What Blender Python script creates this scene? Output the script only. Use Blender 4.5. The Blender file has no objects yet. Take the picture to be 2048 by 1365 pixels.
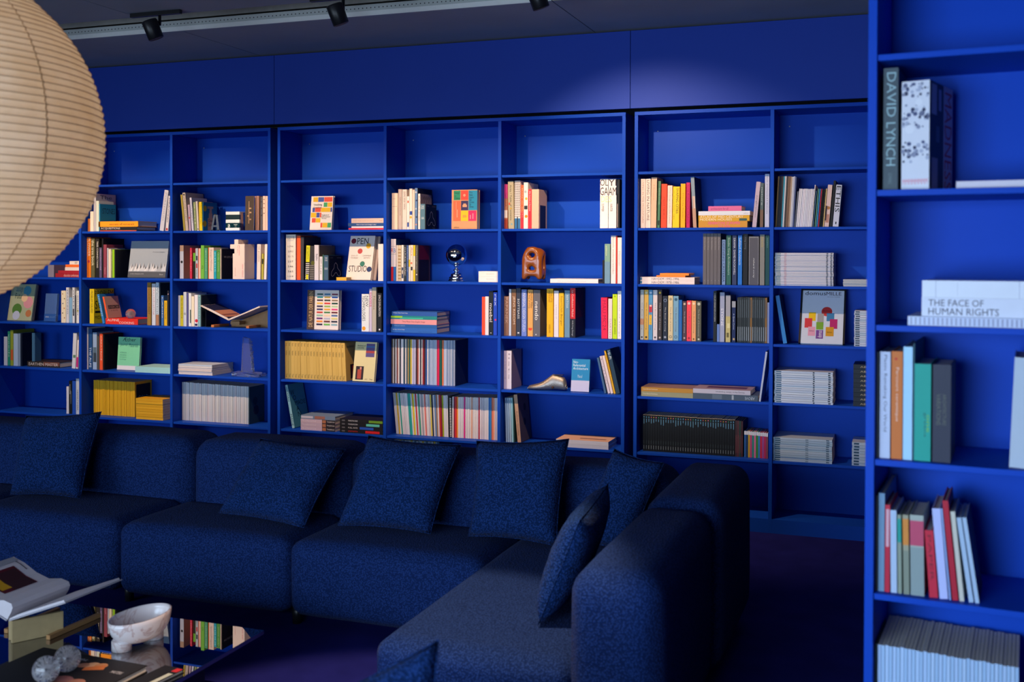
# Blue library lounge: bookcases full of books, sectional sofa, mirrored table, paper lantern.  Units: metres.
# World axes: X runs along the bookcase wall, Y points into the wall (bookcase fronts at Y=0), Z is up.
import bpy, bmesh, math, random
from mathutils import Vector, Matrix, noise
random.seed(4)
C = bpy.context.scene.collection
SC = bpy.context.scene

# ------------------------------------------------------------------ camera, light, exposure
cam_d = bpy.data.cameras.new('camera'); cam = bpy.data.objects.new('camera', cam_d); C.objects.link(cam)
SC.camera = cam
cam_d.sensor_width = 36.0
cam_d.lens = 2179.29 / 2048 * 36
cam_d.shift_y = (543.08 - 682.5) / 2048
YAW, PITCH, ROLL = 0.3476, -0.01274, 0.00327
cam.location = (3.8061, -6.0754, 1.5062)
_f = Vector((-math.sin(YAW) * math.cos(PITCH), math.cos(YAW) * math.cos(PITCH), math.sin(PITCH)))
_r0 = Vector((math.cos(YAW), math.sin(YAW), 0)); _u0 = _r0.cross(_f)
_r = _r0 * math.cos(ROLL) + _u0 * math.sin(ROLL); _u = _u0 * math.cos(ROLL) - _r0 * math.sin(ROLL)
cam.rotation_mode = 'QUATERNION'
cam.rotation_quaternion = Matrix((_r, _u, -_f)).transposed().to_quaternion()
cam_d.clip_start = 0.05
cam_d.dof.use_dof = True; cam_d.dof.focus_distance = 6.3; cam_d.dof.aperture_fstop = 3.8

SC.view_settings.view_transform = 'Standard'; SC.view_settings.look = 'None'
SC.view_settings.exposure = 0.0; SC.view_settings.gamma = 1.0
SC.view_settings.use_curve_mapping = False

w = bpy.data.worlds.new('world'); SC.world = w; w.use_nodes = True
w.node_tree.nodes['Background'].inputs[0].default_value = (0.35, 0.55, 1.0, 1)
w.node_tree.nodes['Background'].inputs[1].default_value = 0.25

def lamp(name, kind, loc, aim, energy, col, **kw):
    d = bpy.data.lights.new(name, kind); d.energy = energy; d.color = col
    for k, v in kw.items(): setattr(d, k, v)
    o = bpy.data.objects.new(name, d); C.objects.link(o); o.location = loc
    o.rotation_euler = (Vector(aim) - Vector(loc)).to_track_quat('-Z', 'Y').to_euler()
    return o
# evening daylight through the big window behind and left of the camera
lamp('daylight_window', 'AREA', (-.25, -7.0, 1.22), (-.25 + 2.1, 0, .85), 36, (0.62, 0.79, 1.0), shape='RECTANGLE', size=7.3, size_y=1.5, spread=math.radians(62))
lamp('near_bookcase_fill', 'AREA', (2.5, -7.02, 1.25), (3.3, -3, 1.1), 58, (0.58, 0.77, 1.0), shape='RECTANGLE', size=1.9, size_y=1.5, spread=math.radians(130))  # added fill lamp that brightens the nearest bookcase, no window of its own
# track spots along the bookcase wall (their housings are built further down)
SPOTS = [(-2.14, -1.31), (-1.04, -1.31), (0.06, -1.31), (1.16, -1.31), (2.20, -1.31)]
WARM = (1.0, 0.66, 0.40)
for i, (sx, sy) in enumerate(SPOTS):
    lamp('track_spot_light', 'SPOT', (sx + .02, sy + .03, 2.64), (sx + 0.27, 0, 1.18 if i < 4 else 1.42), 102 if i < 4 else 128, WARM,
         spot_size=math.radians(75 if i < 4 else 88), spot_blend=0.6, shadow_soft_size=0.02)
lamp('seat_spot_light', 'SPOT', (2.35, -3.25, 2.62), (2.35, -3.25, 0), 330, WARM, spot_size=math.radians(44), spot_blend=0.3, shadow_soft_size=0.03)

# ------------------------------------------------------------------ materials
MC = {}
def lin(h):
    out = []
    for i in (0, 2, 4):
        v = int(h[i:i + 2], 16) / 255
        out.append(v / 12.92 if v <= .04045 else ((v + .055) / 1.055) ** 2.4)
    return out
def mat(name, col, rough=.5, metal=0, spec=.5, var=.06, nscale=40, bump=0, bscale=200, kind='noise', coat=0, trans=0, ior=1.45, emit=None, sheen=0, sub=0):
    key = (name, tuple(col))
    if key in MC: return MC[key]
    m = bpy.data.materials.new(name); m.use_nodes = True; nt = m.node_tree; N = nt.nodes; K = nt.links
    b = N['Principled BSDF']
    b.inputs['Roughness'].default_value = rough; b.inputs['Metallic'].default_value = metal
    b.inputs['Specular IOR Level'].default_value = spec; b.inputs['IOR'].default_value = ior
    b.inputs['Coat Weight'].default_value = coat; b.inputs['Transmission Weight'].default_value = trans
    if sheen: b.inputs['Sheen Weight'].default_value = sheen; b.inputs['Sheen Roughness'].default_value = .4
    tc = N.new('ShaderNodeTexCoord')
    nz = N.new('ShaderNodeTexNoise'); nz.inputs['Scale'].default_value = nscale; nz.inputs['Detail'].default_value = 3
    K.new(tc.outputs['Object'], nz.inputs['Vector'])
    mx = N.new('ShaderNodeMix'); mx.data_type = 'RGBA'
    mx.inputs[6].default_value = (*[c * (1 - var) for c in col], 1); mx.inputs[7].default_value = (*[min(1, c * (1 + var)) for c in col], 1)
    K.new(nz.outputs['Fac'], mx.inputs[0]); K.new(mx.outputs[2], b.inputs['Base Color'])
    if bump:
        bp = N.new('ShaderNodeBump'); bp.inputs['Strength'].default_value = bump; bp.inputs['Distance'].default_value = .004
        t = N.new('ShaderNodeTexNoise' if kind == 'noise' else 'ShaderNodeTexVoronoi'); t.inputs['Scale'].default_value = bscale
        K.new(tc.outputs['Object'], t.inputs['Vector']); K.new(t.outputs[0], bp.inputs['Height']); K.new(bp.outputs[0], b.inputs['Normal'])
    if emit: b.inputs['Emission Color'].default_value = (*emit[0], 1); b.inputs['Emission Strength'].default_value = emit[1]
    m.diffuse_color = (*col, 1)
    MC[key] = m; return m
def paper(h):
    return mat('paper_' + h, lin(h), rough=.55, spec=.35, var=.03)
BLUE = mat('blue_lacquer', (0.006, 0.062, 0.48), rough=.45, spec=.08, var=.04, nscale=6)
BLUEW = mat('blue_wall_panel', (0.024, 0.062, 0.40), rough=.5, spec=.08, var=.05, nscale=3)
PAGES = mat('page_edges', lin('cfc8bc'), rough=.8, spec=.1, var=.15, nscale=300)
BLACK = mat('black_metal', (.012, .012, .014), rough=.35, spec=.5)
CHROME = mat('chrome', (.85, .86, .88), rough=.04, metal=1, var=.01)
STEEL = mat('brushed_steel', (.16, .165, .18), rough=.35, metal=1, var=.15, nscale=80)
GLASS = mat('clear_glass', (1, 1, 1), rough=.0, trans=1, var=0, ior=1.5)
WOOD = mat('light_wood', lin('a97c4c'), rough=.5, var=.25, nscale=25)
def boucle(name='navy_boucle', sc=170, hi=(.018, .048, .19, 1), lo=(.006, .017, .075, 1), bs=.6):
    m = mat(name, (.006, .034, .14), rough=.95, spec=.05, sheen=.02)
    nt = m.node_tree; N = nt.nodes; K = nt.links; b = N['Principled BSDF']
    tc = N.new('ShaderNodeTexCoord'); v = N.new('ShaderNodeTexVoronoi'); v.inputs['Scale'].default_value = sc
    nz = N.new('ShaderNodeTexNoise'); nz.inputs['Scale'].default_value = 60; nz.inputs['Detail'].default_value = 2
    add = N.new('ShaderNodeVectorMath'); add.operation = 'MULTIPLY_ADD'; add.inputs[1].default_value = (.004, .004, .004)
    K.new(nz.outputs['Color'], add.inputs[0]); K.new(tc.outputs['Object'], add.inputs[2]); K.new(add.outputs[0], v.inputs['Vector'])
    cr = N.new('ShaderNodeValToRGB'); cr.color_ramp.elements[0].position = .1; cr.color_ramp.elements[0].color = hi
    cr.color_ramp.elements[1].position = .62; cr.color_ramp.elements[1].color = lo
    K.new(v.outputs['Distance'], cr.inputs[0]); K.new(cr.outputs[0], b.inputs['Base Color'])
    bp = N.new('ShaderNodeBump'); bp.invert = True; bp.inputs['Strength'].default_value = bs; bp.inputs['Distance'].default_value = .004
    K.new(v.outputs['Distance'], bp.inputs['Height']); K.new(bp.outputs[0], b.inputs['Normal'])
    return m
BOUCLE = boucle()
NUBBY = boucle('navy_nubby', 155, (.016, .052, .215, 1), (.004, .016, .066, 1), .9)

# ------------------------------------------------------------------ mesh helpers
def link(o, parent=None):
    C.objects.link(o)
    if parent is not None: o.parent = parent
    return o
def obj(name, me, parent=None, label=None, cat=None, group=None, kind=None, smooth=False):
    o = bpy.data.objects.new(name, me)
    if label: o['label'] = label
    if cat: o['category'] = cat
    if group: o['group'] = group
    if kind: o['kind'] = kind
    if smooth:
        for p in me.polygons: p.use_smooth = True
    return link(o, parent)
def empty(name, loc=(0, 0, 0), rz=0, label=None, cat=None, group=None, kind=None, parent=None):
    o = obj(name, None, parent, label, cat, group, kind); o.location = loc; o.rotation_euler = (0, 0, rz)
    o.empty_display_size = .1
    return o
def mesh(name, vs, fs, mats, mi=None, smooth=False):
    me = bpy.data.meshes.new(name); me.from_pydata(vs, [], fs)
    for m in (mats if isinstance(mats, (list, tuple)) else [mats]): me.materials.append(m)
    if mi: me.polygons.foreach_set('material_index', mi)
    if smooth: me.polygons.foreach_set('use_smooth', [True] * len(me.polygons))
    me.update(); return me
def boxv(x0, x1, y0, y1, z0, z1):
    return [(x0, y0, z0), (x1, y0, z0), (x1, y1, z0), (x0, y1, z0), (x0, y0, z1), (x1, y0, z1), (x1, y1, z1), (x0, y1, z1)]
BF = [(0, 3, 2, 1), (4, 5, 6, 7), (0, 1, 5, 4), (1, 2, 6, 5), (2, 3, 7, 6), (3, 0, 4, 7)]
def box(name, b, m, parent=None, bev=0, **kw):
    bm = bmesh.new(); vs = [bm.verts.new(v) for v in boxv(*b)]
    for f in BF: bm.faces.new([vs[i] for i in f])
    if bev: bmesh.ops.bevel(bm, geom=bm.edges[:], offset=bev, segments=2, affect='EDGES', profile=.5)
    me = bpy.data.meshes.new(name); bm.to_mesh(me); bm.free(); me.materials.append(m)
    return obj(name, me, parent, **kw)
def boxes(name, bs, m, parent=None, **kw):
    vs, fs = [], []
    for b in bs:
        k = len(vs); vs += boxv(*b); fs += [tuple(i + k for i in f) for f in BF]
    return obj(name, mesh(name, vs, fs, m), parent, **kw)
def extr(name, poly, y0, y1, m, parent=None, bev=0, **kw):      # polygon in XZ extruded along Y
    bm = bmesh.new(); n = len(poly)
    a = [bm.verts.new((x, y0, z)) for x, z in poly]; b = [bm.verts.new((x, y1, z)) for x, z in poly]
    bm.faces.new(a); bm.faces.new(b[::-1])
    for i in range(n): bm.faces.new((a[i], b[i], b[(i + 1) % n], a[(i + 1) % n]))
    bmesh.ops.recalc_face_normals(bm, faces=bm.faces[:])
    if bev: bmesh.ops.bevel(bm, geom=bm.edges[:], offset=bev, segments=2, affect='EDGES')
    me = bpy.data.meshes.new(name); bm.to_mesh(me); bm.free(); me.materials.append(m)
    return obj(name, me, parent, **kw)
def lathe(name, prof, m, parent=None, n=32, loc=(0, 0, 0), sx=1, sy=1, **kw):
    vs, fs = [], []
    for r, z in prof:
        for i in range(n):
            a = 2 * math.pi * i / n; vs.append((loc[0] + r * math.cos(a) * sx, loc[1] + r * math.sin(a) * sy, loc[2] + z))
    for j in range(len(prof) - 1):
        for i in range(n): fs.append((j * n + i, j * n + (i + 1) % n, (j + 1) * n + (i + 1) % n, (j + 1) * n + i))
    if prof[0][0] > 1e-5: fs.append(tuple(range(n))[::-1])
    if prof[-1][0] > 1e-5: fs.append(tuple((len(prof) - 1) * n + i for i in range(n)))
    kw.setdefault('smooth', True); sm = kw.pop('smooth')
    me = mesh(name, vs, fs, m)
    if sm:
        me.polygons.foreach_set('use_smooth', [len(p.vertices) == 4 for p in me.polygons])
    return obj(name, me, parent, **kw)
def tube(name, pts, r, m, parent=None, n=8, closed=False, **kw):
    vs, fs = [], []; P = [Vector(p) for p in pts]; L = len(P)
    for j, p in enumerate(P):
        t = (P[(j + 1) % L if closed else min(j + 1, L - 1)] - P[(j - 1) % L if closed else max(j - 1, 0)]).normalized()
        u = t.cross(Vector((0, 0, 1))); u = u.normalized() if u.length > 1e-4 else Vector((1, 0, 0)); v = t.cross(u)
        for i in range(n):
            a = 2 * math.pi * i / n; vs.append(p + (u * math.cos(a) + v * math.sin(a)) * r)
    for j in range(L if closed else L - 1):
        q = (j + 1) % L
        for i in range(n): fs.append((j * n + i, j * n + (i + 1) % n, q * n + (i + 1) % n, q * n + i))
    if not closed: fs += [tuple(range(n)), tuple((L - 1) * n + i for i in range(n))[::-1]]
    return obj(name, mesh(name, vs, fs, m, smooth=True), parent, **kw)
def puffy(name, b, r, bulge, m, parent=None, n=14, **kw):       # upholstered block: rounded, slightly swollen box
    x0, x1, y0, y1, z0, z1 = b; c = Vector(((x0 + x1) / 2, (y0 + y1) / 2, (z0 + z1) / 2)); h = Vector(((x1 - x0) / 2, (y1 - y0) / 2, (z1 - z0) / 2))
    bm = bmesh.new(); bmesh.ops.create_cube(bm, size=2); bmesh.ops.subdivide_edges(bm, edges=bm.edges[:], cuts=n, use_grid_fill=True)
    for v in bm.verts:
        q = v.co.copy()
        s = Vector([math.copysign(abs(t) ** .75, t) for t in q])
        p = Vector((s.x * h.x, s.y * h.y, s.z * h.z))
        i = Vector([max(-(h[k] - r), min(h[k] - r, p[k])) for k in range(3)])
        d = p - i
        p = i + (d.normalized() * r if d.length > 1e-6 else d)
        for k in range(3):
            o = [t for t in range(3) if t != k]
            if abs(q[k]) > .5:
                p[k] += math.copysign(bulge[k], q[k]) * (1 - q[o[0]] ** 2) * (1 - q[o[1]] ** 2) * (abs(q[k]) - .5) * 2
        nn = noise.noise((p + c) * 5) * .006
        v.co = c + p * (1 + nn)
    me = bpy.data.meshes.new(name); bm.to_mesh(me); bm.free(); me.materials.append(m)
    return obj(name, me, parent, smooth=True, **kw)

# ------------------------------------------------------------------ lettering (flat print on covers)
GLY = {}
def prepare_text(strings):
    tmp = []
    for s in sorted(strings):
        cu = bpy.data.curves.new('t', 'FONT'); cu.body = s; cu.resolution_u = 2; cu.offset = 0
        o = bpy.data.objects.new('t', cu); C.objects.link(o); tmp.append((s, o, cu))
    bpy.context.view_layer.update(); dg = bpy.context.evaluated_depsgraph_get()
    for s, o, cu in tmp:
        me = bpy.data.meshes.new_from_object(o.evaluated_get(dg))
        vs = [(v.co.x, v.co.y) for v in me.vertices]; fs = [tuple(p.vertices) for p in me.polygons]
        x0 = min(v[0] for v in vs); x1 = max(v[0] for v in vs); y0 = min(v[1] for v in vs); y1 = max(v[1] for v in vs)
        GLY[s] = ([((x - x0) / (x1 - x0 + 1e-9), (y - y0) / (y1 - y0 + 1e-9)) for x, y in vs], fs)
        bpy.data.meshes.remove(me); bpy.data.objects.remove(o); bpy.data.curves.remove(cu)
PRC = {}
def print_mesh(items, W, H, fmap, key):
    """items in face fractions -> one mesh of thin flat print lying on a face; fmap(u,v,lift)->xyz"""
    if key in PRC: return PRC[key]
    vs, fs, mi, ms = [], [], [], []
    def slot(c):
        m = paper(c)
        if m not in ms: ms.append(m)
        return ms.index(m)
    def put(pts, faces, col, l):
        k = len(vs); vs.extend(fmap(u, v, l) for u, v in pts)
        for f in faces: fs.append(tuple(i + k for i in f)); mi.append(slot(col))
    for n, it in enumerate(items):
        l = .00025 + (.00005 if len(items) < 40 else .000012) * n
        if it[0] == 'r': _, a, b, c, d, col = it; put([(a * W, b * H), (c * W, b * H), (c * W, d * H), (a * W, d * H)], [(0, 1, 2, 3)], col, l)
        elif it[0] == 'c':
            _, u, v, r, col = it; N = 16; put([(u * W + r * W * math.cos(2 * math.pi * i / N), v * H + r * W * math.sin(2 * math.pi * i / N)) for i in range(N)], [tuple(range(N))], col, l)
        elif it[0] == 'p': put([(u * W, v * H) for u, v in it[1]], [tuple(range(len(it[1])))], it[2], l)
        elif it[0] == 'T':
            _, a, b, c, d, s, col = it[:7]; rot = it[7] if len(it) > 7 else 0
            gv, gf = GLY[s]; X0, X1, Y0, Y1 = a * W, c * W, b * H, d * H
            def tr(x, y):
                if rot == -90: x, y = y, 1 - x
                elif rot == 90: x, y = 1 - y, x
                elif rot == 180: x, y = 1 - x, 1 - y
                return X0 + x * (X1 - X0), Y0 + y * (Y1 - Y0)
            put([tr(x, y) for x, y in gv], gf, col, l)
    me = mesh('print', vs, fs, ms, mi)
    PRC[key] = me; return me
CV = {}
def cover_mesh(a, b, c, kind, col, closed, ax):
    """a thickness, b spine to fore-edge, c height/length; ax maps (a,b,c)->xyz"""
    key = (round(a, 3), round(b, 3), round(c, 3), kind, col, closed)
    if key in CV: return CV[key]
    if closed:
        vs = [ax(x, y, z) for x, y, z in boxv(0, a, 0, b, 0, c)]; fs = [list(f) for f in BF]
        mi = [1, 1, 0, 0, 1, 0] if closed == 'thin' else [0] * 6
        me = mesh('book_block', vs, fs, [paper(col), PAGES], mi)
    else:
        t = min(.0026, a * .18)
        pr = [(0, 0), (a, 0), (a, b), (a - t, b), (a - t, t), (t, t), (t, b), (0, b)]
        vs = [ax(x, y, 0) for x, y in pr] + [ax(x, y, c) for x, y in pr]
        fs = [[i, (i + 1) % 8, (i + 1) % 8 + 8, i + 8] for i in range(8)]
        fs += [[0, 5, 1], [1, 5, 4], [1, 4, 3], [1, 3, 2], [0, 7, 6], [0, 6, 5]]
        fs += [[f[0] + 8, f[2] + 8, f[1] + 8] for f in fs[8:14]]
        me = mesh('book_cover', vs, fs, paper(col))
    bm = bmesh.new(); bm.from_mesh(me); bmesh.ops.recalc_face_normals(bm, faces=bm.faces[:]); bm.to_mesh(me); bm.free()
    CV[key] = me; return me
FR = {'f': ((0, 0, 0), 0), 'n': ((3.7167, -3.3558, 0), -0.096)}
def frame_mat(fr):
    (x, y, z), a = FR[fr]; return Matrix.Translation((x, y, z)) @ Matrix.Rotation(a, 4, 'Z')
def book(kind, fr, s0, d, z, th, D, h, ang, col, label, o):
    """U upright (thickness along X), F faced out (thickness along Y), L lying (thickness along Z)"""
    n = o.get('n', 'book'); thin = o.get('thin')
    if kind == 'U': a, b, c = th, D, h; ax = lambda A, B, Cc: (A, B, Cc)
    elif kind == 'F': a, b, c = th, D, h; ax = lambda A, B, Cc: (B, A, Cc)
    else: a, b, c = th, D, h; ax = lambda A, B, Cc: (Cc, B, A)
    closed = 'thin' if thin or (n == 'magazine') else ('box' if o.get('box') else None)
    me = cover_mesh(a, b, c, kind, col, closed, ax)
    root = obj(n, me, None, label, o.get('cat', 'magazine' if n == 'magazine' else 'notebook' if n == 'notebook' else 'book'), o.get('g'))
    if kind == 'U':
        piv = Vector((th, 0, 0)) if ang > 0 or 'yw' in o else Vector((0, 0, 0))
        L = Matrix.Translation(Vector((s0, d, z)) + piv) @ Matrix.Rotation(o.get('yw', 0), 4, 'Z') @ Matrix.Rotation(ang, 4, 'Y') @ Matrix.Translation(-piv)
    elif kind == 'F':
        piv = Vector((0, th, 0))
        L = Matrix.Translation(Vector((s0, d, z)) + piv) @ Matrix.Rotation(ang, 4, 'X') @ Matrix.Translation(-piv)
    else: L = Matrix.Translation((s0, d, z))
    L = Matrix.Translation((0, 0, .0004)) @ L
    root.matrix_world = frame_mat(fr) @ L
    if not closed:
        t = min(.0026, a * .18) + .0002; i = .003
        pv = [ax(x, y, zz) for x, y, zz in boxv(t, a - t, t, b - i, i if c > .02 else .001, c - i)]
        pm = cover_mesh.__dict__.setdefault('pg', {}); k2 = (round(a, 3), round(b, 3), round(c, 3), kind)
        if k2 not in pm:
            m_ = mesh('pages', pv, BF, PAGES); bm = bmesh.new(); bm.from_mesh(m_); bmesh.ops.recalc_face_normals(bm, faces=bm.faces[:]); bm.to_mesh(m_); bm.free(); pm[k2] = m_
        obj('page_block', pm[k2], root)
    # print on spine ('s','t') and on the outer cover ('c')
    its = list(o.get('s', []))
    if kind == 'U':
        W, H = th, h
        if 't' in o:
            v0, v1 = o.get('tb', (.25, .93)); tw = o.get('tw', .42); its.append(('T', .5 - tw / 2, v0, .5 + tw / 2, v1, o['t'], o.get('tc', '303030'), -90))
        if o.get('tri'):
            for j in range(16):
                for i in range(4):
                    u, v = .04 + i * .245, .24 + j * .0472; its.append(('p', [(u, v), (u + .16, v + .004), (u + .02, v + .038)], '14161c')); its.append(('p', [(u + .12, v + .042), (u + .21, v + .012), (u + .2, v + .044)], '14161c'))
        if o.get('blot'):
            rr = random.Random(7)
            for j in range(110):
                u = rr.random(); v = rr.choice([.3, .36, .4, .62, .66, .7, .74, .9, .95]) + rr.uniform(-.05, .04)
                its.append(('c', min(.94, max(.06, u)), min(.97, v), rr.uniform(.02, .085), rr.choice(['383c58', '686c88', '50587c', '8c90a8', 'b0b4c8'])))
            its += [('c', .3, .56, .17, 'e4e4ec'), ('c', .62, .8, .13, 'e4e4ec')]
        fmap = lambda u, v, l: (u, -l, v)
    elif kind == 'F': W, H, fmap = D, h, None
    else:
        W, H = h, th
        if 't' in o: T = o['t']; its.append(('T', T[1], T[2], T[3], T[4], T[0], T[5]))
        fmap = lambda u, v, l: (u, -l, v)
    if its and fmap:
        obj('spine_print', print_mesh(its, W, H, fmap, (kind, round(W, 4), round(H, 4), repr(its))), root)
    ci = list(o.get('c', []))
    if kind == 'U' and (ci or o.get('loop')):
        if o.get('loop'):
            P = [(.25, .15), (.16, .22), (.2, .35), (.38, .5), (.4, .64), (.5, .72), (.62, .64), (.64, .5), (.84, .35), (.88, .22), (.78, .15), (.66, .2), (.58, .3), (.46, .3), (.36, .2)]
            P = [((x), y) for x, y in P]
            for i in range(len(P)):
                p, q = Vector(P[i]), Vector(P[(i + 1) % len(P)]); nn = Vector((q.y - p.y, p.x - q.x)).normalized() * .008
                ci.append(('p', [tuple(p - nn), tuple(q - nn), tuple(q + nn), tuple(p + nn)], 'c8c4c0'))
        obj('cover_print', print_mesh(ci, D, h, lambda u, v, l: (th + l, u, v), ('Uc', repr(ci), round(D, 4), round(h, 4), round(th, 4))), root)
    if kind == 'L' and ci:
        obj('cover_print', print_mesh(ci, h, D, lambda u, v, l: (u, v, th + l), ('Lc', repr(ci), round(D, 4), round(h, 4), round(th, 4))), root)
    if kind == 'F' and ci:
        if o.get('ridge'):
            rr = random.Random(3); base = []
            for j in range(22):
                u = j / 22; hh = .2 + .2 * abs(math.sin(j * 1.3)) + rr.uniform(-.04, .08)
                base.append(('p', [(max(0, u - .04), .17), (min(1, u + .09), .17), (u + .03, hh)], rr.choice(['d8dce0', 'a8b0b8', 'c4ccd4'])))
                base.append(('p', [(u + .03, hh), (min(1, u + .09), .17), (u + .035, .2)], rr.choice(['30363c', '484f56'])))
            ci = base + ci
        obj('cover_print', print_mesh(ci, D, h, lambda u, v, l: (u, -l, v), ('Fc', repr(ci), round(D, 4), round(h, 4))), root)
    if o.get('frame'):
        f_, W_, H_ = .01, D, h
        boxes('frame', [(-f_, 0, -.004, th, 0, H_ + f_), (W_, W_ + f_, -.004, th, 0, H_ + f_), (0, W_, -.004, th, H_, H_ + f_)], BLACK, root)
    return root
def expand(rec):
    out = []
    if rec[0] == 'R':
        _, fr, sa, sb, d, z, th, D, (h0, h1, a0, a1, n), cols, label, o = rec
        for i in range(n):
            f = i / (n - 1); q = dict(o); q['thin'] = 1 if (n > 19 or q.get('n') == 'magazine') else 0
            rr = random.Random(i * 7 + n)
            if q.get('blk'):
                L = .06 + .12 * rr.random(); q['s'] = [('r', .3, .93, .7, .955, ['68b0d8', 'c86060', '40a070', '68b0d8', 'd87890', '60a8d0', 'c8a030'][i * 5 % 7]), ('r', .35, .9 - L, .65, .9, '5c90b0'), ('r', .35, .06, .65, .16, '6c787c'), ('r', .3, .2, .7, .3, '283438')]
            out.append(('U', fr, sa + (sb - sa) * f, d + (rr.random() * .004 if not q.get('blk') else 0), z, th - .0006, D, h0 + (h1 - h0) * f - rr.random() * .002, a0 + (a1 - a0) * f, cols[i % len(cols)], label, q))
    elif rec[0] == 'K':
        _, fr, s0, d, z, th, D, L, n, cols, label, o = rec
        for i in range(n):
            rr = random.Random(i * 13 + n); j = o.get('j', .002)
            out.append(('L', fr, s0 + rr.uniform(-j, j) * .8, d + rr.uniform(0, .006), z + th * i, th - .0009, D, L, 0, cols[i % len(cols)], label, o))
    else: out.append(rec)
    return out
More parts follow.
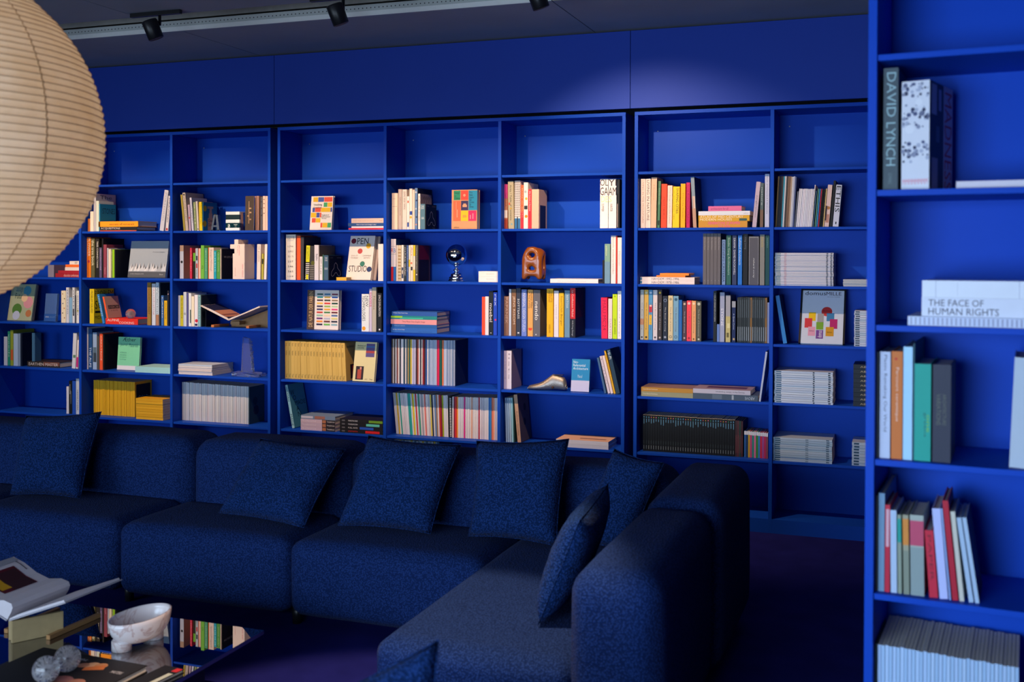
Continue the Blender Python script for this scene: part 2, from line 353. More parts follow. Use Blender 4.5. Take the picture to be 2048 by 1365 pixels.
BOOKS=[
('U','f',-1.5571,0.055,1.6767,0.0183,0.17,0.0893,0.0,'d87a30','narrow orange book beside the paper lantern in the top row',{'n':'book'}),
('U','f',-1.5366,0.055,1.6767,0.0277,0.17,0.14,0.0,'e8dcc8','cream book beside the paper lantern in the top row',{'n':'book'}),
('U','f',-1.5067,0.055,1.6767,0.0198,0.2,0.2636,0.0,'b4b4bc','tall pale grey book beside the paper lantern in the top row',{'c':[('T',0.2,0.86,0.8,0.96,'The','404450')],'n':'book'}),
('U','f',-1.4855,0.055,1.6767,0.0229,0.15,0.2125,0.0,'cfdcd0','pale green and white book beside the paper lantern in the top row',{'n':'book'}),
('U','f',-1.4604,0.055,1.6767,0.008,0.16,0.1912,0.0,'1a7fa8','blue book with STONES on its cover beside the paper lantern in the top row',{'c':[('T',0.15,0.65,0.95,0.85,'STONES','0c3048')],'n':'book'}),
('L','f',-1.455,0.055,1.6767,0.0072,0.2,0.3085,0,'c8502c','thin red book lowest in the flat pile near the lantern',{'n':'book'}),
('L','f',-1.4549,0.055,1.6843,0.0235,0.2,0.3123,0,'14181c','black book with white lettering in the flat pile near the lantern',{'t':('ACQUISITIONS',0.03,0.2,0.55,0.85,'d8d0d0'),'n':'book'}),
('L','f',-1.4666,0.055,1.7082,0.0374,0.2,0.334,0,'f09a18','orange book topmost in the flat pile near the lantern',{'t':('secrets of minerals',0.28,0.3,0.9,0.7,'6a4410'),'n':'book'}),
('U','f',-0.9556,0.055,1.6767,0.0318,0.17,0.2777,0.1487,'c8ccd8','thick pale book leaning on the divider at the row end',{'t':'PORTFOLIO','tc':'a0a4b0','n':'book'}),
('U','f',-0.9087,0.055,1.6767,0.022,0.17,0.2374,0.1073,'d8d4d8','thin white book with red mark leaning on the divider at the row end',{'s':[('r',0.2,0.02,0.8,0.08,'b02028')],'t':'DRAWING','tc':'30343c','n':'book'}),
('U','f',-1.5661,0.055,1.3567,0.033,0.2,0.2806,0.0,'f07c10','orange book titled FLOWER in row left of mountain picture',{'t':'FLOWER','tb':(0.52,0.97),'tw':0.62,'tc':'f4dcc0','s':[('c',0.5,0.4,0.3,'c83c50')],'n':'book'}),
('U','f',-1.5294,0.055,1.3567,0.0301,0.17,0.2728,0.0,'5c5c3c','olive book titled the tree book in row left of mountain picture',{'t':'the tree book','tc':'e8e4c8','tb':(0.3,0.95),'tw':0.7,'n':'book'}),
('U','f',-1.4908,0.055,1.3567,0.03,0.2,0.2708,0.0,'1c1a18','dark book titled TREE CONNECTIONS in row left of mountain picture',{'t':'TREE CONNECTIONS','tc':'dcd8d0','n':'book'}),
('U','f',-1.4587,0.055,1.3567,0.0197,0.17,0.2085,0.0,'5a5278','short violet book in row left of mountain picture',{'t':'MANUFACTURE','tc':'b8b0d0','n':'book'}),
('U','f',-1.4376,0.055,1.3567,0.0119,0.213,0.2719,0.0,'101018','tall black book in row left of mountain picture',{'n':'book'}),
('U','f',-1.4235,0.055,1.3567,0.0259,0.17,0.2294,0.0,'8a3c50','plum coloured book in row left of mountain picture',{'t':'Naive','tc':'c89098','tb':(0.1,0.3),'n':'book'}),
('U','f',-1.3931,0.055,1.3567,0.0118,0.17,0.2054,0.0,'b4bccc','thin pale grey book in row left of mountain picture',{'n':'book'}),
('U','f',-1.3791,0.055,1.3567,0.0173,0.17,0.1978,0.0,'e8dcc8','cream paperback in row left of mountain picture',{'n':'book'}),
('U','f',-1.3605,0.055,1.3567,0.011,0.17,0.1959,0.0,'8c9664','sage green paperback in row left of mountain picture',{'t':'farmhouse','tc':'e0e0c0','n':'book'}),
('U','f',-1.3473,0.055,1.3567,0.0157,0.17,0.1959,0.0,'8fca18','lime green paperback in row left of mountain picture',{'n':'book'}),
('U','f',-1.3295,0.055,1.3567,0.0071,0.18,0.194,0.0,'14181f','thin black book at the end in row left of mountain picture',{'n':'book'}),
('F','f',-1.266,0.11,1.3567,0.02,0.314,0.2544,-0.1664,'98a6b4','square grey book faced out with snowy mountains on its cover',{'ridge':1,'c':[('r',0,0,1,0.16,'50565e'),('T',0.06,0.08,0.42,0.11,'mountain photography archive','c8ccd0'),('T',0.84,0.07,0.93,0.1,'Zurich','c8ccd0'),('T',0.6,0.68,0.92,0.71,'Mountain Heights','50565e')],'n':'book'}),
('L','f',-1.8418,0.055,1.3567,0.0279,0.17,0.2127,0,'a01c28','dark red book lowest in the flat pile below the lantern',{'t':('chocolate confections',0.35,0.15,0.95,0.85,'e0b0a8'),'n':'book'}),
('L','f',-1.8174,0.055,1.385,0.0189,0.17,0.1884,0,'a82030','plain dark red book in the flat pile below the lantern',{'n':'book'}),
('L','f',-1.7569,0.055,1.4043,0.0227,0.17,0.1279,0,'e4dcd8','white book between red and orange ones in the flat pile below the lantern',{'n':'book'}),
('L','f',-1.7528,0.055,1.4274,0.0189,0.17,0.1239,0,'f07028','orange book in the flat pile below the lantern',{'n':'book'}),
('L','f',-1.7167,0.055,1.4466,0.024,0.17,0.0878,0,'e8e2dc','white book on top in the flat pile below the lantern',{'t':('OBST',0.5,0.2,0.8,0.8,'303034'),'n':'book'}),
('U','f',-1.9068,0.055,1.3567,0.0522,0.12,0.0855,0.0,'8a8494','grey upright book left of the dark red pile',{'n':'book'}),
('F','f',-2.3234,0.1,1.0367,0.014,0.219,0.2656,-0.1932,'a8b494','large book faced out with flowers and title on cover left of the glass award block',{'c':[('T',0.2,0.74,0.75,0.97,'Sausage of the','20647c'),('T',0.2,0.6,0.6,0.75,'Future','283c34'),('c',0.68,0.82,0.16,'4898b4'),('c',0.35,0.3,0.2,'4c7c34'),('c',0.78,0.5,0.2,'d898a4'),('c',0.35,0.14,0.15,'b8c4dc'),('c',0.85,0.2,0.12,'b8784c'),('c',0.6,0.62,0.13,'e8c8a0')],'n':'book'}),
('F','f',-2.3234,0.128,1.0367,0.012,0.2091,0.2604,-0.1856,'a08878','brown book hidden behind the flower cover left of the glass award block',{'n':'book'}),
('U','f',-1.7902,0.055,1.0367,0.0394,0.17,0.225,0.0,'e4dcc0','cream book with coloured speckles in row right of glass award block',{'s':[('c',0.3,0.9,0.12,'b08040'),('c',0.7,0.75,0.12,'606040'),('c',0.35,0.6,0.12,'30506c'),('c',0.65,0.45,0.14,'c08040'),('c',0.3,0.3,0.12,'404030'),('c',0.7,0.15,0.12,'a06840')],'n':'book'}),
('U','f',-1.7473,0.055,1.0367,0.0243,0.17,0.248,0.0,'ccd2dc','tall white book in row right of glass award block',{'t':'FEASTING','tc':'506080','n':'book'}),
('U','f',-1.7204,0.055,1.0367,0.0252,0.17,0.1781,0.0,'7eaed4','light blue book in row right of glass award block',{'n':'book'}),
('U','f',-1.6926,0.055,1.0367,0.0192,0.17,0.2487,0.0,'d0d8e0','tall white book with dark marks in row right of glass award block',{'s':[('r',0.2,0.2,0.8,0.4,'20242c')],'t':'GREEN','tc':'404858','n':'book'}),
('U','f',-1.6708,0.055,1.0367,0.0103,0.17,0.1932,0.0,'404858','thin slate book in row right of glass award block',{'n':'book'}),
('U','f',-1.6579,0.055,1.0367,0.0231,0.17,0.2252,0.0,'dce0dc','pale book with green dot in row right of glass award block',{'s':[('c',0.5,0.38,0.3,'b0b838')],'t':'UBERLEBEN','tc':'60646c','n':'book'}),
('U','f',-2.3083,0.055,0.7167,0.0329,0.17,0.2065,0.0,'b4bccc','pale grey book in short row at far left edge',{'n':'book'}),
('U','f',-2.2727,0.055,0.7167,0.0213,0.17,0.2459,0.0,'1f8a70','teal green book in short row at far left edge',{'t':'weeds','tc':'c0d8c8','n':'book'}),
('U','f',-2.2487,0.055,0.7167,0.0265,0.2,0.2555,0.0,'8a9a30','tall olive book with red patch in short row at far left edge',{'s':[('r',0.1,0.15,0.9,0.45,'c05830')],'n':'book'}),
('U','f',-2.2196,0.055,0.7167,0.0399,0.17,0.231,0.0,'a4bede','light blue book in short row at far left edge',{'n':'book'}),
('U','f',-2.177,0.055,0.7167,0.0191,0.17,0.2322,0.0,'8098b4','grey blue book in short row at far left edge',{'n':'book'}),
('U','f',-2.1553,0.055,0.7167,0.0139,0.14,0.2352,0.0,'0c1830','navy book with black cover in short row at far left edge',{'n':'book'}),
('U','f',-2.0572,0.06,0.7167,0.026,0.06,0.2399,0.0,'3c6a90','lone steel blue book in short row at far left edge',{'n':'book'}),
('L','f',-2.0955,0.055,0.7167,0.0367,0.2,0.2894,0,'2c2622','thick dark flat book with white lettering on lower far left shelf',{'t':('EARTHEN MASTER',0.05,0.25,0.95,0.8,'d0c8c4'),'s':[('r',0.5,0.3,1,1,'6c4438')],'n':'book'}),
('U','f',-1.6983,0.055,0.7167,0.0299,0.17,0.249,0.054,'d0d6e0','white book leaning on divider on lower far left shelf',{'s':[('r',0.2,0.3,0.9,0.38,'5c8c6c')],'n':'book'}),
('U','f',-1.6606,0.055,0.7167,0.013,0.17,0.2001,0.0566,'e4dcdc','short leaning book with magenta foot on lower far left shelf',{'s':[('r',0,0.05,1,0.4,'d01880')],'n':'book'}),
('U','f',-1.7458,0.055,0.3967,0.0203,0.17,0.1903,0.0,'d8dce8','short white book on low shelf above the first cushion',{'n':'book'}),
('U','f',-1.7239,0.055,0.3967,0.0253,0.17,0.2313,0.0,'101418','black book with white streaks on low shelf above the first cushion',{'s':[('r',0.3,0.6,0.4,0.9,'c0c8d0'),('r',0.6,0.3,0.7,0.7,'a0a8b0')],'n':'book'}),
('U','f',-1.6951,0.055,0.3967,0.0302,0.17,0.2325,0.0,'1c50b8','bright blue book on low shelf above the first cushion',{'n':'book'}),
('U','f',-1.6623,0.055,0.3967,0.0271,0.17,0.2498,0.0,'c4d0dc','tall white book with dark lettering on low shelf above the first cushion',{'t':'HEIMATWERK','tc':'303848','tb':(0.1,0.68),'n':'book'}),
('U','f',-1.5428,0.055,1.0367,0.0375,0.2,0.2402,0.0,'e0c818','yellow book titled PROBLEM SOLVED left of the glass paperweight',{'t':'PROBLEM SOLVED','tc':'1c1a10','tb':(0.3,0.95),'c':[('T',0.05,0.78,0.95,0.95,'PROBLEM','141408'),('T',0.05,0.42,0.8,0.66,'SOLV','141408'),('r',0.05,0.3,0.8,0.36,'141408'),('T',0.05,0.12,0.6,0.22,'MICHAEL','141408')],'n':'book'}),
('U','f',-1.4308,0.055,1.0367,0.0185,0.15,0.2073,-0.2345,'2c84cc','blue paperback leaning left left of the glass paperweight',{'t':'LIGHTNESS','tc':'c8dcec','n':'book'}),
('U','f',-1.3968,0.055,1.0737,0.0136,0.14,0.1539,-0.2393,'f06030','orange spined book with beige cover left of the glass paperweight',{'c':[('r',0,0,1,1,'c8a898'),('r',0.15,0.42,0.95,0.58,'14100c'),('T',0.2,0.45,0.9,0.55,'EXERCISE','d8c0b0'),('T',0.3,0.3,0.8,0.38,'a study','705048')],'n':'book'}),
('L','f',-1.4066,0.055,1.0367,0.0387,0.213,0.2722,0,'e83020','thick red flat book titled ALPINE COOKING under the paperweight',{'t':('ALPINE',0.05,0.5,0.42,0.92,'f0dcd4'),'s':[('T',0.42,0.08,0.88,0.5,'COOKING','f0dcd4')],'n':'book'}),
('U','f',-1.0573,0.055,1.0367,0.0303,0.17,0.2906,0.0,'a07c34','brown gold book in row right of the glass paperweight',{'t':'WOODEN FOREST','tc':'40300c','n':'book'}),
('U','f',-1.019,0.055,1.0367,0.0292,0.17,0.2833,0.0,'d4dce8','white book with pink lettering in row right of the glass paperweight',{'t':'Nachhaltig','tc':'c08090','n':'book'}),
('U','f',-0.9863,0.055,1.0367,0.0245,0.19,0.2914,0.0,'c8dcec','white book with dark lettering in row right of the glass paperweight',{'t':'Wanderlust','tc':'303440','s':[('r',0,0,1,0.25,'b08060')],'n':'book'}),
('U','f',-0.9594,0.055,1.0367,0.0087,0.2,0.2886,0.0,'1c3044','dark green book in row right of the glass paperweight',{'n':'book'}),
('U','f',-0.9427,0.055,1.0367,0.0188,0.17,0.2041,0.0,'3c70b8','short blue book in row right of the glass paperweight',{'t':'LAND','tc':'d0d0c0','n':'book'}),
('U','f',-0.9186,0.055,1.0367,0.0234,0.17,0.1691,0.0,'e8ba20','short yellow book in row right of the glass paperweight',{'t':'YELLOW PAGES','tc':'705c10','n':'book'}),
('U','f',-0.8927,0.055,1.0367,0.0123,0.17,0.2371,0.0,'1c2030','thin black book with pale dot in row right of the glass paperweight',{'s':[('c',0.5,0.9,0.35,'c0a0a8')],'n':'book'}),
('U','f',-1.5661,0.055,0.7167,0.0103,0.17,0.2926,0.0,'e0dada','tall white book in row left of green faced-out book',{'n':'book'}),
('U','f',-1.5533,0.055,0.7167,0.0307,0.2,0.2806,0.0,'1c4c84','blue book titled THE ALPS in row left of green faced-out book',{'t':'THE ALPS','tc':'e0e8f0','tb':(0.05,0.55),'tw':0.55,'n':'book'}),
('U','f',-1.5161,0.055,0.7167,0.0335,0.17,0.2578,0.0,'9ab4d4','light blue book with mountain picture in row left of green faced-out book',{'s':[('r',0.1,0.2,0.9,0.45,'384450'),('r',0.1,0.45,0.9,0.6,'5c7484')],'n':'book'}),
('U','f',-1.479,0.055,0.7167,0.0189,0.17,0.2336,0.0,'504c48','grey brown book in row left of green faced-out book',{'n':'book'}),
('U','f',-1.4576,0.055,0.7167,0.0256,0.17,0.2523,0.0,'f0582c','orange red book in row left of green faced-out book',{'t':'CREATRICE','tc':'f0d0c0','n':'book'}),
('U','f',-1.4294,0.055,0.7167,0.0101,0.19,0.2467,0.0,'161412','black book at the end in row left of green faced-out book',{'n':'book'}),
('F','f',-1.3484,0.1,0.7167,0.018,0.184,0.2273,-0.0786,'84dcae','mint green book faced out with large black title at its top',{'c':[('r',0,0,1,0.13,'e8e8ec'),('T',0.2,0.87,0.8,0.98,'Æther','0c3430'),('T',0.1,0.7,0.42,0.82,'Journal','2c8070'),('T',0.5,0.7,0.92,0.82,'Materials','2c8070'),('T',0.1,0.5,0.4,0.56,'architecture','4c9878'),('T',0.1,0.43,0.4,0.48,'environment','4c9878'),('T',0.1,0.36,0.4,0.41,'atmosphere','4c9878'),('T',0.1,0.29,0.4,0.34,'ecology','4c9878')],'n':'book'}),
('L','f',-1.1236,0.012,0.7167,0.0396,0.2,0.2873,0,'a4dce0','pale blue thick book lying flat right of the mint green book',{'n':'book'}),
('R','f',-1.5422,-1.207,0.09,0.3967,0.0099,0.178,(0.2423,0.2405,0.0,0.0,33),['e8b41c','e0ac18','e8b020'],'yellow spined magazine standing in long yellow row behind first cushion',{'n':'magazine','g':'yellow magazines standing'}),
('U','f',-1.1958,0.09,0.3967,0.0061,0.178,0.241,0.0,'e8b41c','last yellow magazine of row with black picture cover',{'c':[('r',0.08,0.08,0.92,0.92,'14181c'),('T',0.2,0.4,0.8,0.6,'GOLD','6c7880')],'n':'magazine'}),
('K','f',-1.1258,0.02,0.3967,0.0179,0.2,0.2207,8,['e8b020','e0a818'],'yellow magazine lying in small pile right of yellow row',{'g':'yellow magazines lying','n':'magazine','j':0.002}),
('U','f',-0.7606,0.055,1.6767,0.014,0.2,0.2445,-0.1077,'a89838','olive book in top row left of steel letter',{'n':'book'}),
('U','f',-0.7436,0.055,1.6767,0.021,0.2,0.2575,-0.1044,'c8b8a8','tall beige book with black dot in top row left of steel letter',{'s':[('c',0.5,0.95,0.3,'201c18')],'t':'NATURE STUDY','tc':'605850','n':'book'}),
('U','f',-0.7167,0.055,1.6767,0.0146,0.17,0.1753,-0.0662,'c0a8bc','short lilac book with red dot in top row left of steel letter',{'s':[('c',0.5,0.5,0.4,'c84038')],'n':'book'}),
('U','f',-0.6945,0.055,1.6767,0.0145,0.17,0.2231,-0.0833,'d4d4e4','white book with blue lettering in top row left of steel letter',{'t':'WHOLE EARTH','tc':'5060a0','n':'book'}),
('U','f',-0.6735,0.055,1.6767,0.0157,0.17,0.1927,-0.0509,'90a068','sage green book in top row left of steel letter',{'t':'soil','tc':'d0d8b8','n':'book'}),
('U','f',-0.6531,0.055,1.6767,0.0139,0.17,0.1974,-0.0584,'d8d0c8','cream book with dark foot mark in top row left of steel letter',{'s':[('c',0.5,0.06,0.3,'201c18')],'n':'book'}),
('U','f',-0.6334,0.055,1.6767,0.0202,0.17,0.1933,-0.0236,'f0d010','yellow book in top row left of steel letter',{'t':'Household tips','tc':'807010','n':'book'}),
('U','f',-0.6096,0.055,1.6767,0.004,0.155,0.1929,0.0,'2878a0','blue book with spray bottle drawn on cover in top row left of steel letter',{'c':[('c',0.12,0.78,0.13,'d8b820'),('c',0.85,0.5,0.13,'d8b020'),('c',0.1,0.25,0.14,'c8a820'),('r',0.33,0.02,0.72,0.45,'c8a088'),('r',0.4,0.45,0.66,0.62,'c8a088'),('r',0.45,0.62,0.62,0.8,'c8a088'),('r',0.3,0.78,0.72,0.86,'c8a088'),('T',0.36,0.32,0.7,0.42,'Clean','403830'),('T',0.36,0.16,0.7,0.28,'Green','403830')],'n':'book'}),
('F','f',-0.2629,0.03,1.6767,0.004,0.0652,0.2251,-0.0178,'3c3028','dark brown booklet faced out with plant picture in top row right of glass cube',{'c':[('r',0.4,0.2,0.46,0.85,'a88868'),('r',0.5,0.5,0.72,0.54,'a88868'),('r',0.46,0.62,0.7,0.66,'a88868'),('r',0.25,0.4,0.42,0.44,'98785c'),('r',0.5,0.3,0.7,0.34,'98785c')],'n':'magazine'}),
('U','f',-0.2097,0.055,1.6767,0.006,0.2,0.2243,0.0245,'c8a090','tan booklet first in top row right of glass cube',{'n':'book'}),
('U','f',-0.1996,0.055,1.6767,0.006,0.2,0.2251,0.0194,'a88070','brown booklet second in top row right of glass cube',{'n':'book'}),
('U','f',-0.1896,0.055,1.6767,0.0049,0.2,0.2259,0.0144,'c0988a','pink brown booklet third in top row right of glass cube',{'n':'book'}),
('U','f',-0.1807,0.055,1.6767,0.0049,0.2,0.2258,0.0095,'b08878','rust booklet fourth in top row right of glass cube',{'n':'book'}),
('U','f',-0.1618,0.055,1.6767,0.0149,0.2,0.2199,0.0,'505058','grey binder with black dots in top row right of glass cube',{'s':[('c',0.5,0.85,0.25,'14141c'),('c',0.5,0.65,0.25,'14141c'),('c',0.5,0.45,0.25,'14141c')],'n':'book'}),
('U','f',-0.1441,0.055,1.6767,0.0171,0.2,0.2244,0.0,'e0c0b0','cream binder with black dots in top row right of glass cube',{'s':[('c',0.5,0.9,0.2,'14141c'),('c',0.5,0.78,0.2,'14141c'),('c',0.5,0.66,0.2,'14141c'),('c',0.5,0.5,0.2,'14141c')],'n':'book'}),
('U','f',-0.1253,0.055,1.6767,0.0171,0.2,0.2241,0.0,'dcbcae','plain cream binder at end in top row right of glass cube',{'n':'book'}),
('U','f',-0.7914,0.055,1.3567,0.0294,0.18,0.2236,0.0,'b89880','thick brown folder with white lower spine left of the cross-shaped carton',{'s':[('r',0,0,1,0.82,'c8ccd8'),('c',0.5,0.5,0.3,'201c1c')],'c':[('c',0.6,0.5,0.18,'2c2420')],'n':'book'}),
('U','f',-0.711,0.055,1.3567,0.0158,0.17,0.2064,0.0,'c82848','crimson book left of the cross-shaped carton',{'t':'SAFARI','tc':'e08090','n':'book'}),
('U','f',-0.6853,0.055,1.3567,0.0169,0.17,0.173,0.0,'68b030','short green over black book left of the cross-shaped carton',{'s':[('r',0,0,1,0.68,'101410')],'n':'book'}),
('U','f',-0.6661,0.055,1.3567,0.0192,0.17,0.2039,0.0,'b4bcc8','pale grey book with black and red letters left of the cross-shaped carton',{'s':[('r',0.2,0.6,0.8,0.75,'202430'),('r',0.2,0.35,0.8,0.5,'b83840')],'t':'DAS REICHT','tb':(0.05,0.3),'tc':'303440','n':'book'}),
('U','f',-0.6422,0.055,1.3567,0.0157,0.17,0.2024,0.0,'e8c8b8','cream book with orange edge left of the cross-shaped carton',{'s':[('r',0,0,0.25,1,'e86830')],'n':'book'}),
('U','f',-0.6236,0.055,1.3567,0.0249,0.19,0.2235,0.0,'70b840','tall bright green book left of the cross-shaped carton',{'t':'G','tb':(0.3,0.4),'tc':'204010','n':'book'}),
('U','f',-0.5953,0.055,1.3567,0.0231,0.17,0.2054,0.0,'4c9874','sea green book left of the cross-shaped carton',{'t':'gardens','tc':'a0d0b0','n':'book'}),
('U','f',-0.5646,0.055,1.3567,0.0414,0.17,0.2088,0.0,'dccac0','thick beige book with orange edge left of the cross-shaped carton',{'s':[('r',0,0,0.12,1,'e87030')],'t':'Braungart McDonough','tc':'907c74','n':'book'}),
('U','f',-0.5209,0.055,1.3567,0.0178,0.17,0.1879,0.0,'18a0b8','cyan book left of the cross-shaped carton',{'t':'KREIS','tc':'a0dce8','n':'book'}),
('U','f',-0.4997,0.055,1.3567,0.0263,0.17,0.1933,0.0,'4c9440','green book with ring near top left of the cross-shaped carton',{'s':[('c',0.5,0.92,0.3,'183c14'),('c',0.5,0.92,0.18,'4c9440')],'t':'Circular economy','tc':'b0d0a0','n':'book'}),
('U','f',-0.471,0.055,1.3567,0.0068,0.17,0.1991,0.0,'c4b4a8','thin greige book left of the cross-shaped carton',{'n':'book'}),
('U','f',-0.4619,0.055,1.3567,0.0045,0.2,0.1991,0.0,'101014','black book with grey text on cover left of the cross-shaped carton',{'c':[('T',0.1,0.7,0.6,0.8,'we are all','808088')],'n':'book'}),
('U','f',-0.1906,0.055,1.3567,0.0271,0.17,0.2303,0.0165,'ecdcd4','cream book titled net positive right of the cross-shaped carton',{'t':'net positive','tc':'40343c','tb':(0.5,0.96),'tw':0.5,'n':'book'}),
('U','f',-0.154,0.055,1.3567,0.0126,0.17,0.1682,0.016,'b8b040','short olive book with black mark right of the cross-shaped carton',{'s':[('r',0.1,0.6,0.9,0.8,'20200c')],'n':'book'}),
('U','f',-0.1362,0.055,1.3567,0.0181,0.17,0.2304,0.0331,'ece0dc','plain white book leaning right right of the cross-shaped carton',{'n':'book'}),
('U','f',-0.8054,0.055,1.0367,0.0168,0.17,0.2062,0.0,'ccd0dc','pale grey book in row left of the open display book',{'n':'book'}),
('U','f',-0.7871,0.055,1.0367,0.0222,0.17,0.2065,0.0,'dccc28','yellow book with black lettering in row left of the open display book',{'t':'WELT DER ARCHITEKTUR','tc':'403c10','n':'book'}),
('U','f',-0.7634,0.055,1.0367,0.024,0.17,0.2297,0.0,'ccd4e0','tall white book with ring mark in row left of the open display book',{'s':[('c',0.5,0.36,0.3,'202430'),('c',0.5,0.36,0.18,'ccd4e0')],'n':'book'}),
('U','f',-0.737,0.055,1.0367,0.013,0.17,0.224,0.0,'50508c','thin violet book in row left of the open display book',{'n':'book'}),
('U','f',-0.7207,0.055,1.0367,0.0194,0.17,0.2227,0.0,'e0e8f0','white book with green marks in row left of the open display book',{'s':[('r',0.5,0.1,0.9,0.5,'204030')],'n':'book'}),
('U','f',-0.698,0.055,1.0367,0.0193,0.17,0.2017,0.0,'ece4cc','short cream book in row left of the open display book',{'n':'book'}),
('U','f',-0.6744,0.055,1.0367,0.0256,0.17,0.2119,0.0,'e4e4ee','white book with red and navy foot in row left of the open display book',{'s':[('c',0.6,0.18,0.45,'c82038'),('r',0.1,0.02,0.9,0.09,'20204c')],'n':'book'}),
('U','f',-0.6455,0.055,1.0367,0.0192,0.17,0.2124,0.0,'84b4bc','pale teal book in row left of the open display book',{'t':'bauen','tc':'406870','n':'book'}),
('U','f',-0.6239,0.055,1.0367,0.0066,0.16,0.2104,0.0,'18242c','dark cover book at the end in row left of the open display book',{'n':'book'}),
('K','f',-0.7793,0.02,0.7167,0.0116,0.24,0.2662,6,['d8d0cc','ccc8d0','dcd0cc','d4ccd0','dcd8d8','b8c8dc'],'white magazine in flat pile left of crystal award',{'g':'white magazines beside the crystal award','n':'magazine','j':0.002}),
('R','f',-0.8019,-0.2924,0.09,0.3967,0.0148,0.178,(0.2591,0.2505,0.0,0.0,34),['ccd2dc','c4ccd8','d4d4da','c8ced8','d4d8dc','c0c8d4','d0ccd4'],'white spined magazine in the long white row left of unit gap',{'n':'magazine','g':'white magazines left of unit gap'}),
('U','f',-0.2765,0.09,0.3967,0.0064,0.178,0.2467,0.0,'30505c','last magazine of white row with dark teal cover',{'c':[('c',0.4,0.6,0.15,'203844'),('c',0.45,0.35,0.18,'282c40')],'n':'magazine'}),
('F','f',0.1768,0.1,1.6767,0.022,0.1596,0.2201,-0.1157,'ece4dc','white book faced out with red,yellow,blue and green squares',{'c':[('r',0.09,0.83,0.31,0.97,'e0b020'),('r',0.32,0.83,0.58,0.97,'4058a8'),('r',0.59,0.83,0.97,0.97,'e05038'),('r',0.58,0.68,0.75,0.81,'40a468'),('r',0.76,0.68,0.97,0.81,'e8b820'),('r',0.08,0.53,0.19,0.66,'4050a0'),('r',0.2,0.53,0.46,0.66,'e05038'),('r',0.47,0.53,0.9,0.66,'e8b820'),('r',0.91,0.53,0.98,0.66,'4050a0'),('r',0.02,0.37,0.27,0.51,'e8b820'),('r',0.28,0.37,0.42,0.51,'4050a0'),('r',0.43,0.37,0.5,0.51,'e05038'),('r',0.08,0.22,0.25,0.35,'e05038'),('r',0.26,0.22,0.47,0.35,'e8b820'),('r',0.49,0.07,0.57,0.21,'e05038'),('r',0.58,0.07,0.8,0.21,'e8b820'),('r',0.81,0.07,0.97,0.21,'40a468'),('T',0.12,0.7,0.5,0.78,'Visualizing','302828'),('T',0.12,0.63,0.5,0.69,'Complexity','302828'),('T',0.52,0.42,0.85,0.46,'Handbook of','504848'),('T',0.52,0.37,0.9,0.41,'information','504848'),('T',0.52,0.32,0.75,0.36,'design','504848')],'n':'book'}),
('L','f',0.4849,0.055,1.6767,0.012,0.17,0.2445,0,'d83848','red book lowest in flat pile right of coloured squares book',{'t':('Exploring graphic space',0.5,0.2,0.85,0.8,'801c28'),'n':'book'}),
('L','f',0.5047,0.055,1.6891,0.0097,0.17,0.2248,0,'ece4e8','thin white book in flat pile right of coloured squares book',{'n':'book'}),
('L','f',0.4812,0.055,1.6993,0.0203,0.17,0.2482,0,'244c84','blue book with white question in flat pile right of coloured squares book',{'t':('How to best teach design today?',0.24,0.25,0.8,0.75,'e8e4e0'),'n':'book'}),
('L','f',0.5046,0.055,1.72,0.029,0.17,0.2247,0,'dcc0b0','beige book topmost in flat pile right of coloured squares book',{'t':('Graphic design research and practice',0.05,0.35,0.7,0.6,'b08878'),'s':[('T',0.87,0.35,0.97,0.6,'Triest','a84c38')],'n':'book'}),
('U','f',0.0295,0.055,1.3567,0.0717,0.213,0.2924,0.0,'f0e4d4','very thick white book with columns of numbers in row left of OPEN STUDIO cover',{'s':[('T',0.15,0.93,0.85,0.96,'ATLAS OF','283840'),('T',0.1,0.89,0.9,0.92,'FURNITURE','283840'),('r',0.1,0.86,0.8,0.867,'8098a8'),('T',0.2,0.715,0.75,0.755,'1,790','403430'),('T',0.2,0.605,0.75,0.645,'2,852','403430'),('T',0.2,0.495,0.75,0.535,'551 71','403430'),('T',0.2,0.38499999999999995,0.75,0.425,'237','403430'),('T',0.2,0.27499999999999997,0.75,0.315,'546','403430'),('T',0.2,0.16499999999999992,0.75,0.20499999999999996,'565','403430'),('T',0.2,0.05499999999999994,0.75,0.09499999999999997,'1,018','403430')],'n':'book'}),
('U','f',0.111,0.055,1.3567,0.0264,0.213,0.2841,0.0,'ff5a1c','bright orange book in row left of OPEN STUDIO cover',{'n':'book'}),
('U','f',0.1391,0.055,1.3567,0.022,0.213,0.2769,0.0,'3e3c40','tall charcoal book in row left of OPEN STUDIO cover',{'n':'book'}),
('U','f',0.1719,0.055,1.3567,0.0267,0.17,0.2214,0.0377,'18181a','yellow topped book with black and white stripes in row left of OPEN STUDIO cover',{'s':[('r',0,0.52,1,1,'e0dc10'),('r',0,0.02,1,0.045,'e8e0d8'),('r',0,0.075,1,0.1,'e8e0d8'),('r',0,0.13,1,0.155,'e8e0d8'),('r',0,0.185,1,0.21000000000000002,'e8e0d8'),('r',0,0.24,1,0.265,'e8e0d8'),('r',0,0.29500000000000004,1,0.32,'e8e0d8'),('r',0,0.35000000000000003,1,0.375,'e8e0d8'),('r',0,0.405,1,0.43,'e8e0d8'),('r',0,0.46,1,0.485,'e8e0d8'),('r',0.2,0.02,0.8,0.16,'e0dc10')],'t':'graphic','tc':'6c6808','tb':(0.6,0.95),'n':'book'}),
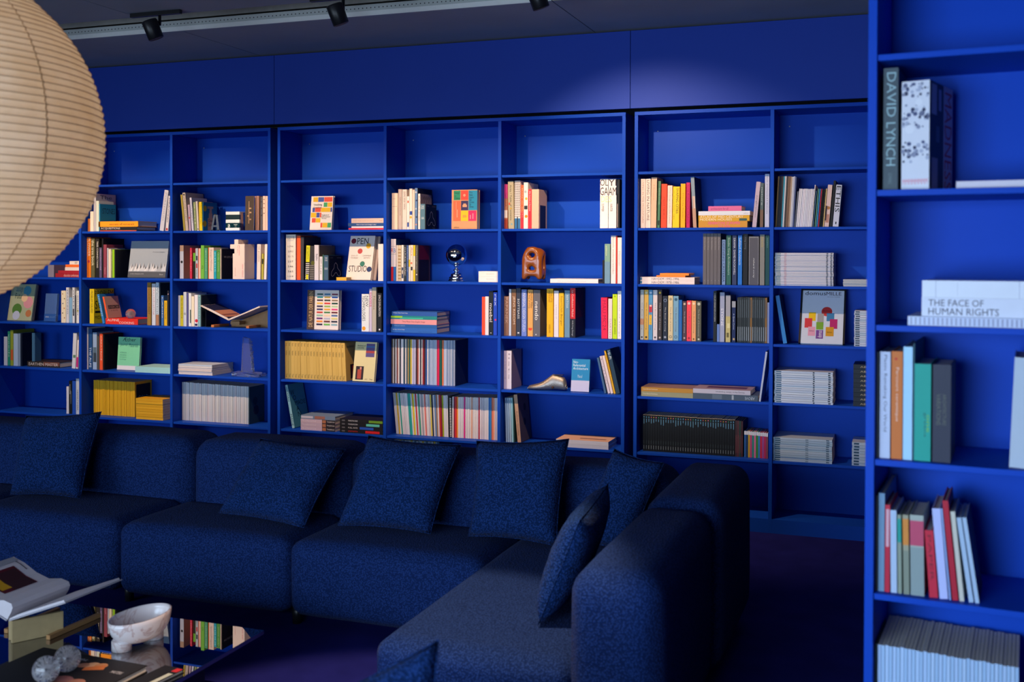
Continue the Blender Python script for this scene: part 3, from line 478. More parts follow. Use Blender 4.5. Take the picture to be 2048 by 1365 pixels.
('U','f',0.2047,0.055,1.3567,0.0304,0.17,0.2194,0.0,'383430','dark striped book in row left of OPEN STUDIO cover',{'s':[('r',0,0.03,1,0.05,'a0948c'),('r',0,0.08499999999999999,1,0.10500000000000001,'a0948c'),('r',0,0.14,1,0.16,'a0948c'),('r',0,0.195,1,0.21500000000000002,'a0948c'),('r',0,0.25,1,0.27,'a0948c'),('r',0,0.30500000000000005,1,0.325,'a0948c'),('r',0,0.36,1,0.38,'a0948c'),('r',0,0.41500000000000004,1,0.435,'a0948c'),('c',0.75,0.5,0.45,'606018')],'n':'book'}),
('U','f',0.2389,0.055,1.3567,0.0309,0.17,0.225,0.0,'e8e0e4','white book with dark letters in row left of OPEN STUDIO cover',{'t':'Shoplifters','tc':'403c48','tb':(0.55,0.75),'tw':0.6,'n':'book'}),
('U','f',0.2715,0.055,1.3567,0.0031,0.2,0.2212,0.0,'80705c','tall taupe book in row left of OPEN STUDIO cover',{'n':'book'}),
('U','f',0.2763,0.055,1.3567,0.0207,0.17,0.151,0.0,'ece6e6','short white book in row left of OPEN STUDIO cover',{'t':'Zug','tc':'707070','n':'book'}),
('U','f',0.2986,0.055,1.3567,0.0074,0.17,0.1628,0.0,'3a6a54','thin green book in row left of OPEN STUDIO cover',{'n':'book'}),
('U','f',0.3081,0.055,1.3567,0.0307,0.16,0.1595,0.0,'40607a','steel blue book with white drawing in row left of OPEN STUDIO cover',{'s':[('T',0.2,0.85,0.8,0.92,'THE','d8dce0'),('T',0.2,0.76,0.8,0.83,'HUMAN','d8dce0'),('T',0.1,0.42,0.9,0.52,'AA','d0d8e0')],'n':'book'}),
('U','f',0.3405,0.055,1.3567,0.0042,0.17,0.1559,0.0,'0c1018','black book with white outline figure in row left of OPEN STUDIO cover',{'loop':1,'c':[('T',0.1,0.9,0.3,0.94,'DAS','808890'),('T',0.6,0.9,0.9,0.94,'HUMAN','808890')],'n':'book'}),
('L','f',0.4202,0.015,1.3567,0.007,0.08,0.0713,0,'e8b030','thin yellow book lowest under poster book beside OPEN STUDIO book',{'n':'book'}),
('L','f',0.4212,0.015,1.3641,0.0061,0.08,0.0703,0,'f0c040','thin yellow book second under poster book beside OPEN STUDIO book',{'n':'book'}),
('L','f',0.4202,0.015,1.3706,0.0061,0.08,0.0713,0,'e8b838','thin yellow book topmost under poster book beside OPEN STUDIO book',{'n':'book'}),
('F','f',0.4536,0.075,1.3567,0.02,0.1756,0.2873,-0.2358,'e8dcd4','large white faced-out book with title OPEN STUDIO and coloured dots',{'c':[('T',0.29,0.81,0.75,0.95,'PEN','20242c'),('c',0.15,0.88,0.1,'701030'),('c',0.77,0.77,0.1,'e8a820'),('c',0.45,0.65,0.1,'c04848'),('c',0.6,0.36,0.1,'307868'),('c',0.9,0.24,0.1,'1c3868'),('T',0.07,0.18,0.8,0.32,'STUDIO','20242c'),('T',0.12,0.53,0.38,0.56,'DO-IT','605c5c'),('T',0.1,0.48,0.4,0.51,'YOURSELF','605c5c'),('T',0.58,0.53,0.92,0.56,'CONTEMPORARY','605c5c'),('T',0.62,0.48,0.88,0.51,'ARTISTS','605c5c')],'n':'book'}),
('F','f',0.4835,0.102,1.3567,0.012,0.1674,0.2861,-0.2399,'a8948c','beige book leaning behind the OPEN STUDIO book',{'n':'book'}),
('U','f',0.7111,0.02,1.3567,0.0344,0.1,0.2306,0.0,'ece0da','white book standing between OPEN STUDIO book and divider',{'n':'book'}),
('F','f',0.162,0.09,1.0367,0.035,0.2294,0.2536,-0.046,'ece2da','white faced-out book with dark spine band and colour chips',{'c':[('r',0,0,0.24,1,'4c3830'),('T',0.06,0.06,0.18,0.96,'DIE NATUR DER FARBEN','d8b480',90),('r',0.31,0.875,0.5,0.915,'205c50'),('r',0.5449999999999999,0.875,0.7349999999999999,0.915,'3478a0'),('r',0.78,0.875,0.97,0.915,'84304c'),('r',0.31,0.7985,0.5,0.8385,'288c94'),('r',0.5449999999999999,0.7985,0.7349999999999999,0.8385,'b09840'),('r',0.78,0.7985,0.97,0.8385,'1c50a0'),('r',0.31,0.722,0.5,0.762,'4c3038'),('r',0.5449999999999999,0.722,0.7349999999999999,0.762,'303c38'),('r',0.78,0.722,0.97,0.762,'8c7860'),('r',0.31,0.6455,0.5,0.6855,'ecb840'),('r',0.5449999999999999,0.6455,0.7349999999999999,0.6855,'d83c34'),('r',0.78,0.6455,0.97,0.6855,'1c4c40'),('r',0.31,0.569,0.5,0.609,'382c54'),('r',0.5449999999999999,0.569,0.7349999999999999,0.609,'90b858'),('r',0.78,0.569,0.97,0.609,'b0d0a0'),('r',0.31,0.4925,0.5,0.5325,'3c3868'),('r',0.5449999999999999,0.4925,0.7349999999999999,0.5325,'e8a838'),('r',0.78,0.4925,0.97,0.5325,'e04088'),('r',0.31,0.41600000000000004,0.5,0.45600000000000007,'d04030'),('r',0.5449999999999999,0.41600000000000004,0.7349999999999999,0.45600000000000007,'4c8850'),('r',0.78,0.41600000000000004,0.97,0.45600000000000007,'6c2c34'),('r',0.31,0.3395,0.5,0.37950000000000006,'90c0a8'),('r',0.5449999999999999,0.3395,0.7349999999999999,0.37950000000000006,'f0d0b0'),('r',0.78,0.3395,0.97,0.37950000000000006,'4c6ca0'),('r',0.31,0.263,0.5,0.30300000000000005,'70387c'),('r',0.5449999999999999,0.263,0.7349999999999999,0.30300000000000005,'b8bcd0'),('r',0.78,0.263,0.97,0.30300000000000005,'d8d080'),('r',0.31,0.1865,0.5,0.22650000000000003,'f08c20'),('r',0.5449999999999999,0.1865,0.7349999999999999,0.22650000000000003,'6c3030'),('r',0.78,0.1865,0.97,0.22650000000000003,'24283c'),('r',0.31,0.10999999999999999,0.5,0.15000000000000002,'2c1c40'),('r',0.5449999999999999,0.10999999999999999,0.7349999999999999,0.15000000000000002,'6cbc50'),('r',0.78,0.10999999999999999,0.97,0.15000000000000002,'88b0b8')],'n':'book'}),
('U','f',0.5785,0.055,1.0367,0.0505,0.17,0.2357,0.0,'e8ecec','white book titled NEW TECHNOLOGIES in row right of the colour chips book',{'s':[('T',0.55,0.66,0.9,0.95,'NEW','202830',-90),('T',0.1,0.28,0.5,0.96,'TECHNOLOGIES','202830',-90),('c',0.3,0.08,0.25,'f0a020')],'n':'book'}),
('U','f',0.6321,0.055,1.0367,0.0172,0.17,0.2692,0.0,'d0c4dc','lilac white book with red letters in row right of the colour chips book',{'t':'SWISS','tc':'d02840','tb':(0.58,0.92),'tw':0.7,'n':'book'}),
('U','f',0.6516,0.055,1.0367,0.0282,0.17,0.2793,0.0,'bcb4a4','tall putty grey book in row right of the colour chips book',{'t':'Notes','tc':'706858','tb':(0.5,0.8),'n':'book'}),
('U','f',0.6812,0.055,1.0367,0.0062,0.213,0.2774,0.0,'0c0e12','tall thin black book in row right of the colour chips book',{'n':'book'}),
('U','f',0.6896,0.055,1.0367,0.028,0.17,0.2434,0.0,'16181e','black book titled SPACE EXPLORATION in row right of the colour chips book',{'t':'SPACE EXPLORATION','tc':'e0dcdc','tb':(0.4,0.95),'tw':0.5,'s':[('c',0.5,0.06,0.2,'e0dcdc')],'n':'book'}),
('R','f',0.0228,0.441,0.055,0.7167,0.0226,0.17,(0.2451,0.2443,-0.0081,-0.0511,19),['d8b058','d4ac54','dcb45c'],'tan spined book of the matching tan set under the colour chips book',{'s':[('T',0.25,0.62,0.75,0.74,'Handbook','6c5424',-90),('T',0.25,0.86,0.75,0.95,'Set','6c5424',-90),('T',0.25,0.03,0.8,0.13,'Triest','3c2c10',-90)],'n':'book','g':'matching tan books'}),
('U','f',0.4649,0.055,0.7167,0.0051,0.17,0.2427,-0.0513,'d8b058','last tan book of the set with a dark picture on its cover',{'c':[('r',0.35,0.04,0.95,0.42,'281418'),('r',0.5,0.08,0.7,0.38,'a03828'),('T',0.1,0.86,0.7,0.93,'Aesthetics','2c3c38')],'n':'book'}),
('F','f',0.5104,0.06,0.7167,0.022,0.1519,0.2492,-0.1789,'dcd09c','pale yellow faced-out book with two small pictures on cover',{'c':[('r',0.52,0.62,0.92,0.96,'5c4c84'),('r',0.52,0.72,0.92,0.78,'a03c40'),('r',0.52,0.86,0.92,0.9,'3c6ca8'),('r',0.12,0.04,0.48,0.38,'281820'),('r',0.2,0.06,0.38,0.3,'b04838'),('r',0.3,0.3,0.38,0.36,'d09080'),('T',0.1,0.88,0.48,0.93,'Aesthetics of','2c4440'),('T',0.1,0.82,0.42,0.87,'Sustainability','2c4440'),('T',0.56,0.04,0.68,0.07,'2017','302c20'),('T',0.78,0.04,0.93,0.07,'Triest','302c20')],'n':'book'}),
('U','f',0.0771,0.055,0.3967,0.0179,0.19,0.2819,-0.1933,'9cd0dc','light blue book titled WOMAN MADE leaning left',{'s':[('T',0.15,0.62,0.85,0.95,'WOMAN','1c3440',-90),('T',0.15,0.05,0.85,0.32,'MADE','1c3440',-90)],'c':[('r',0,0,1,1,'4c98ac'),('T',0.1,0.74,0.35,0.86,'W','142c38'),('T',0.2,0.62,0.4,0.73,'O','142c38'),('T',0.28,0.5,0.95,0.6,'MADE','142c38'),('T',0.3,0.36,0.5,0.47,'A','142c38'),('T',0.35,0.23,0.55,0.34,'N','142c38')],'n':'book'}),
('L','f',0.1607,0.02,0.3967,0.0235,0.24,0.2496,0,'c8b4cc','pink and black book in flat pile beside leaning blue book',{'g':'pink and black books','n':'book','s':[('r',0.62,0,1,1,'28242c'),('r',0.63,0.1,0.73,0.9,'b07050'),('T',0.76,0.25,0.98,0.75,'Templehouse','e0d8dc'),('T',0.04,0.3,0.45,0.75,'The architecture book','e8dce8')]}),
('L','f',0.1606,0.02,0.4206,0.0235,0.24,0.2496,0,'c4b0c8','pink and black book in flat pile beside leaning blue book',{'g':'pink and black books','n':'book','s':[('r',0.62,0,1,1,'28242c'),('r',0.63,0.1,0.73,0.9,'b07050'),('T',0.76,0.25,0.98,0.75,'Templehouse','e0d8dc'),('T',0.04,0.3,0.45,0.75,'The architecture book','e8dce8')]}),
('L','f',0.1606,0.02,0.4445,0.0235,0.24,0.2496,0,'ccb4c8','pink and black book in flat pile beside leaning blue book',{'g':'pink and black books','n':'book','s':[('r',0.62,0,1,1,'28242c'),('r',0.63,0.1,0.73,0.9,'b07050'),('T',0.76,0.25,0.98,0.75,'Templehouse','e0d8dc'),('T',0.04,0.3,0.45,0.75,'The architecture book','e8dce8')]}),
('L','f',0.1632,0.02,0.4687,0.0235,0.24,0.2469,0,'7088a8','topmost book of the pink and black pile,blue picture spine',{'s':[('r',0.4,0.1,0.7,0.9,'a06c60'),('r',0.0,0.2,0.35,0.8,'c8c4d4')],'n':'book'}),
('L','f',0.4431,0.02,0.3967,0.0216,0.22,0.3008,0,'18161c','lowest black book with red bar in the pile of four black books',{'t':('KONSTRUKTION',0.2,0.3,0.42,0.7,'c82820'),'s':[('r',0.6,0.15,0.93,0.85,'d82028'),('r',0.05,0.3,0.12,0.7,'606068')],'n':'book'}),
('L','f',0.4431,0.02,0.4187,0.0216,0.22,0.3007,0,'18161c','black book with blue bar in the pile of four black books',{'t':('FULL ARTS',0.2,0.3,0.42,0.7,'d8d8e0'),'s':[('r',0.47,0.15,0.79,0.85,'2858c8'),('r',0.05,0.3,0.12,0.7,'606068')],'n':'book'}),
('L','f',0.443,0.02,0.4408,0.0216,0.22,0.3007,0,'18161c','black book with turquoise bar in the pile of four black books',{'t':('MONOGRAFIE DORIN',0.2,0.3,0.42,0.7,'d8d8e0'),'s':[('r',0.62,0.15,0.93,0.85,'60c8b8'),('r',0.05,0.3,0.12,0.7,'606068')],'n':'book'}),
('L','f',0.443,0.02,0.4628,0.0216,0.22,0.3007,0,'18161c','topmost black book with green bar in the pile of four black books',{'t':('MARKETING SERIE',0.2,0.3,0.42,0.7,'d8d8e0'),'s':[('r',0.68,0.15,1,0.85,'6c9c28'),('r',0.05,0.3,0.12,0.7,'606068')],'n':'book'}),
('U','f',0.7879,0.055,1.6767,0.0399,0.17,0.2278,0.0,'e8ccb4','thick peach book in top row near kraft faced-out book',{'s':[('r',0.1,0.84,0.7,0.845,'504840'),('r',0.1,0.63,0.9,0.635,'504840')],'n':'book'}),
('U','f',0.8323,0.055,1.6767,0.0243,0.17,0.2506,0.0,'bcaaa0','tall greige book in top row near kraft faced-out book',{'t':'Self-published books','tc':'786860','tb':(0.35,0.8),'n':'book'}),
('U','f',0.8599,0.055,1.6767,0.0297,0.17,0.2491,0.0,'dccec4','cream book with dark lettering in top row near kraft faced-out book',{'t':'GRAPHIC DESIGN THINKING','tc':'585050','tb':(0.5,0.95),'tw':0.45,'n':'book'}),
('U','f',0.8919,0.055,1.6767,0.0143,0.17,0.2061,0.0,'ece2de','short white book with orange and blue marks in top row near kraft faced-out book',{'s':[('r',0.2,0.8,0.8,0.87,'d06040'),('r',0.1,0.08,0.9,0.2,'28509c'),('r',0.2,0.2,0.8,0.22,'202020')],'n':'book'}),
('U','f',0.9084,0.055,1.6767,0.0186,0.17,0.2532,0.0,'e8dad0','tall white book with blue and yellow shapes in top row near kraft faced-out book',{'s':[('r',0.1,0.36,1,0.45,'28489c'),('c',0.5,0.3,0.4,'f0a820')],'n':'book'}),
('U','f',0.9293,0.055,1.6767,0.0147,0.17,0.2453,0.0,'e4ccbc','plain beige book in top row near kraft faced-out book',{'n':'book'}),
('U','f',0.9463,0.055,1.6767,0.0158,0.17,0.2565,0.0,'5c80b0','tall book with blue camouflage pattern in top row near kraft faced-out book',{'s':[('c',0.4,0.9,0.35,'c8d0dc'),('c',0.6,0.7,0.35,'24345c'),('c',0.4,0.5,0.35,'b0bccc'),('c',0.6,0.3,0.35,'2c3c60'),('c',0.5,0.12,0.35,'c09080')],'n':'book'}),
('U','f',0.9632,0.055,1.6767,0.003,0.21,0.2552,0.0,'141c30','thin tall navy book in top row near kraft faced-out book',{'n':'book'}),
('U','f',0.9676,0.055,1.6767,0.0136,0.17,0.2213,0.0,'ece2de','white book with black edge lettering in top row near kraft faced-out book',{'t':'BUSINESS OF LETTERS','tc':'302c2c','c':[('r',0,0,1,1,'988888'),('T',0.2,0.75,0.9,0.95,'MMMM','605450')],'n':'book'}),
('U','f',0.9834,0.055,1.6767,0.0299,0.17,0.1574,0.0,'547c90','short steel blue book in top row near kraft faced-out book',{'s':[('T',0.1,0.88,0.8,0.94,'THE','d8e0e4'),('T',0.1,0.8,0.8,0.87,'DESIGN','d8e0e4'),('T',0.2,0.4,0.8,0.5,'AA','d8e0e4')],'n':'book'}),
('U','f',1.015,0.055,1.6767,0.0048,0.16,0.157,0.0,'0c1018','short black book with white outline figure in top row near kraft faced-out book',{'loop':1,'c':[('T',0.1,0.9,0.3,0.94,'THE','808890'),('T',0.6,0.9,0.9,0.94,'HUMAN','a08c84'),('T',0.6,0.05,0.85,0.09,'IDEA','808890')],'n':'book'}),
('F','f',1.1763,0.09,1.6767,0.045,0.1683,0.2419,-0.0165,'dca070','kraft faced-out book with eight coloured picture squares in top row near kraft faced-out book',{'c':[('r',0.08,0.74,0.34,0.98,'2c9870'),('r',0.36,0.74,0.65,0.98,'e85040'),('r',0.66,0.48,1,0.98,'2494b8'),('r',0.06,0.21,0.36,0.72,'e87048'),('r',0.37,0.48,0.65,0.72,'383060'),('r',0.37,0.21,0.65,0.47,'f0c820'),('r',0.66,0.21,0.97,0.47,'d82c68'),('T',0.1,0.88,0.3,0.95,'Design','103c2c'),('T',0.1,0.82,0.18,0.87,'for','103c2c'),('T',0.1,0.76,0.33,0.81,'Children','103c2c'),('T',0.7,0.9,0.82,0.95,'Play','103040'),('T',0.7,0.84,0.82,0.89,'Ride','103040'),('T',0.7,0.78,0.86,0.83,'Learn','103040'),('T',0.7,0.72,0.78,0.77,'Eat','103040'),('T',0.7,0.66,0.88,0.71,'Create','103040'),('T',0.7,0.6,0.76,0.65,'Sit','103040'),('T',0.7,0.54,0.86,0.59,'Sleep','103040'),('r',0.43,0.56,0.6,0.62,'e0a880'),('r',0.46,0.62,0.57,0.65,'e0a880'),('r',0.17,0.5,0.19,0.7,'f0a080'),('r',0.2,0.3,0.24,0.5,'f0a080'),('r',0.44,0.3,0.58,0.36,'e0a040'),('r',0.72,0.26,0.76,0.36,'f08ca0'),('r',0.82,0.26,0.86,0.4,'f08ca0'),('c',0.5,0.86,0.05,'f0a080'),('T',0.1,0.03,0.3,0.07,'edition','806040')],'n':'book'}),
('U','f',0.783,0.055,1.3567,0.0328,0.2,0.2618,0.0,'e4d8d8','tall white book with red and blue foot in row left of chrome globe',{'s':[('r',0,0,0.5,0.34,'c81828'),('r',0.5,0,1,0.34,'2068b8'),('T',0.05,0.68,0.45,0.78,'R','c82c30'),('T',0.55,0.68,0.95,0.78,'B','3068a8'),('r',0,0.64,1,0.645,'605858'),('r',0,0.82,1,0.825,'605858')],'c':[('r',0,0,1,1,'1c4478')],'n':'book'}),
('U','f',0.8197,0.055,1.3567,0.0083,0.17,0.2231,0.0,'ecd8cc','thin cream book in row left of chrome globe',{'n':'book'}),
('U','f',0.8302,0.055,1.3567,0.0221,0.17,0.2231,0.0,'ccbc9c','book with fine gold pattern in row left of chrome globe',{'s':[('r',0.1,0.05,0.9,0.09,'a8885c'),('r',0.1,0.14,0.9,0.18,'a8885c'),('r',0.1,0.22999999999999998,0.9,0.27,'a8885c'),('r',0.1,0.32,0.9,0.36,'a8885c'),('r',0.1,0.41,0.9,0.44999999999999996,'a8885c'),('r',0.1,0.49999999999999994,0.9,0.5399999999999999,'a8885c'),('r',0.1,0.5900000000000001,0.9,0.63,'a8885c'),('r',0.1,0.68,0.9,0.72,'a8885c'),('r',0.1,0.77,0.9,0.8099999999999999,'a8885c'),('r',0.1,0.86,0.9,0.8999999999999999,'a8885c')],'n':'book'}),
('U','f',0.8546,0.055,1.3567,0.0143,0.17,0.2241,0.0,'e8e0d4','white book with navy foot in row left of chrome globe',{'s':[('r',0.1,0.08,0.9,0.38,'283c5c'),('r',0.3,0.2,0.7,0.3,'d8d0c4')],'n':'book'}),
('U','f',0.8711,0.055,1.3567,0.0148,0.17,0.2216,0.0,'2c3438','black book with white block letters in row left of chrome globe',{'t':'CULTURAL GRAPHIC','tc':'dcd8d0','tb':(0.15,0.95),'tw':0.6,'n':'book'}),
('U','f',0.8893,0.055,1.3567,0.0115,0.17,0.2231,0.0,'3c5c98','blue book in row left of chrome globe',{'t':'typography','tc':'b0c0dc','n':'book'}),
('U','f',0.9042,0.055,1.3567,0.0087,0.17,0.223,0.0,'ece4d4','cream book with yellow half in row left of chrome globe',{'s':[('r',0,0.4,1,0.6,'e0c020')],'n':'book'}),
('U','f',0.9152,0.055,1.3567,0.0186,0.17,0.224,0.0,'e8dcc4','book with red and black drawing in row left of chrome globe',{'s':[('c',0.4,0.5,0.35,'e07858'),('r',0.2,0.3,0.8,0.4,'202020'),('c',0.6,0.35,0.2,'181818')],'t':'Art','tc':'c05030','tb':(0.7,0.95),'n':'book'}),
('U','f',0.9361,0.055,1.3567,0.0115,0.17,0.223,0.0,'f0cc18','yellow book in row left of chrome globe',{'s':[('r',0,0.32,1,0.7,'e8e0d0')],'n':'book'}),
('U','f',0.9503,0.055,1.3567,0.0153,0.17,0.223,0.0,'54524c','dark grey book with small white mark in row left of chrome globe',{'t':'Learning from type history','tc':'c8c4b8','s':[('r',0.2,0.17,0.8,0.2,'e0d8d0')],'n':'book'}),
('U','f',0.9673,0.055,1.3567,0.0043,0.17,0.2215,0.0,'1c0c18','black book with dark red cover picture in row left of chrome globe',{'c':[('r',0.05,0.6,1,1,'6c1024'),('r',0.9,0,1,1,'50383c')],'n':'book'}),
('L','f',1.37,0.055,1.3567,0.0327,0.12,0.1241,0,'f0e6e0','lower of two cream boxes at shelf end right of chrome globe',{'t':('Vitra miniatures',0.4,0.5,0.8,0.62,'a09088'),'box':1,'n':'book'}),
('L','f',1.3699,0.055,1.3898,0.0317,0.12,0.1241,0,'f0e6e0','upper of two cream boxes at shelf end right of chrome globe',{'t':('Vitra miniatures',0.4,0.45,0.8,0.57,'a09088'),'box':1,'n':'book'}),
('L','f',0.7831,0.055,1.0367,0.0311,0.2,0.3127,0,'2c68b8','blue book lowest in flat pile under the chrome globe shelf',{'t':('100 Years of Swiss Design',0.04,0.45,0.3,0.7,'e0e8f0'),'s':[('r',0.6,0.2,0.9,0.24,'1c4888')],'n':'book'}),
('L','f',0.788,0.055,1.0682,0.0206,0.2,0.3077,0,'2460a8','blue book second from bottom in flat pile under the chrome globe shelf',{'t':('Museum edition',0.06,0.4,0.3,0.7,'a0c0e0'),'n':'book'}),
('L','f',0.7813,0.055,1.0891,0.0303,0.2,0.3127,0,'f0a0a0','pink book in flat pile under the chrome globe shelf',{'t':('Three Phases Swiss Graphic Design',0.25,0.3,0.75,0.7,'803838'),'n':'book'}),
('L','f',0.7829,0.055,1.1198,0.0213,0.2,0.3126,0,'208c8c','iridescent green book in flat pile under the chrome globe shelf',{'s':[('r',0,0.4,0.25,0.9,'a0d020'),('r',0.2,0.1,0.7,0.5,'40c0a0')],'n':'book'}),
('L','f',0.7895,0.055,1.1415,0.0265,0.2,0.3076,0,'2c5cac','blue book topmost in flat pile under the chrome globe shelf',{'t':('100 Years of Swiss Graphic Design',0.03,0.45,0.35,0.75,'e0e8f0'),'n':'book'}),
('U','f',1.3925,0.055,1.0367,0.0198,0.17,0.2305,0.0,'f04c28','orange red book in short row left of brown book row',{'n':'book'}),
('U','f',1.4137,0.055,1.0367,0.0221,0.17,0.233,0.0,'dcdce0','white book in short row left of brown book row',{'n':'book'}),
('U','f',1.438,0.055,1.0367,0.026,0.17,0.2662,0.0,'121a22','tall black book with white letters in short row left of brown book row',{'t':'moebel','tc':'e8e4e0','tb':(0.3,0.72),'tw':0.7,'s':[('r',0.4,0.04,0.6,0.06,'e0e0e0')],'n':'book'}),
('U','f',1.4669,0.055,1.0367,0.0228,0.17,0.2593,0.0,'1844c0','tall blue book with pink dot in short row left of brown book row',{'s':[('c',0.6,0.36,0.25,'e02060')],'t':'rex','tc':'c0c8e8','tb':(0.68,0.95),'n':'book'}),
('R','f',0.7781,1.2001,0.07,0.7167,0.0088,0.198,(0.2786,0.2804,0.0,0.0,46),['584834','e8dcd4','504038','e8e0dc','8c4c44','ecdcd0','38404c','d8ccd4','e8e4e0','2c4860','e8d8cc','50606c','b0905c','205c48','e8c840','d8d0dc','a8a4c4','c8c0d8','4c2c30','b04c3c','e8dcd8','383844','dcccc4','9c1c28','401018','2c5ca0','e8e0e0','708cb0','a8b8d4','b4c0d8','a0b4d0','a8bcd8','bcc8dc','c81848','e01850','206050','185040','f07848','b0bcd4','bcc4d8','90a4c4','a8b4cc','8c9cb8','b4bcd0','7c90b0','a8b0c8','8c98b4','b8b4b8'],'thin magazine in multicoloured row under the pile of blue books',{'n':'magazine','g':'magazines under blue book pile'}),
('U','f',1.2103,0.07,0.7167,0.005,0.198,0.2792,0.0,'101c40','thin dark navy end magazine right of multicoloured row',{'n':'magazine'}),
('R','f',0.8038,1.1496,0.09,0.3967,0.009,0.178,(0.2591,0.2582,-0.0995,-0.0278,37),['e4e0e2','dcdce4','e0b838','e8e0e0','30a090','e4dce0','e0dce0','dcd8e0','e4e0e4','dcdce4','28a8a0','30b0a8','e8e0e0','e8d020','c8e0dc','c83040','d8d4dc','409c80','e4dce0','a8a8b4','e8e0e0','e88078','e0d8dc','e4e0e4','c8ccd8','e8d060','28344c','d8d8e0','6c8cb8','a08068','e4dce0','c8382c','901c38','a0b020','e0dce4','d8dce8','e4e0e4'],'magazine in tightly packed row with white and coloured spines',{'n':'magazine','g':'packed magazines left of spiral notebook'}),
('U','f',1.1615,0.09,0.3967,0.02,0.178,0.2514,-0.0188,'14161a','black and white spiral bound notebook in magazine row',{'s':[('r',0.45,0.02,1,0.04,'e0e0e4'),('r',0.45,0.06,1,0.08,'e0e0e4'),('r',0.45,0.1,1,0.12,'e0e0e4'),('r',0.45,0.13999999999999999,1,0.16,'e0e0e4'),('r',0.45,0.18,1,0.2,'e0e0e4'),('r',0.45,0.22,1,0.24000000000000002,'e0e0e4'),('r',0.45,0.26,1,0.27999999999999997,'e0e0e4'),('r',0.45,0.30000000000000004,1,0.32,'e0e0e4'),('r',0.45,0.34,1,0.36,'e0e0e4'),('r',0.45,0.38,1,0.39999999999999997,'e0e0e4'),('r',0.45,0.42000000000000004,1,0.44,'e0e0e4'),('r',0.45,0.46,1,0.48,'e0e0e4'),('r',0.45,0.5,1,0.52,'e0e0e4'),('r',0.45,0.54,1,0.56,'e0e0e4'),('r',0.45,0.5800000000000001,1,0.6000000000000001,'e0e0e4'),('r',0.45,0.62,1,0.64,'e0e0e4'),('r',0.45,0.66,1,0.68,'e0e0e4'),('r',0.45,0.7000000000000001,1,0.7200000000000001,'e0e0e4'),('r',0.45,0.74,1,0.76,'e0e0e4'),('r',0.45,0.78,1,0.8,'e0e0e4'),('r',0.45,0.8200000000000001,1,0.8400000000000001,'e0e0e4'),('r',0.45,0.86,1,0.88,'e0e0e4'),('r',0.45,0.9,1,0.92,'e0e0e4'),('r',0.45,0.9400000000000001,1,0.9600000000000001,'e0e0e4')],'n':'notebook'}),
('R','f',1.185,1.472,0.09,0.3967,0.009,0.178,(0.2519,0.2579,0.0,0.0,31),['e4dce0','902040','e83830','f09838','e8e0e0','dcd8e0','e4e0e4','d8d4dc','e0288c','e8e0e4','d4d0d8','e4e0e4','e8e0e0','e0a890','dcd8dc','e8e4e4','e4e0e4','d8d4dc','b02c48','e4dce4','d8d0dc','c8c8d4','e0dce4','dcd8e0','e4e0e4','2070c0','4088c8','e0785c','e89c80','e8dce0'],'magazine in packed row between spiral notebook and divider',{'n':'magazine','g':'packed magazines right of spiral notebook'}),
('R','f',0.8323,1.1181,0.03,0.0767,0.0118,0.2,(0.2944,0.2984,-0.0586,-0.0243,24),['a8c0d0','7c9cb0','b8ccd4','c8b850','90b0c8','406c84'],'magazine on bottom shelf just visible above cushion',{'n':'magazine','g':'magazines on the bottom shelf'}),
('U','f',1.5354,0.055,1.6767,0.0191,0.17,0.2683,0.0,'b87858','brown and pink striped book in top row above orange sculpture',{'s':[('r',0,0.68,1,1,'d03c88'),('r',0,0.25,1,0.42,'ecdcd0'),('r',0,0,1,0.22,'a84028')],'t':'NAKURA','tc':'803048','tb':(0.5,0.8),'n':'book'}),
('U','f',1.5616,0.055,1.6767,0.0347,0.17,0.2859,-0.0166,'aca284','olive grey book titled Table of Contents in top row above orange sculpture',{'t':'Arita / Table of Contents','tc':'303428','tb':(0.18,0.92),'tw':0.35,'s':[('r',0.1,0.5,0.35,0.55,'e05030'),('c',0.5,0.43,0.14,'f0b020'),('c',0.6,0.1,0.16,'70a0b0')],'n':'book'}),
('U','f',1.6012,0.055,1.6767,0.0347,0.2,0.288,0.0,'ece4e4','thick book with black and white triangle pattern in top row above orange sculpture',{'tri':1,'s':[('r',0,0,1,0.22,'2c6ca0'),('r',0.42,0,0.58,0.25,'101c2c')],'n':'book'}),
('U','f',1.6408,0.055,1.6767,0.0148,0.17,0.261,0.0,'f46038','orange and red book in top row above orange sculpture',{'s':[('r',0,0,1,0.4,'e02838')],'t':'Kids in style','tc':'f8c8a0','n':'book'}),
('U','f',1.6578,0.055,1.6767,0.0265,0.19,0.2758,0.0,'ece2d8','white book with orange and black illustrations in top row above orange sculpture',{'s':[('c',0.4,0.8,0.3,'a0a8b0'),('c',0.6,0.65,0.3,'f0a840'),('r',0.1,0.42,0.9,0.5,'282c34'),('c',0.6,0.27,0.35,'f08828')],'n':'book'}),
('U','f',1.6865,0.055,1.6767,0.0206,0.17,0.2351,0.0,'f02c3c','red book with white title in top row above orange sculpture',{'t':'Die Cuisine d Antoine','tc':'f4d8d0','tb':(0.45,0.95),'tw':0.4,'n':'book'}),
('U','f',1.7087,0.055,1.6767,0.0438,0.155,0.2347,0.0,'d8b49c','thick kraft slipcase with navy window in top row above orange sculpture',{'c':[('r',0.15,0,0.85,0.6,'141c40')],'n':'book'}),
('U','f',2.128,0.055,1.6767,0.0474,0.2,0.2867,0.0,'f4ece8','left white volume of pair with huge black letters in top row above orange sculpture',{'s':[('T',0,0.86,1,0.99,'OL','302428'),('T',0,0.67,1,0.83,'GA','302428'),('T',0.15,0.53,1,0.65,'DE','e8dca8'),('T',0.2,0.34,0.5,0.5,'SUMMER','403838',-90),('r',0.05,0.06,0.95,0.063,'b0a8a4')],'n':'book'}),
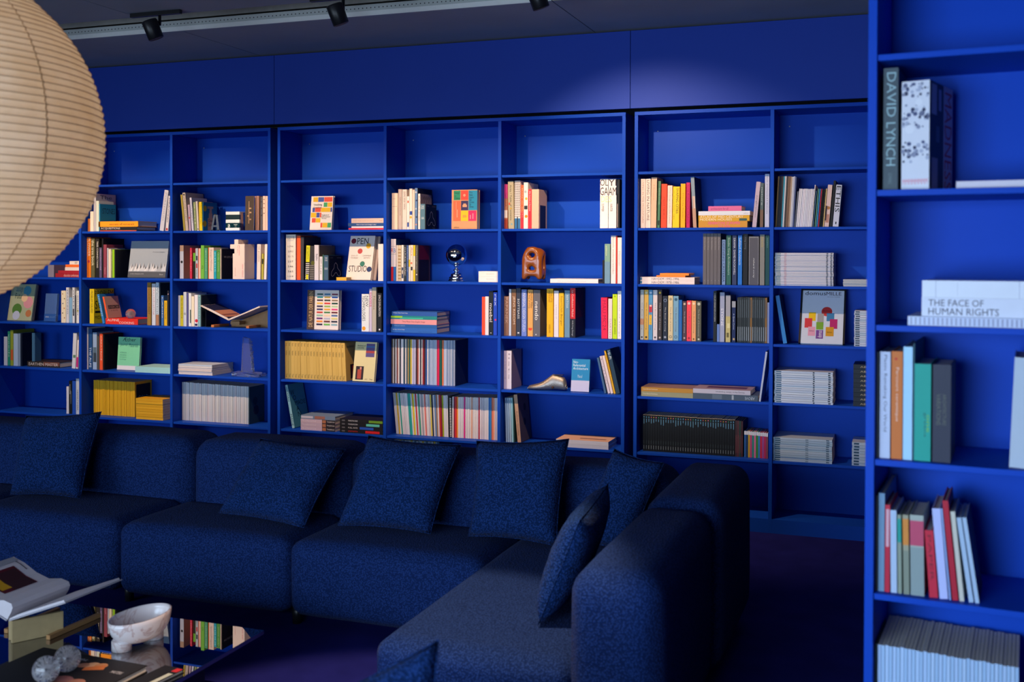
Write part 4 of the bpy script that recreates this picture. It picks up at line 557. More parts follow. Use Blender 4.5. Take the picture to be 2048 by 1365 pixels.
('U','f',2.1784,0.055,1.6767,0.0466,0.2,0.2857,0.0,'f4ece8','right white volume of pair with huge black letters in top row above orange sculpture',{'s':[('T',0,0.86,1,0.99,'YI','302428'),('T',0,0.67,1,0.83,'AM','302428'),('T',0,0.53,0.4,0.65,'S','e8dca8'),('T',0.2,0.34,0.5,0.5,'WINTER','403838',-90),('r',0.05,0.06,0.95,0.063,'b0a8a4')],'n':'book'}),
('U','f',2.2306,0.055,1.6767,0.0134,0.213,0.2836,0.0,'0c1218','black book at right end in top row above orange sculpture',{'s':[('r',0.1,0.7,0.2,0.95,'506070'),('r',0,0.02,0.2,0.5,'e0c8b8')],'n':'book'}),
('L','f',1.8257,0.055,1.3567,0.0243,0.16,0.293,0,'f4e8e4','long white flat book right of the wooden sculpture',{'t':('the architecture of reuse',0.15,0.35,0.75,0.6,'d8c8c4'),'n':'book'}),
('U','f',2.1441,0.055,1.3567,0.01,0.16,0.1359,0.0,'14141c','short black book right of the wooden sculpture',{'n':'book'}),
('U','f',2.1567,0.055,1.3567,0.0322,0.19,0.2299,0.0,'7ca494','sea green book with pale picture right of the wooden sculpture',{'s':[('r',0,0,1,0.55,'7098b0'),('T',0.2,0.7,0.5,0.95,'architecture','e0e0b0',-90)],'n':'book'}),
('U','f',2.1945,0.055,1.3567,0.0285,0.2,0.2776,0.0,'f4e8e4','white book with long grey title right of the wooden sculpture',{'t':'Bauteile wiederverwenden','tc':'a89490','tb':(0.2,0.97),'tw':0.38,'n':'book'}),
('U','f',2.2246,0.055,1.3567,0.0069,0.18,0.2775,0.0,'d03420','thin red book right of the wooden sculpture',{'n':'book'}),
('U','f',2.2336,0.055,1.3567,0.0239,0.17,0.2663,0.0,'f4e4e0','plain white book at the end right of the wooden sculpture',{'t':'Material','tc':'d8b8b0','tb':(0.4,0.7),'n':'book'}),
('U','f',1.5354,0.055,1.0367,0.0294,0.17,0.2364,0.0,'946c58','brown book with seven large pale capitals below the wooden sculpture',{'t':'PAPANEK','tc':'c8a898','tb':(0.3,0.97),'tw':0.6,'n':'book'}),
('U','f',1.567,0.055,1.0367,0.0129,0.17,0.2795,0.0,'d0dcec','thin tall white book below the wooden sculpture',{'n':'book'}),
('U','f',1.5836,0.055,1.0367,0.0271,0.17,0.2797,0.0,'805c40','brown book with cream two word title below the wooden sculpture',{'t':'JENS RISOM','tc':'dcc8b4','tb':(0.25,0.85),'tw':0.6,'n':'book'}),
('U','f',1.6137,0.055,1.0367,0.0263,0.17,0.2853,0.0,'30384c','slate book with white capitals below the wooden sculpture',{'t':'SOTTSASS','tc':'d8dce0','tb':(0.36,0.78),'tw':0.45,'s':[('r',0.3,0.05,0.7,0.08,'d8dce0')],'n':'book'}),
('U','f',1.6461,0.055,1.0367,0.0317,0.17,0.2783,0.0,'6c84d0','periwinkle book with long white capitals below the wooden sculpture',{'t':'UNIVERSAL DESIGN STUDIO','tc':'d8e0f4','tb':(0.1,0.96),'tw':0.5,'n':'book'}),
('U','f',1.6854,0.055,1.0367,0.0323,0.17,0.2773,0.0,'e0a85c','tan orange book with red shape below the wooden sculpture',{'s':[('c',0.5,0.17,0.4,'e84c28'),('r',0.1,0.18,0.9,0.35,'e0a85c'),('T',0.55,0.6,0.9,0.95,'Herman Miller','403020',-90),('T',0.15,0.6,0.45,0.95,'A Way of Living','403020',-90)],'n':'book'}),
('U','f',1.7207,0.055,1.0367,0.0423,0.2,0.2763,0.0,'64646c','thick grey book with bold white lowercase word below the wooden sculpture',{'t':'nendo','tc':'f4f0ec','tb':(0.35,0.75),'tw':0.5,'s':[('c',0.4,0.04,0.1,'d0d0d0')],'n':'book'}),
('U','f',1.8048,0.055,1.0367,0.0389,0.19,0.2848,0.0,'f4b80c','thick golden yellow book below the wooden sculpture',{'s':[('T',0.55,0.72,0.85,0.96,'CHARLOTTE','504010',-90),('T',0.25,0.72,0.5,0.96,'PERRIAND','504010',-90),('T',0.2,0.08,0.7,0.26,'complete works','907010',-90)],'n':'book'}),
('U','f',1.8497,0.055,1.0367,0.0279,0.17,0.2736,0.0,'e4e0e8','pale lilac white book below the wooden sculpture',{'t':'a history of','tc':'a8a0b0','tb':(0.4,0.7),'tw':0.3,'n':'book'}),
('U','f',1.8805,0.055,1.0367,0.0286,0.17,0.2615,0.0,'f0bc18','yellow book with long brown title below the wooden sculpture',{'t':'Susi+Ueli Berger','tc':'806008','tb':(0.25,0.93),'tw':0.5,'n':'book'}),
('U','f',1.915,0.055,1.0367,0.0315,0.17,0.2767,0.0,'6c94b0','steel blue book with small pale capitals below the wooden sculpture',{'t':'BERTOIA','tc':'c8dce8','tb':(0.62,0.9),'tw':0.4,'n':'book'}),
('U','f',1.9494,0.055,1.0367,0.0314,0.2,0.2896,0.0,'181c2c','red over black book with dark red cover below the wooden sculpture',{'s':[('r',0,0.38,1,1,'c81824'),('T',0.3,0.42,0.65,0.95,'La Confession Michel','ecd8d4',-90),('T',0.3,0.03,0.6,0.35,'Willi Prag Design','c0c4cc',-90)],'c':[('r',0,0.4,0.85,1,'380814')],'n':'book'}),
('U','f',2.1399,0.055,1.0367,0.0363,0.17,0.2377,-0.017,'fa1c4c','bright red pink book with dark red capitals in short row right of brown books',{'t':'MAU MC24','tc':'a01040','tb':(0.2,0.93),'tw':0.6,'n':'book'}),
('U','f',2.1802,0.055,1.0367,0.0225,0.17,0.2318,0.0,'f0dcd8','pale pink white book in short row right of brown books',{'t':'GARTEN','tc':'b8a09c','tb':(0.03,0.5),'n':'book'}),
('U','f',2.2055,0.055,1.0367,0.0268,0.17,0.2589,0.0,'c8e810','neon lime book in short row right of brown books',{'t':'JANNE SAARIO','tc':'405008','tb':(0.1,0.45),'tw':0.5,'s':[('c',0.5,0.95,0.18,'90a808')],'n':'book'}),
('U','f',2.2351,0.055,1.0367,0.0216,0.17,0.2773,0.0,'f4f0ec','white book against divider in short row right of brown books',{'t':'Habitat of Things','tc':'a8a09c','tb':(0.05,0.95),'tw':0.3,'n':'book'}),
('U','f',1.5354,0.055,0.7167,0.0161,0.17,0.2286,0.0,'ccbcd4','lilac book left of the metal shoe last',{'t':'on reading','tc':'8c7c98','n':'book'}),
('U','f',1.5537,0.055,0.7167,0.0296,0.18,0.2293,0.0,'ece0e8','thick white book with mauve cover left of the metal shoe last',{'c':[('r',0,0,1,1,'8c7c90')],'t':'lists','tc':'b8a8b4','n':'book'}),
('F','f',1.95,0.07,0.7167,0.014,0.1103,0.1907,-0.1468,'2088c0','small blue faced-out book with pale lower part right of shoe last',{'c':[('r',0,0,1,0.34,'c4c4e4'),('T',0.08,0.87,0.35,0.95,'Neo-','d8ecf8'),('T',0.08,0.77,0.75,0.85,'Referential','d8ecf8'),('T',0.08,0.67,0.9,0.75,'Architecture','d8ecf8'),('T',0.35,0.42,0.6,0.52,'Manual','b0d0e8')],'n':'book'}),
('U','f',2.1585,0.055,0.7167,0.0116,0.17,0.2103,-0.2197,'40648c','thin steel blue book in leaning row right of small blue book',{'n':'book'}),
('U','f',2.1801,0.055,0.7167,0.0131,0.17,0.2212,-0.2327,'dcccd4','mauve white book in leaning row right of small blue book',{'t':'Luigi','tc':'907c88','n':'book'}),
('U','f',2.1973,0.055,0.7167,0.0138,0.17,0.2242,-0.2361,'ecd8d4','rose white book in leaning row right of small blue book',{'n':'book'}),
('U','f',2.2158,0.055,0.7167,0.0093,0.18,0.2561,-0.2393,'e8b018','yellow book in leaning row right of small blue book',{'t':'The Secret Life','tc':'886008','n':'book'}),
('U','f',2.2292,0.055,0.7167,0.0219,0.2,0.2618,-0.2279,'203c50','dark blue book titled Hi-Fi in leaning row right of small blue book',{'t':'Hi-Fi','tc':'d8e4ec','tb':(0.78,0.97),'tw':0.7,'n':'book'}),
('U','f',1.55,0.055,0.3967,0.0102,0.2,0.2661,-0.0304,'8cacd4','light blue magazine standing left of leaning brown book',{'g':'light blue magazines','s':[('T',0.15,0.88,0.85,0.95,'V','182c48')],'n':'magazine'}),
('U','f',1.5628,0.055,0.3967,0.0101,0.2,0.2666,-0.0303,'94b4d8','light blue magazine standing left of leaning brown book',{'g':'light blue magazines','s':[('T',0.15,0.88,0.85,0.95,'V','182c48')],'n':'magazine'}),
('U','f',1.5755,0.055,0.3967,0.0101,0.2,0.2672,-0.0302,'a8c4dc','light blue magazine standing left of leaning brown book',{'g':'light blue magazines','s':[('T',0.15,0.88,0.85,0.95,'V','182c48')],'n':'magazine'}),
('U','f',1.5882,0.055,0.3967,0.0101,0.2,0.2678,-0.0302,'98d0e0','light blue magazine standing left of leaning brown book',{'g':'light blue magazines','s':[('T',0.15,0.88,0.85,0.95,'V','182c48')],'n':'magazine'}),
('U','f',1.6009,0.055,0.3967,0.0045,0.18,0.2654,-0.0364,'204c50','thin dark teal book between light blue magazines and brown book',{'n':'book'}),
('U','f',1.6247,0.055,0.3967,0.0219,0.19,0.2877,-0.0917,'b8947c','brown book leaning left beside light blue magazines',{'c':[('r',0,0,1,1,'585058'),('c',0.6,0.7,0.12,'202428'),('c',0.5,0.4,0.12,'202428')],'t':'Kulturen Gestalten','tc':'584438','tb':(0.15,0.65),'tw':0.4,'n':'book'}),
('L','f',1.878,0.015,0.3967,0.0214,0.2,0.3164,0,'c4cce4','pale blue white book lower in the flat pair behind a cushion',{'n':'book'}),
('L','f',1.8779,0.015,0.4185,0.0228,0.2,0.3164,0,'ccd2e8','pale book with tan top cover in the flat pair behind a cushion',{'c':[('r',0,0,1,1,'d8ac90'),('r',0.4,0.3,0.9,0.42,'7c5c50')],'n':'book'}),
('U','f',2.3687,0.055,1.6767,0.0266,0.2,0.283,0.0,'f4dacc','cream book titled LIVING IN THE MOUNTAINS in top row left of yellow pile',{'t':'LIVING IN THE MOUNTAINS','tc':'a89084','tb':(0.1,0.97),'tw':0.4,'n':'book'}),
('U','f',2.3975,0.055,1.6767,0.0286,0.2,0.2824,0.0,'f4dece','cream book titled LIVING IN NATURE in top row left of yellow pile',{'t':'LIVING IN NATURE','tc':'584c48','tb':(0.15,0.97),'tw':0.5,'n':'book'}),
('U','f',2.4277,0.055,1.6767,0.0314,0.17,0.2894,0.0126,'e4bc9c','thick apricot book in top row left of yellow pile',{'t':'House','tc':'c89878','tb':(0.55,0.85),'tw':0.3,'n':'book'}),
('U','f',2.466,0.055,1.6767,0.0135,0.17,0.2675,0.0215,'4c8060','green book in top row left of yellow pile',{'t':'BONSAI HOUSES','tc':'a0c0a0','tb':(0.5,0.85),'s':[('r',0.2,0.06,0.8,0.16,'101c18')],'n':'book'}),
('U','f',2.4863,0.055,1.6767,0.0317,0.17,0.2507,0.013,'fa4c28','thick orange red book in top row left of yellow pile',{'t':'PALET TAURUS','tc':'a82c18','tb':(0.2,0.7),'tw':0.35,'n':'book'}),
('U','f',2.5223,0.055,1.6767,0.0265,0.17,0.2411,0.0115,'f4dccc','cream book with thin title in top row left of yellow pile',{'t':'Urban Design in the 20th Century','tc':'988478','tb':(0.1,0.95),'tw':0.3,'n':'book'}),
('U','f',2.5531,0.055,1.6767,0.0374,0.17,0.2343,0.0119,'f8d414','yellow book titled SHAPING CITIES in top row left of yellow pile',{'s':[('T',0.5,0.35,0.85,0.96,'SHAPING CITIES','20200c',-90),('T',0.1,0.2,0.3,0.9,'in an urban age','b09810',-90)],'n':'book'}),
('U','f',2.5989,0.055,1.6767,0.0258,0.17,0.2496,0.0047,'f4b80c','golden yellow book in top row left of yellow pile',{'t':'The City Reader','tc':'a07c08','tb':(0.2,0.8),'tw':0.3,'n':'book'}),
('U','f',2.6319,0.055,1.6767,0.0199,0.17,0.256,0.0,'cc1c60','magenta book in top row left of yellow pile',{'t':'Social Architecture of Reform','tc':'801440','tb':(0.1,0.95),'tw':0.4,'n':'book'}),
('U','f',2.6713,0.055,1.6767,0.0196,0.19,0.2871,-0.054,'8498a8','tall grey book with picture foot leaning left in top row left of yellow pile',{'s':[('r',0,0,1,0.38,'c09880'),('r',0.15,0.38,0.9,0.62,'d8c0b0'),('r',0.3,0.38,0.4,0.62,'804030')],'c':[('r',0,0,1,1,'101c34')],'n':'book'}),
('L','f',2.7012,0.055,1.6767,0.036,0.17,0.2712,0,'d09430','ochre book lowest with pink lettering in flat pile on the top row',{'s':[('T',0.2,0.5,0.85,0.92,'GENERATIONS OF WOMEN','f03ca0'),('T',0.4,0.06,0.65,0.42,'TOO YOUNG','f03ca0')],'n':'book'}),
('L','f',2.701,0.055,1.7131,0.0325,0.17,0.2832,0,'d4a41c','mustard book titled MODERN HOUSES in flat pile on the top row',{'s':[('T',0.03,0.55,0.88,0.95,'ATLAS OF MID-CENTURY','f0e4c8'),('T',0.03,0.08,0.66,0.48,'MODERN HOUSES','f0e4c8'),('r',0.8,0.05,0.95,0.45,'305858')],'n':'book'}),
('L','f',2.7008,0.055,1.746,0.0232,0.17,0.2856,0,'dce4f0','white book above mustard one in flat pile on the top row',{'t':('edition',0.88,0.3,0.97,0.6,'a0a8b0'),'n':'book'}),
('L','f',2.756,0.055,1.7695,0.0276,0.17,0.1844,0,'dc6ca0','pink book topmost in flat pile on the top row',{'t':('architecture for all',0.08,0.25,0.6,0.7,'904068'),'n':'book'}),
('U','f',2.9988,0.055,1.6767,0.0222,0.17,0.252,0.0889,'bcacbc','mauve grey book in top row right of yellow pile',{'t':'jungbrunnen','tc':'504c60','tb':(0.22,0.7),'tw':0.45,'n':'book'}),
('U','f',3.0409,0.055,1.6767,0.0173,0.17,0.2448,0.0095,'4c6064','dark grey green book in top row right of yellow pile',{'t':'nature','tc':'a0b0b0','tb':(0.5,0.9),'s':[('r',0,0,1,0.4,'705848')],'n':'book'}),
('U','f',3.0671,0.055,1.6767,0.0236,0.17,0.2941,0.0,'bcc4dc','tall blue white book in top row right of yellow pile',{'t':'House of Switzerland A Dictionary','tc':'303448','tb':(0.25,0.97),'tw':0.35,'n':'book'}),
('L','f',2.3662,0.055,1.3567,0.0196,0.18,0.3144,0,'f4e4dc','lower white book with black grid lettering in flat pile left of grey set',{'t':('HA+DEM 1978-1986',0.22,0.15,0.72,0.85,'403838'),'s':[('r',0,0.1,0.04,0.9,'4c7ca0')],'n':'book'}),
('L','f',2.3661,0.055,1.3767,0.0196,0.18,0.3144,0,'f4e4dc','upper white book with black grid lettering in flat pile left of grey set',{'t':('HA+DEM 1992-1996',0.22,0.15,0.72,0.85,'403838'),'s':[('r',0,0.1,0.04,0.9,'4c7ca0')],'n':'book'}),
('L','f',2.4623,0.055,1.3967,0.0096,0.18,0.1656,0,'f88c28','lower orange book in flat pile left of grey set',{'n':'book'}),
('L','f',2.4826,0.055,1.4067,0.0121,0.18,0.1653,0,'fa9430','upper orange book in flat pile left of grey set',{'n':'book'}),
('U','f',2.7277,0.055,1.3567,0.0182,0.2,0.2874,0.0,'686468','dark grey volume of matching five-volume set',{'g':'five grey volumes','t':'The Natural House','tc':'a8a4a4','tb':(0.68,0.92),'tw':0.3,'s':[('c',0.5,0.08,0.08,'b0acac')],'n':'book'}),
('U','f',2.7477,0.055,1.3567,0.0181,0.2,0.2873,0.0,'686468','dark grey volume of matching five-volume set',{'g':'five grey volumes','t':'The Natural House','tc':'a8a4a4','tb':(0.68,0.92),'tw':0.3,'s':[('c',0.5,0.08,0.08,'b0acac')],'n':'book'}),
('U','f',2.7677,0.055,1.3567,0.0181,0.2,0.2872,0.0,'686468','dark grey volume of matching five-volume set',{'g':'five grey volumes','t':'The Natural House','tc':'a8a4a4','tb':(0.68,0.92),'tw':0.3,'s':[('c',0.5,0.08,0.08,'b0acac')],'n':'book'}),
('U','f',2.7876,0.055,1.3567,0.0181,0.2,0.2872,0.0,'686468','dark grey volume of matching five-volume set',{'g':'five grey volumes','t':'The Natural House','tc':'a8a4a4','tb':(0.68,0.92),'tw':0.3,'s':[('c',0.5,0.08,0.08,'b0acac')],'n':'book'}),
('U','f',2.8075,0.055,1.3567,0.018,0.2,0.2871,0.0,'686468','dark grey volume of matching five-volume set',{'g':'five grey volumes','t':'The Natural House','tc':'a8a4a4','tb':(0.68,0.92),'tw':0.3,'s':[('c',0.5,0.08,0.08,'b0acac')],'n':'book'}),
('U','f',2.8335,0.055,1.3567,0.0194,0.17,0.2525,0.0,'7494c4','blue grey book titled DEFINING CRITERIA right of the grey set',{'t':'DEFINING CRITERIA','tc':'202c48','tb':(0.06,0.97),'tw':0.55,'n':'book'}),
('U','f',2.8579,0.055,1.3567,0.0257,0.17,0.277,0.0,'2c6458','dark green book with pale green title right of the grey set',{'t':'Studio Gang Architecture','tc':'b0ccc0','tb':(0.2,0.95),'tw':0.5,'n':'book'}),
('U','f',2.8905,0.055,1.3567,0.0242,0.17,0.2769,0.0,'303c64','indigo book titled DRAMA right of the grey set',{'t':'DRAMA  DAVID ROCKWELL','tc':'e0e4ec','tb':(0.2,0.94),'tw':0.4,'n':'book'}),
('U','f',2.9216,0.055,1.3567,0.0231,0.17,0.2768,0.0,'2074d0','bright blue book with white title right of the grey set',{'t':'Selldorf Architects','tc':'c8dcf4','tb':(0.4,0.95),'tw':0.5,'n':'book'}),
('U','f',2.9496,0.055,1.3567,0.0264,0.213,0.284,0.0,'0e0e16','tall black book right of the grey set',{'t':'Living Living','tc':'606870','tb':(0.7,0.97),'tw':0.5,'n':'book'}),
('U','f',2.981,0.055,1.3567,0.0555,0.17,0.2717,0.0,'54545e','thick grey slipcase with pale frame line right of the grey set',{'s':[('r',0.04,0.02,0.07,0.98,'a0a4a8'),('r',0.93,0.02,0.96,0.98,'a0a4a8'),('r',0.04,0.97,0.96,0.98,'a0a4a8'),('T',0.4,0.15,0.6,0.55,'richard coray','d0d4d8',-90)],'n':'book'}),
('U','f',3.0419,0.055,1.3567,0.0252,0.17,0.2802,0.0,'84847e','tall stone grey book with yellow title right of the grey set',{'t':'RICHARD NEUTRA','tc':'b8a850','tb':(0.75,0.97),'tw':0.4,'n':'book'}),
('U','f',3.0714,0.055,1.3567,0.0222,0.17,0.2762,0.0,'10484c','deep teal book right of the grey set',{'t':'ARCHITECT','tc':'70a0a0','tb':(0.75,0.95),'tw':0.3,'n':'book'}),
('U','f',2.3692,0.055,1.0367,0.0202,0.17,0.2861,0.0,'c8d0d0','pale grey book first in numbered set row below grid lettered books',{'s':[('c',0.5,0.94,0.3,'e0e4e4'),('c',0.5,0.05,0.25,'30343c'),('r',0,0.3,1,0.42,'d8a080')],'t':'The Book of Living','tc':'6c5c58','tb':(0.2,0.75),'tw':0.3,'n':'book'}),
('U','f',2.3924,0.055,1.0367,0.024,0.17,0.2865,0.0,'e8b850','golden orange book second in numbered set row below grid lettered books',{'s':[('c',0.5,0.94,0.3,'f0e0b0'),('c',0.5,0.05,0.25,'403010')],'t':'The Book of Living','tc':'6c5c58','tb':(0.2,0.75),'tw':0.3,'n':'book'}),
('U','f',2.4185,0.055,1.0367,0.0224,0.17,0.2868,0.0,'5094c4','blue book with red and yellow shapes in numbered set row below grid lettered books',{'s':[('c',0.5,0.94,0.3,'d0e0f0'),('r',0.1,0.55,0.9,0.7,'c82838'),('r',0.1,0.3,0.8,0.5,'e8b820'),('c',0.5,0.68,0.25,'e8e4e0')],'t':'The Book of Living','tc':'6c5c58','tb':(0.2,0.75),'tw':0.3,'n':'book'}),
('U','f',2.4439,0.055,1.0367,0.0246,0.17,0.2856,0.0,'d8d0d4','pale pink grey book in numbered set row below grid lettered books',{'s':[('c',0.5,0.94,0.3,'ece8e8'),('c',0.5,0.05,0.25,'504c50')],'t':'The Book of Living','tc':'6c5c58','tb':(0.2,0.75),'tw':0.3,'n':'book'}),
('U','f',2.4722,0.055,1.0367,0.0223,0.17,0.2875,0.0,'3c3436','dark brown book with yellow ring in numbered set row below grid lettered books',{'s':[('c',0.5,0.94,0.3,'e8b830'),('c',0.5,0.05,0.25,'c0b0a8')],'t':'The Book of Living','tc':'c8c8c8','tb':(0.2,0.75),'tw':0.3,'n':'book'}),
('U','f',2.5004,0.055,1.0367,0.0268,0.17,0.2526,0.0,'1c2438','navy book with ring mark in numbered set row below grid lettered books',{'s':[('c',0.5,0.9,0.35,'8090b0'),('c',0.5,0.9,0.25,'1c2438'),('c',0.5,0.07,0.25,'a0a8b8')],'t':'The Book of Living','tc':'c8c8c8','tb':(0.2,0.75),'tw':0.3,'n':'book'}),
('U','f',2.5315,0.055,1.0367,0.0267,0.17,0.2553,0.0,'d8c89c','pale yellow book in numbered set row below grid lettered books',{'s':[('c',0.5,0.92,0.3,'a09878'),('c',0.5,0.08,0.3,'484030'),('c',0.5,0.08,0.2,'d8c89c')],'t':'The Book of Living','tc':'6c5c58','tb':(0.2,0.75),'tw':0.3,'n':'book'}),
('U','f',2.5611,0.055,1.0367,0.0289,0.17,0.2535,0.0,'78a8c4','light blue book in numbered set row below grid lettered books',{'s':[('c',0.5,0.92,0.3,'306080'),('c',0.5,0.08,0.3,'2c4c60'),('c',0.5,0.08,0.2,'78a8c4')],'t':'The Book of Living','tc':'6c5c58','tb':(0.2,0.75),'tw':0.3,'n':'book'}),
('U','f',2.592,0.055,1.0367,0.0182,0.17,0.2315,0.0,'186cc0','bright blue book in numbered set row below grid lettered books',{'s':[],'t':'The Book of Living','tc':'6c5c58','tb':(0.2,0.75),'tw':0.3,'n':'book'}),
('U','f',2.6139,0.055,1.0367,0.0212,0.17,0.2244,0.0,'4c3a44','aubergine book in numbered set row below grid lettered books',{'s':[('c',0.5,0.93,0.3,'d0b8a0'),('c',0.5,0.07,0.25,'c0a8a8')],'t':'The Book of Living','tc':'c8c8c8','tb':(0.2,0.75),'tw':0.3,'n':'book'}),
('U','f',2.6379,0.055,1.0367,0.0249,0.17,0.2285,0.0,'fa4454','coral red book in numbered set row below grid lettered books',{'s':[('c',0.5,0.93,0.3,'f0c8c0'),('c',0.5,0.07,0.25,'a02030')],'t':'The Book of Living','tc':'6c5c58','tb':(0.2,0.75),'tw':0.3,'n':'book'}),
('U','f',2.6656,0.055,1.0367,0.0233,0.17,0.2275,0.0,'eca86c','apricot book in numbered set row below grid lettered books',{'s':[('c',0.5,0.93,0.3,'f4d8b0'),('c',0.5,0.05,0.2,'604020')],'t':'The Book of Living','tc':'6c5c58','tb':(0.2,0.75),'tw':0.3,'n':'book'}),
('U','f',2.6918,0.055,1.0367,0.0277,0.17,0.2257,0.0,'545444','dark olive book last of the set in numbered set row below grid lettered books',{'s':[('c',0.5,0.93,0.3,'c8c8b0'),('c',0.5,0.05,0.2,'c8c8b0')],'t':'The Book of Environments','tc':'b0b09c','tb':(0.12,0.8),'tw':0.3,'c':[('r',0,0,1,1,'0c1420')],'n':'book'}),
('U','f',2.7874,0.055,1.0367,0.0171,0.2,0.2843,0.0,'14181c','tall black book titled HOLZVERBINDUNGEN left of the black magazine row',{'t':'HOLZVERBINDUNGEN','tc':'c0c4c8','tb':(0.4,0.95),'tw':0.4,'n':'book'}),
('U','f',2.8081,0.055,1.0367,0.0141,0.12,0.0983,0.0,'6484c4','short blue book left of the black magazine row',{'n':'book'}),
('U','f',2.8242,0.055,1.0367,0.0251,0.17,0.2774,0.0,'a0a8c4','lilac grey book with white title left of the black magazine row',{'t':'STONE','tc':'f0f0f4','tb':(0.32,0.68),'tw':0.5,'n':'book'}),
('U','f',2.8565,0.055,1.0367,0.0257,0.17,0.2616,0.0,'a4a4ac','grey book with gold lower half left of the black magazine row',{'s':[('r',0,0,1,0.55,'c4b878'),('r',0.2,0.1,0.7,0.2,'6c6438'),('r',0.3,0.3,0.9,0.4,'e0d8a0')],'n':'book'}),
('U','f',2.8908,0.055,1.0367,0.0198,0.17,0.229,0.0,'102458','navy book with grey top left of the black magazine row',{'s':[('r',0,0.85,1,1,'a0a4ac'),('r',0.3,0.05,0.8,0.1,'c0a878')],'t':'A Quiet Cover','tc':'c0c8dc','tb':(0.3,0.7),'n':'book'}),
('R','f',2.92,3.0718,0.055,1.0367,0.0111,0.2,(0.2516,0.2517,0.0,0.0,14),['20282c','2c3438','1c2428','283034','20282c','384044','8c6430'],'black magazine with grey stripe in row beside the divider',{'s':[('r',0.2,0.04,0.6,0.35,'88949c'),('r',0.2,0.55,0.6,0.95,'505c64')],'n':'magazine','g':'black magazines beside divider'}),
('U','f',3.0849,0.055,1.0367,0.0094,0.18,0.225,0.0,'8494c0','thin lilac blue book at right end of black magazines',{'n':'book'}),
('L','f',2.3852,0.02,0.7167,0.0273,0.22,0.2962,0,'9c9a78','grey green book lower in flat pair at left of the empty shelf',{'t':('Scott Burton Kommune',0.04,0.4,0.32,0.7,'e0dcc8'),'n':'book'}),
('L','f',2.385,0.02,0.7444,0.0243,0.22,0.2961,0,'bc8830','ochre book upper in flat pair at left of the empty shelf',{'c':[('r',0,0,1,1,'94786c')],'t':('Scott Burton Kommune',0.04,0.4,0.32,0.7,'f0e0c8'),'n':'book'}),
('L','f',2.683,0.015,0.7167,0.0319,0.22,0.3588,0,'48586c','slate picture book lower in flat pair at right of ochre book',{'s':[('T',0.8,0.2,0.95,0.7,'ABOVE','b0bccc',180),('r',0.3,0.1,0.45,0.9,'607084'),('r',0.6,0.1,0.63,0.9,'a0acb8')],'n':'book'}),
('L','f',2.6828,0.015,0.749,0.0246,0.22,0.318,0,'c0bccc','pale lilac book upper in flat pair at right of ochre book',{'c':[('r',0,0,1,1,'a08c94'),('r',0.2,0.3,0.9,0.7,'5c3c4c')],'s':[('T',0.4,0.3,0.9,0.7,'Georg Aerni Silent Transition','404450',180)],'n':'book'}),
('U','f',3.046,0.015,0.7167,0.0096,0.2,0.2777,0.1273,'b8c0d8','thin white book leaning right on divider next to flat books',{'n':'book'}),
('R','f',2.3866,2.8961,0.06,0.3967,0.0136,0.16,(0.2077,0.2049,0.0,0.0,37),['0c1016'],'black volume with coloured dot of the long black set near floor',{'blk':1,'n':'book','g':'long black set'}),
('U','f',2.912,0.06,0.3967,0.0096,0.17,0.2028,0.0,'3c2830','plum volume right after the long black set',{'s':[('r',0.4,0.1,0.7,0.6,'7c4048')],'n':'book'}),
('U','f',2.923,0.06,0.3967,0.0096,0.17,0.2019,0.0,'502c34','maroon volume right after the long black set',{'s':[('r',0.4,0.1,0.7,0.6,'7c4048')],'n':'book'}),
('U','f',2.9339,0.06,0.3967,0.0096,0.17,0.201,0.0,'283c38','dark green volume right after the long black set',{'s':[('r',0.4,0.1,0.7,0.6,'7c4048')],'n':'book'}),
('U','f',2.9448,0.06,0.3967,0.0096,0.17,0.2001,0.0,'402028','wine coloured volume right after the long black set',{'s':[('r',0.4,0.1,0.7,0.6,'7c4048')],'n':'book'}),
('R','f',2.9615,3.0816,0.06,0.3967,0.0103,0.15,(0.1481,0.1426,0.0,0.0,12),['2860a8','183868','c8a030','c04c80','2c9088','d878a0','388c40','3888c8','c82850','a04c98','b82c60','8c4858'],'small book with white top band in colourful dozen by the divider',{'s':[('r',0,0.86,1,1,'dce0ec')],'n':'book','g':'colourful small books'}),
('R','f',3.1246,3.2172,0.05,1.6767,0.0071,0.2,(0.2813,0.2772,0.0497,0.0497,13),['a07040','30282c','382c30','302830','2c90b0','c0c8d4','403838','786050','705848','a89480','c8ccd8','a8b4d0','3c4c7c'],'thin dark magazine in leaning row at left of white magazines',{'n':'magazine','g':'dark leaning magazines'}),
('R','f',3.2259,3.2324,0.05,1.6767,0.0016,0.17,(0.1961,0.1984,0.0804,0.0793,4),['606c84','98a4bc','50586c','a0a8bc'],'very thin grey magazine before the white ones in the top row',{'n':'magazine','g':'very thin grey magazines'}),
('R','f',3.2356,3.3061,0.05,1.6767,0.0082,0.18,(0.2107,0.2079,0.0788,0.0791,9),['ccd0e0','d4d8e4','c8cce0','d4d4e4','ccd4e4','c4c8dc'],'white magazine in leaning group of white spines on top row',{'n':'magazine','g':'white leaning magazines'}),
('U','f',3.3154,0.05,1.6767,0.004,0.18,0.2292,0.0795,'dcd8dc','taller white magazine amid the leaning group',{'n':'magazine'}),
('U','f',3.3232,0.055,1.6767,0.004,0.17,0.1971,0.0813,'4c6c90','thin blue grey book in leaning top row right of white magazines',{'n':'book'}),
('U','f',3.3333,0.055,1.6767,0.0054,0.17,0.2078,0.0789,'508878','sea green book in leaning top row right of white magazines',{'n':'book'}),
('U','f',3.3419,0.055,1.6767,0.0054,0.17,0.2076,0.0789,'3088c8','cyan blue book in leaning top row right of white magazines',{'n':'book'}),
('U','f',3.3511,0.055,1.6767,0.004,0.17,0.2075,0.0789,'c02c50','thin red book in leaning top row right of white magazines',{'n':'book'}),
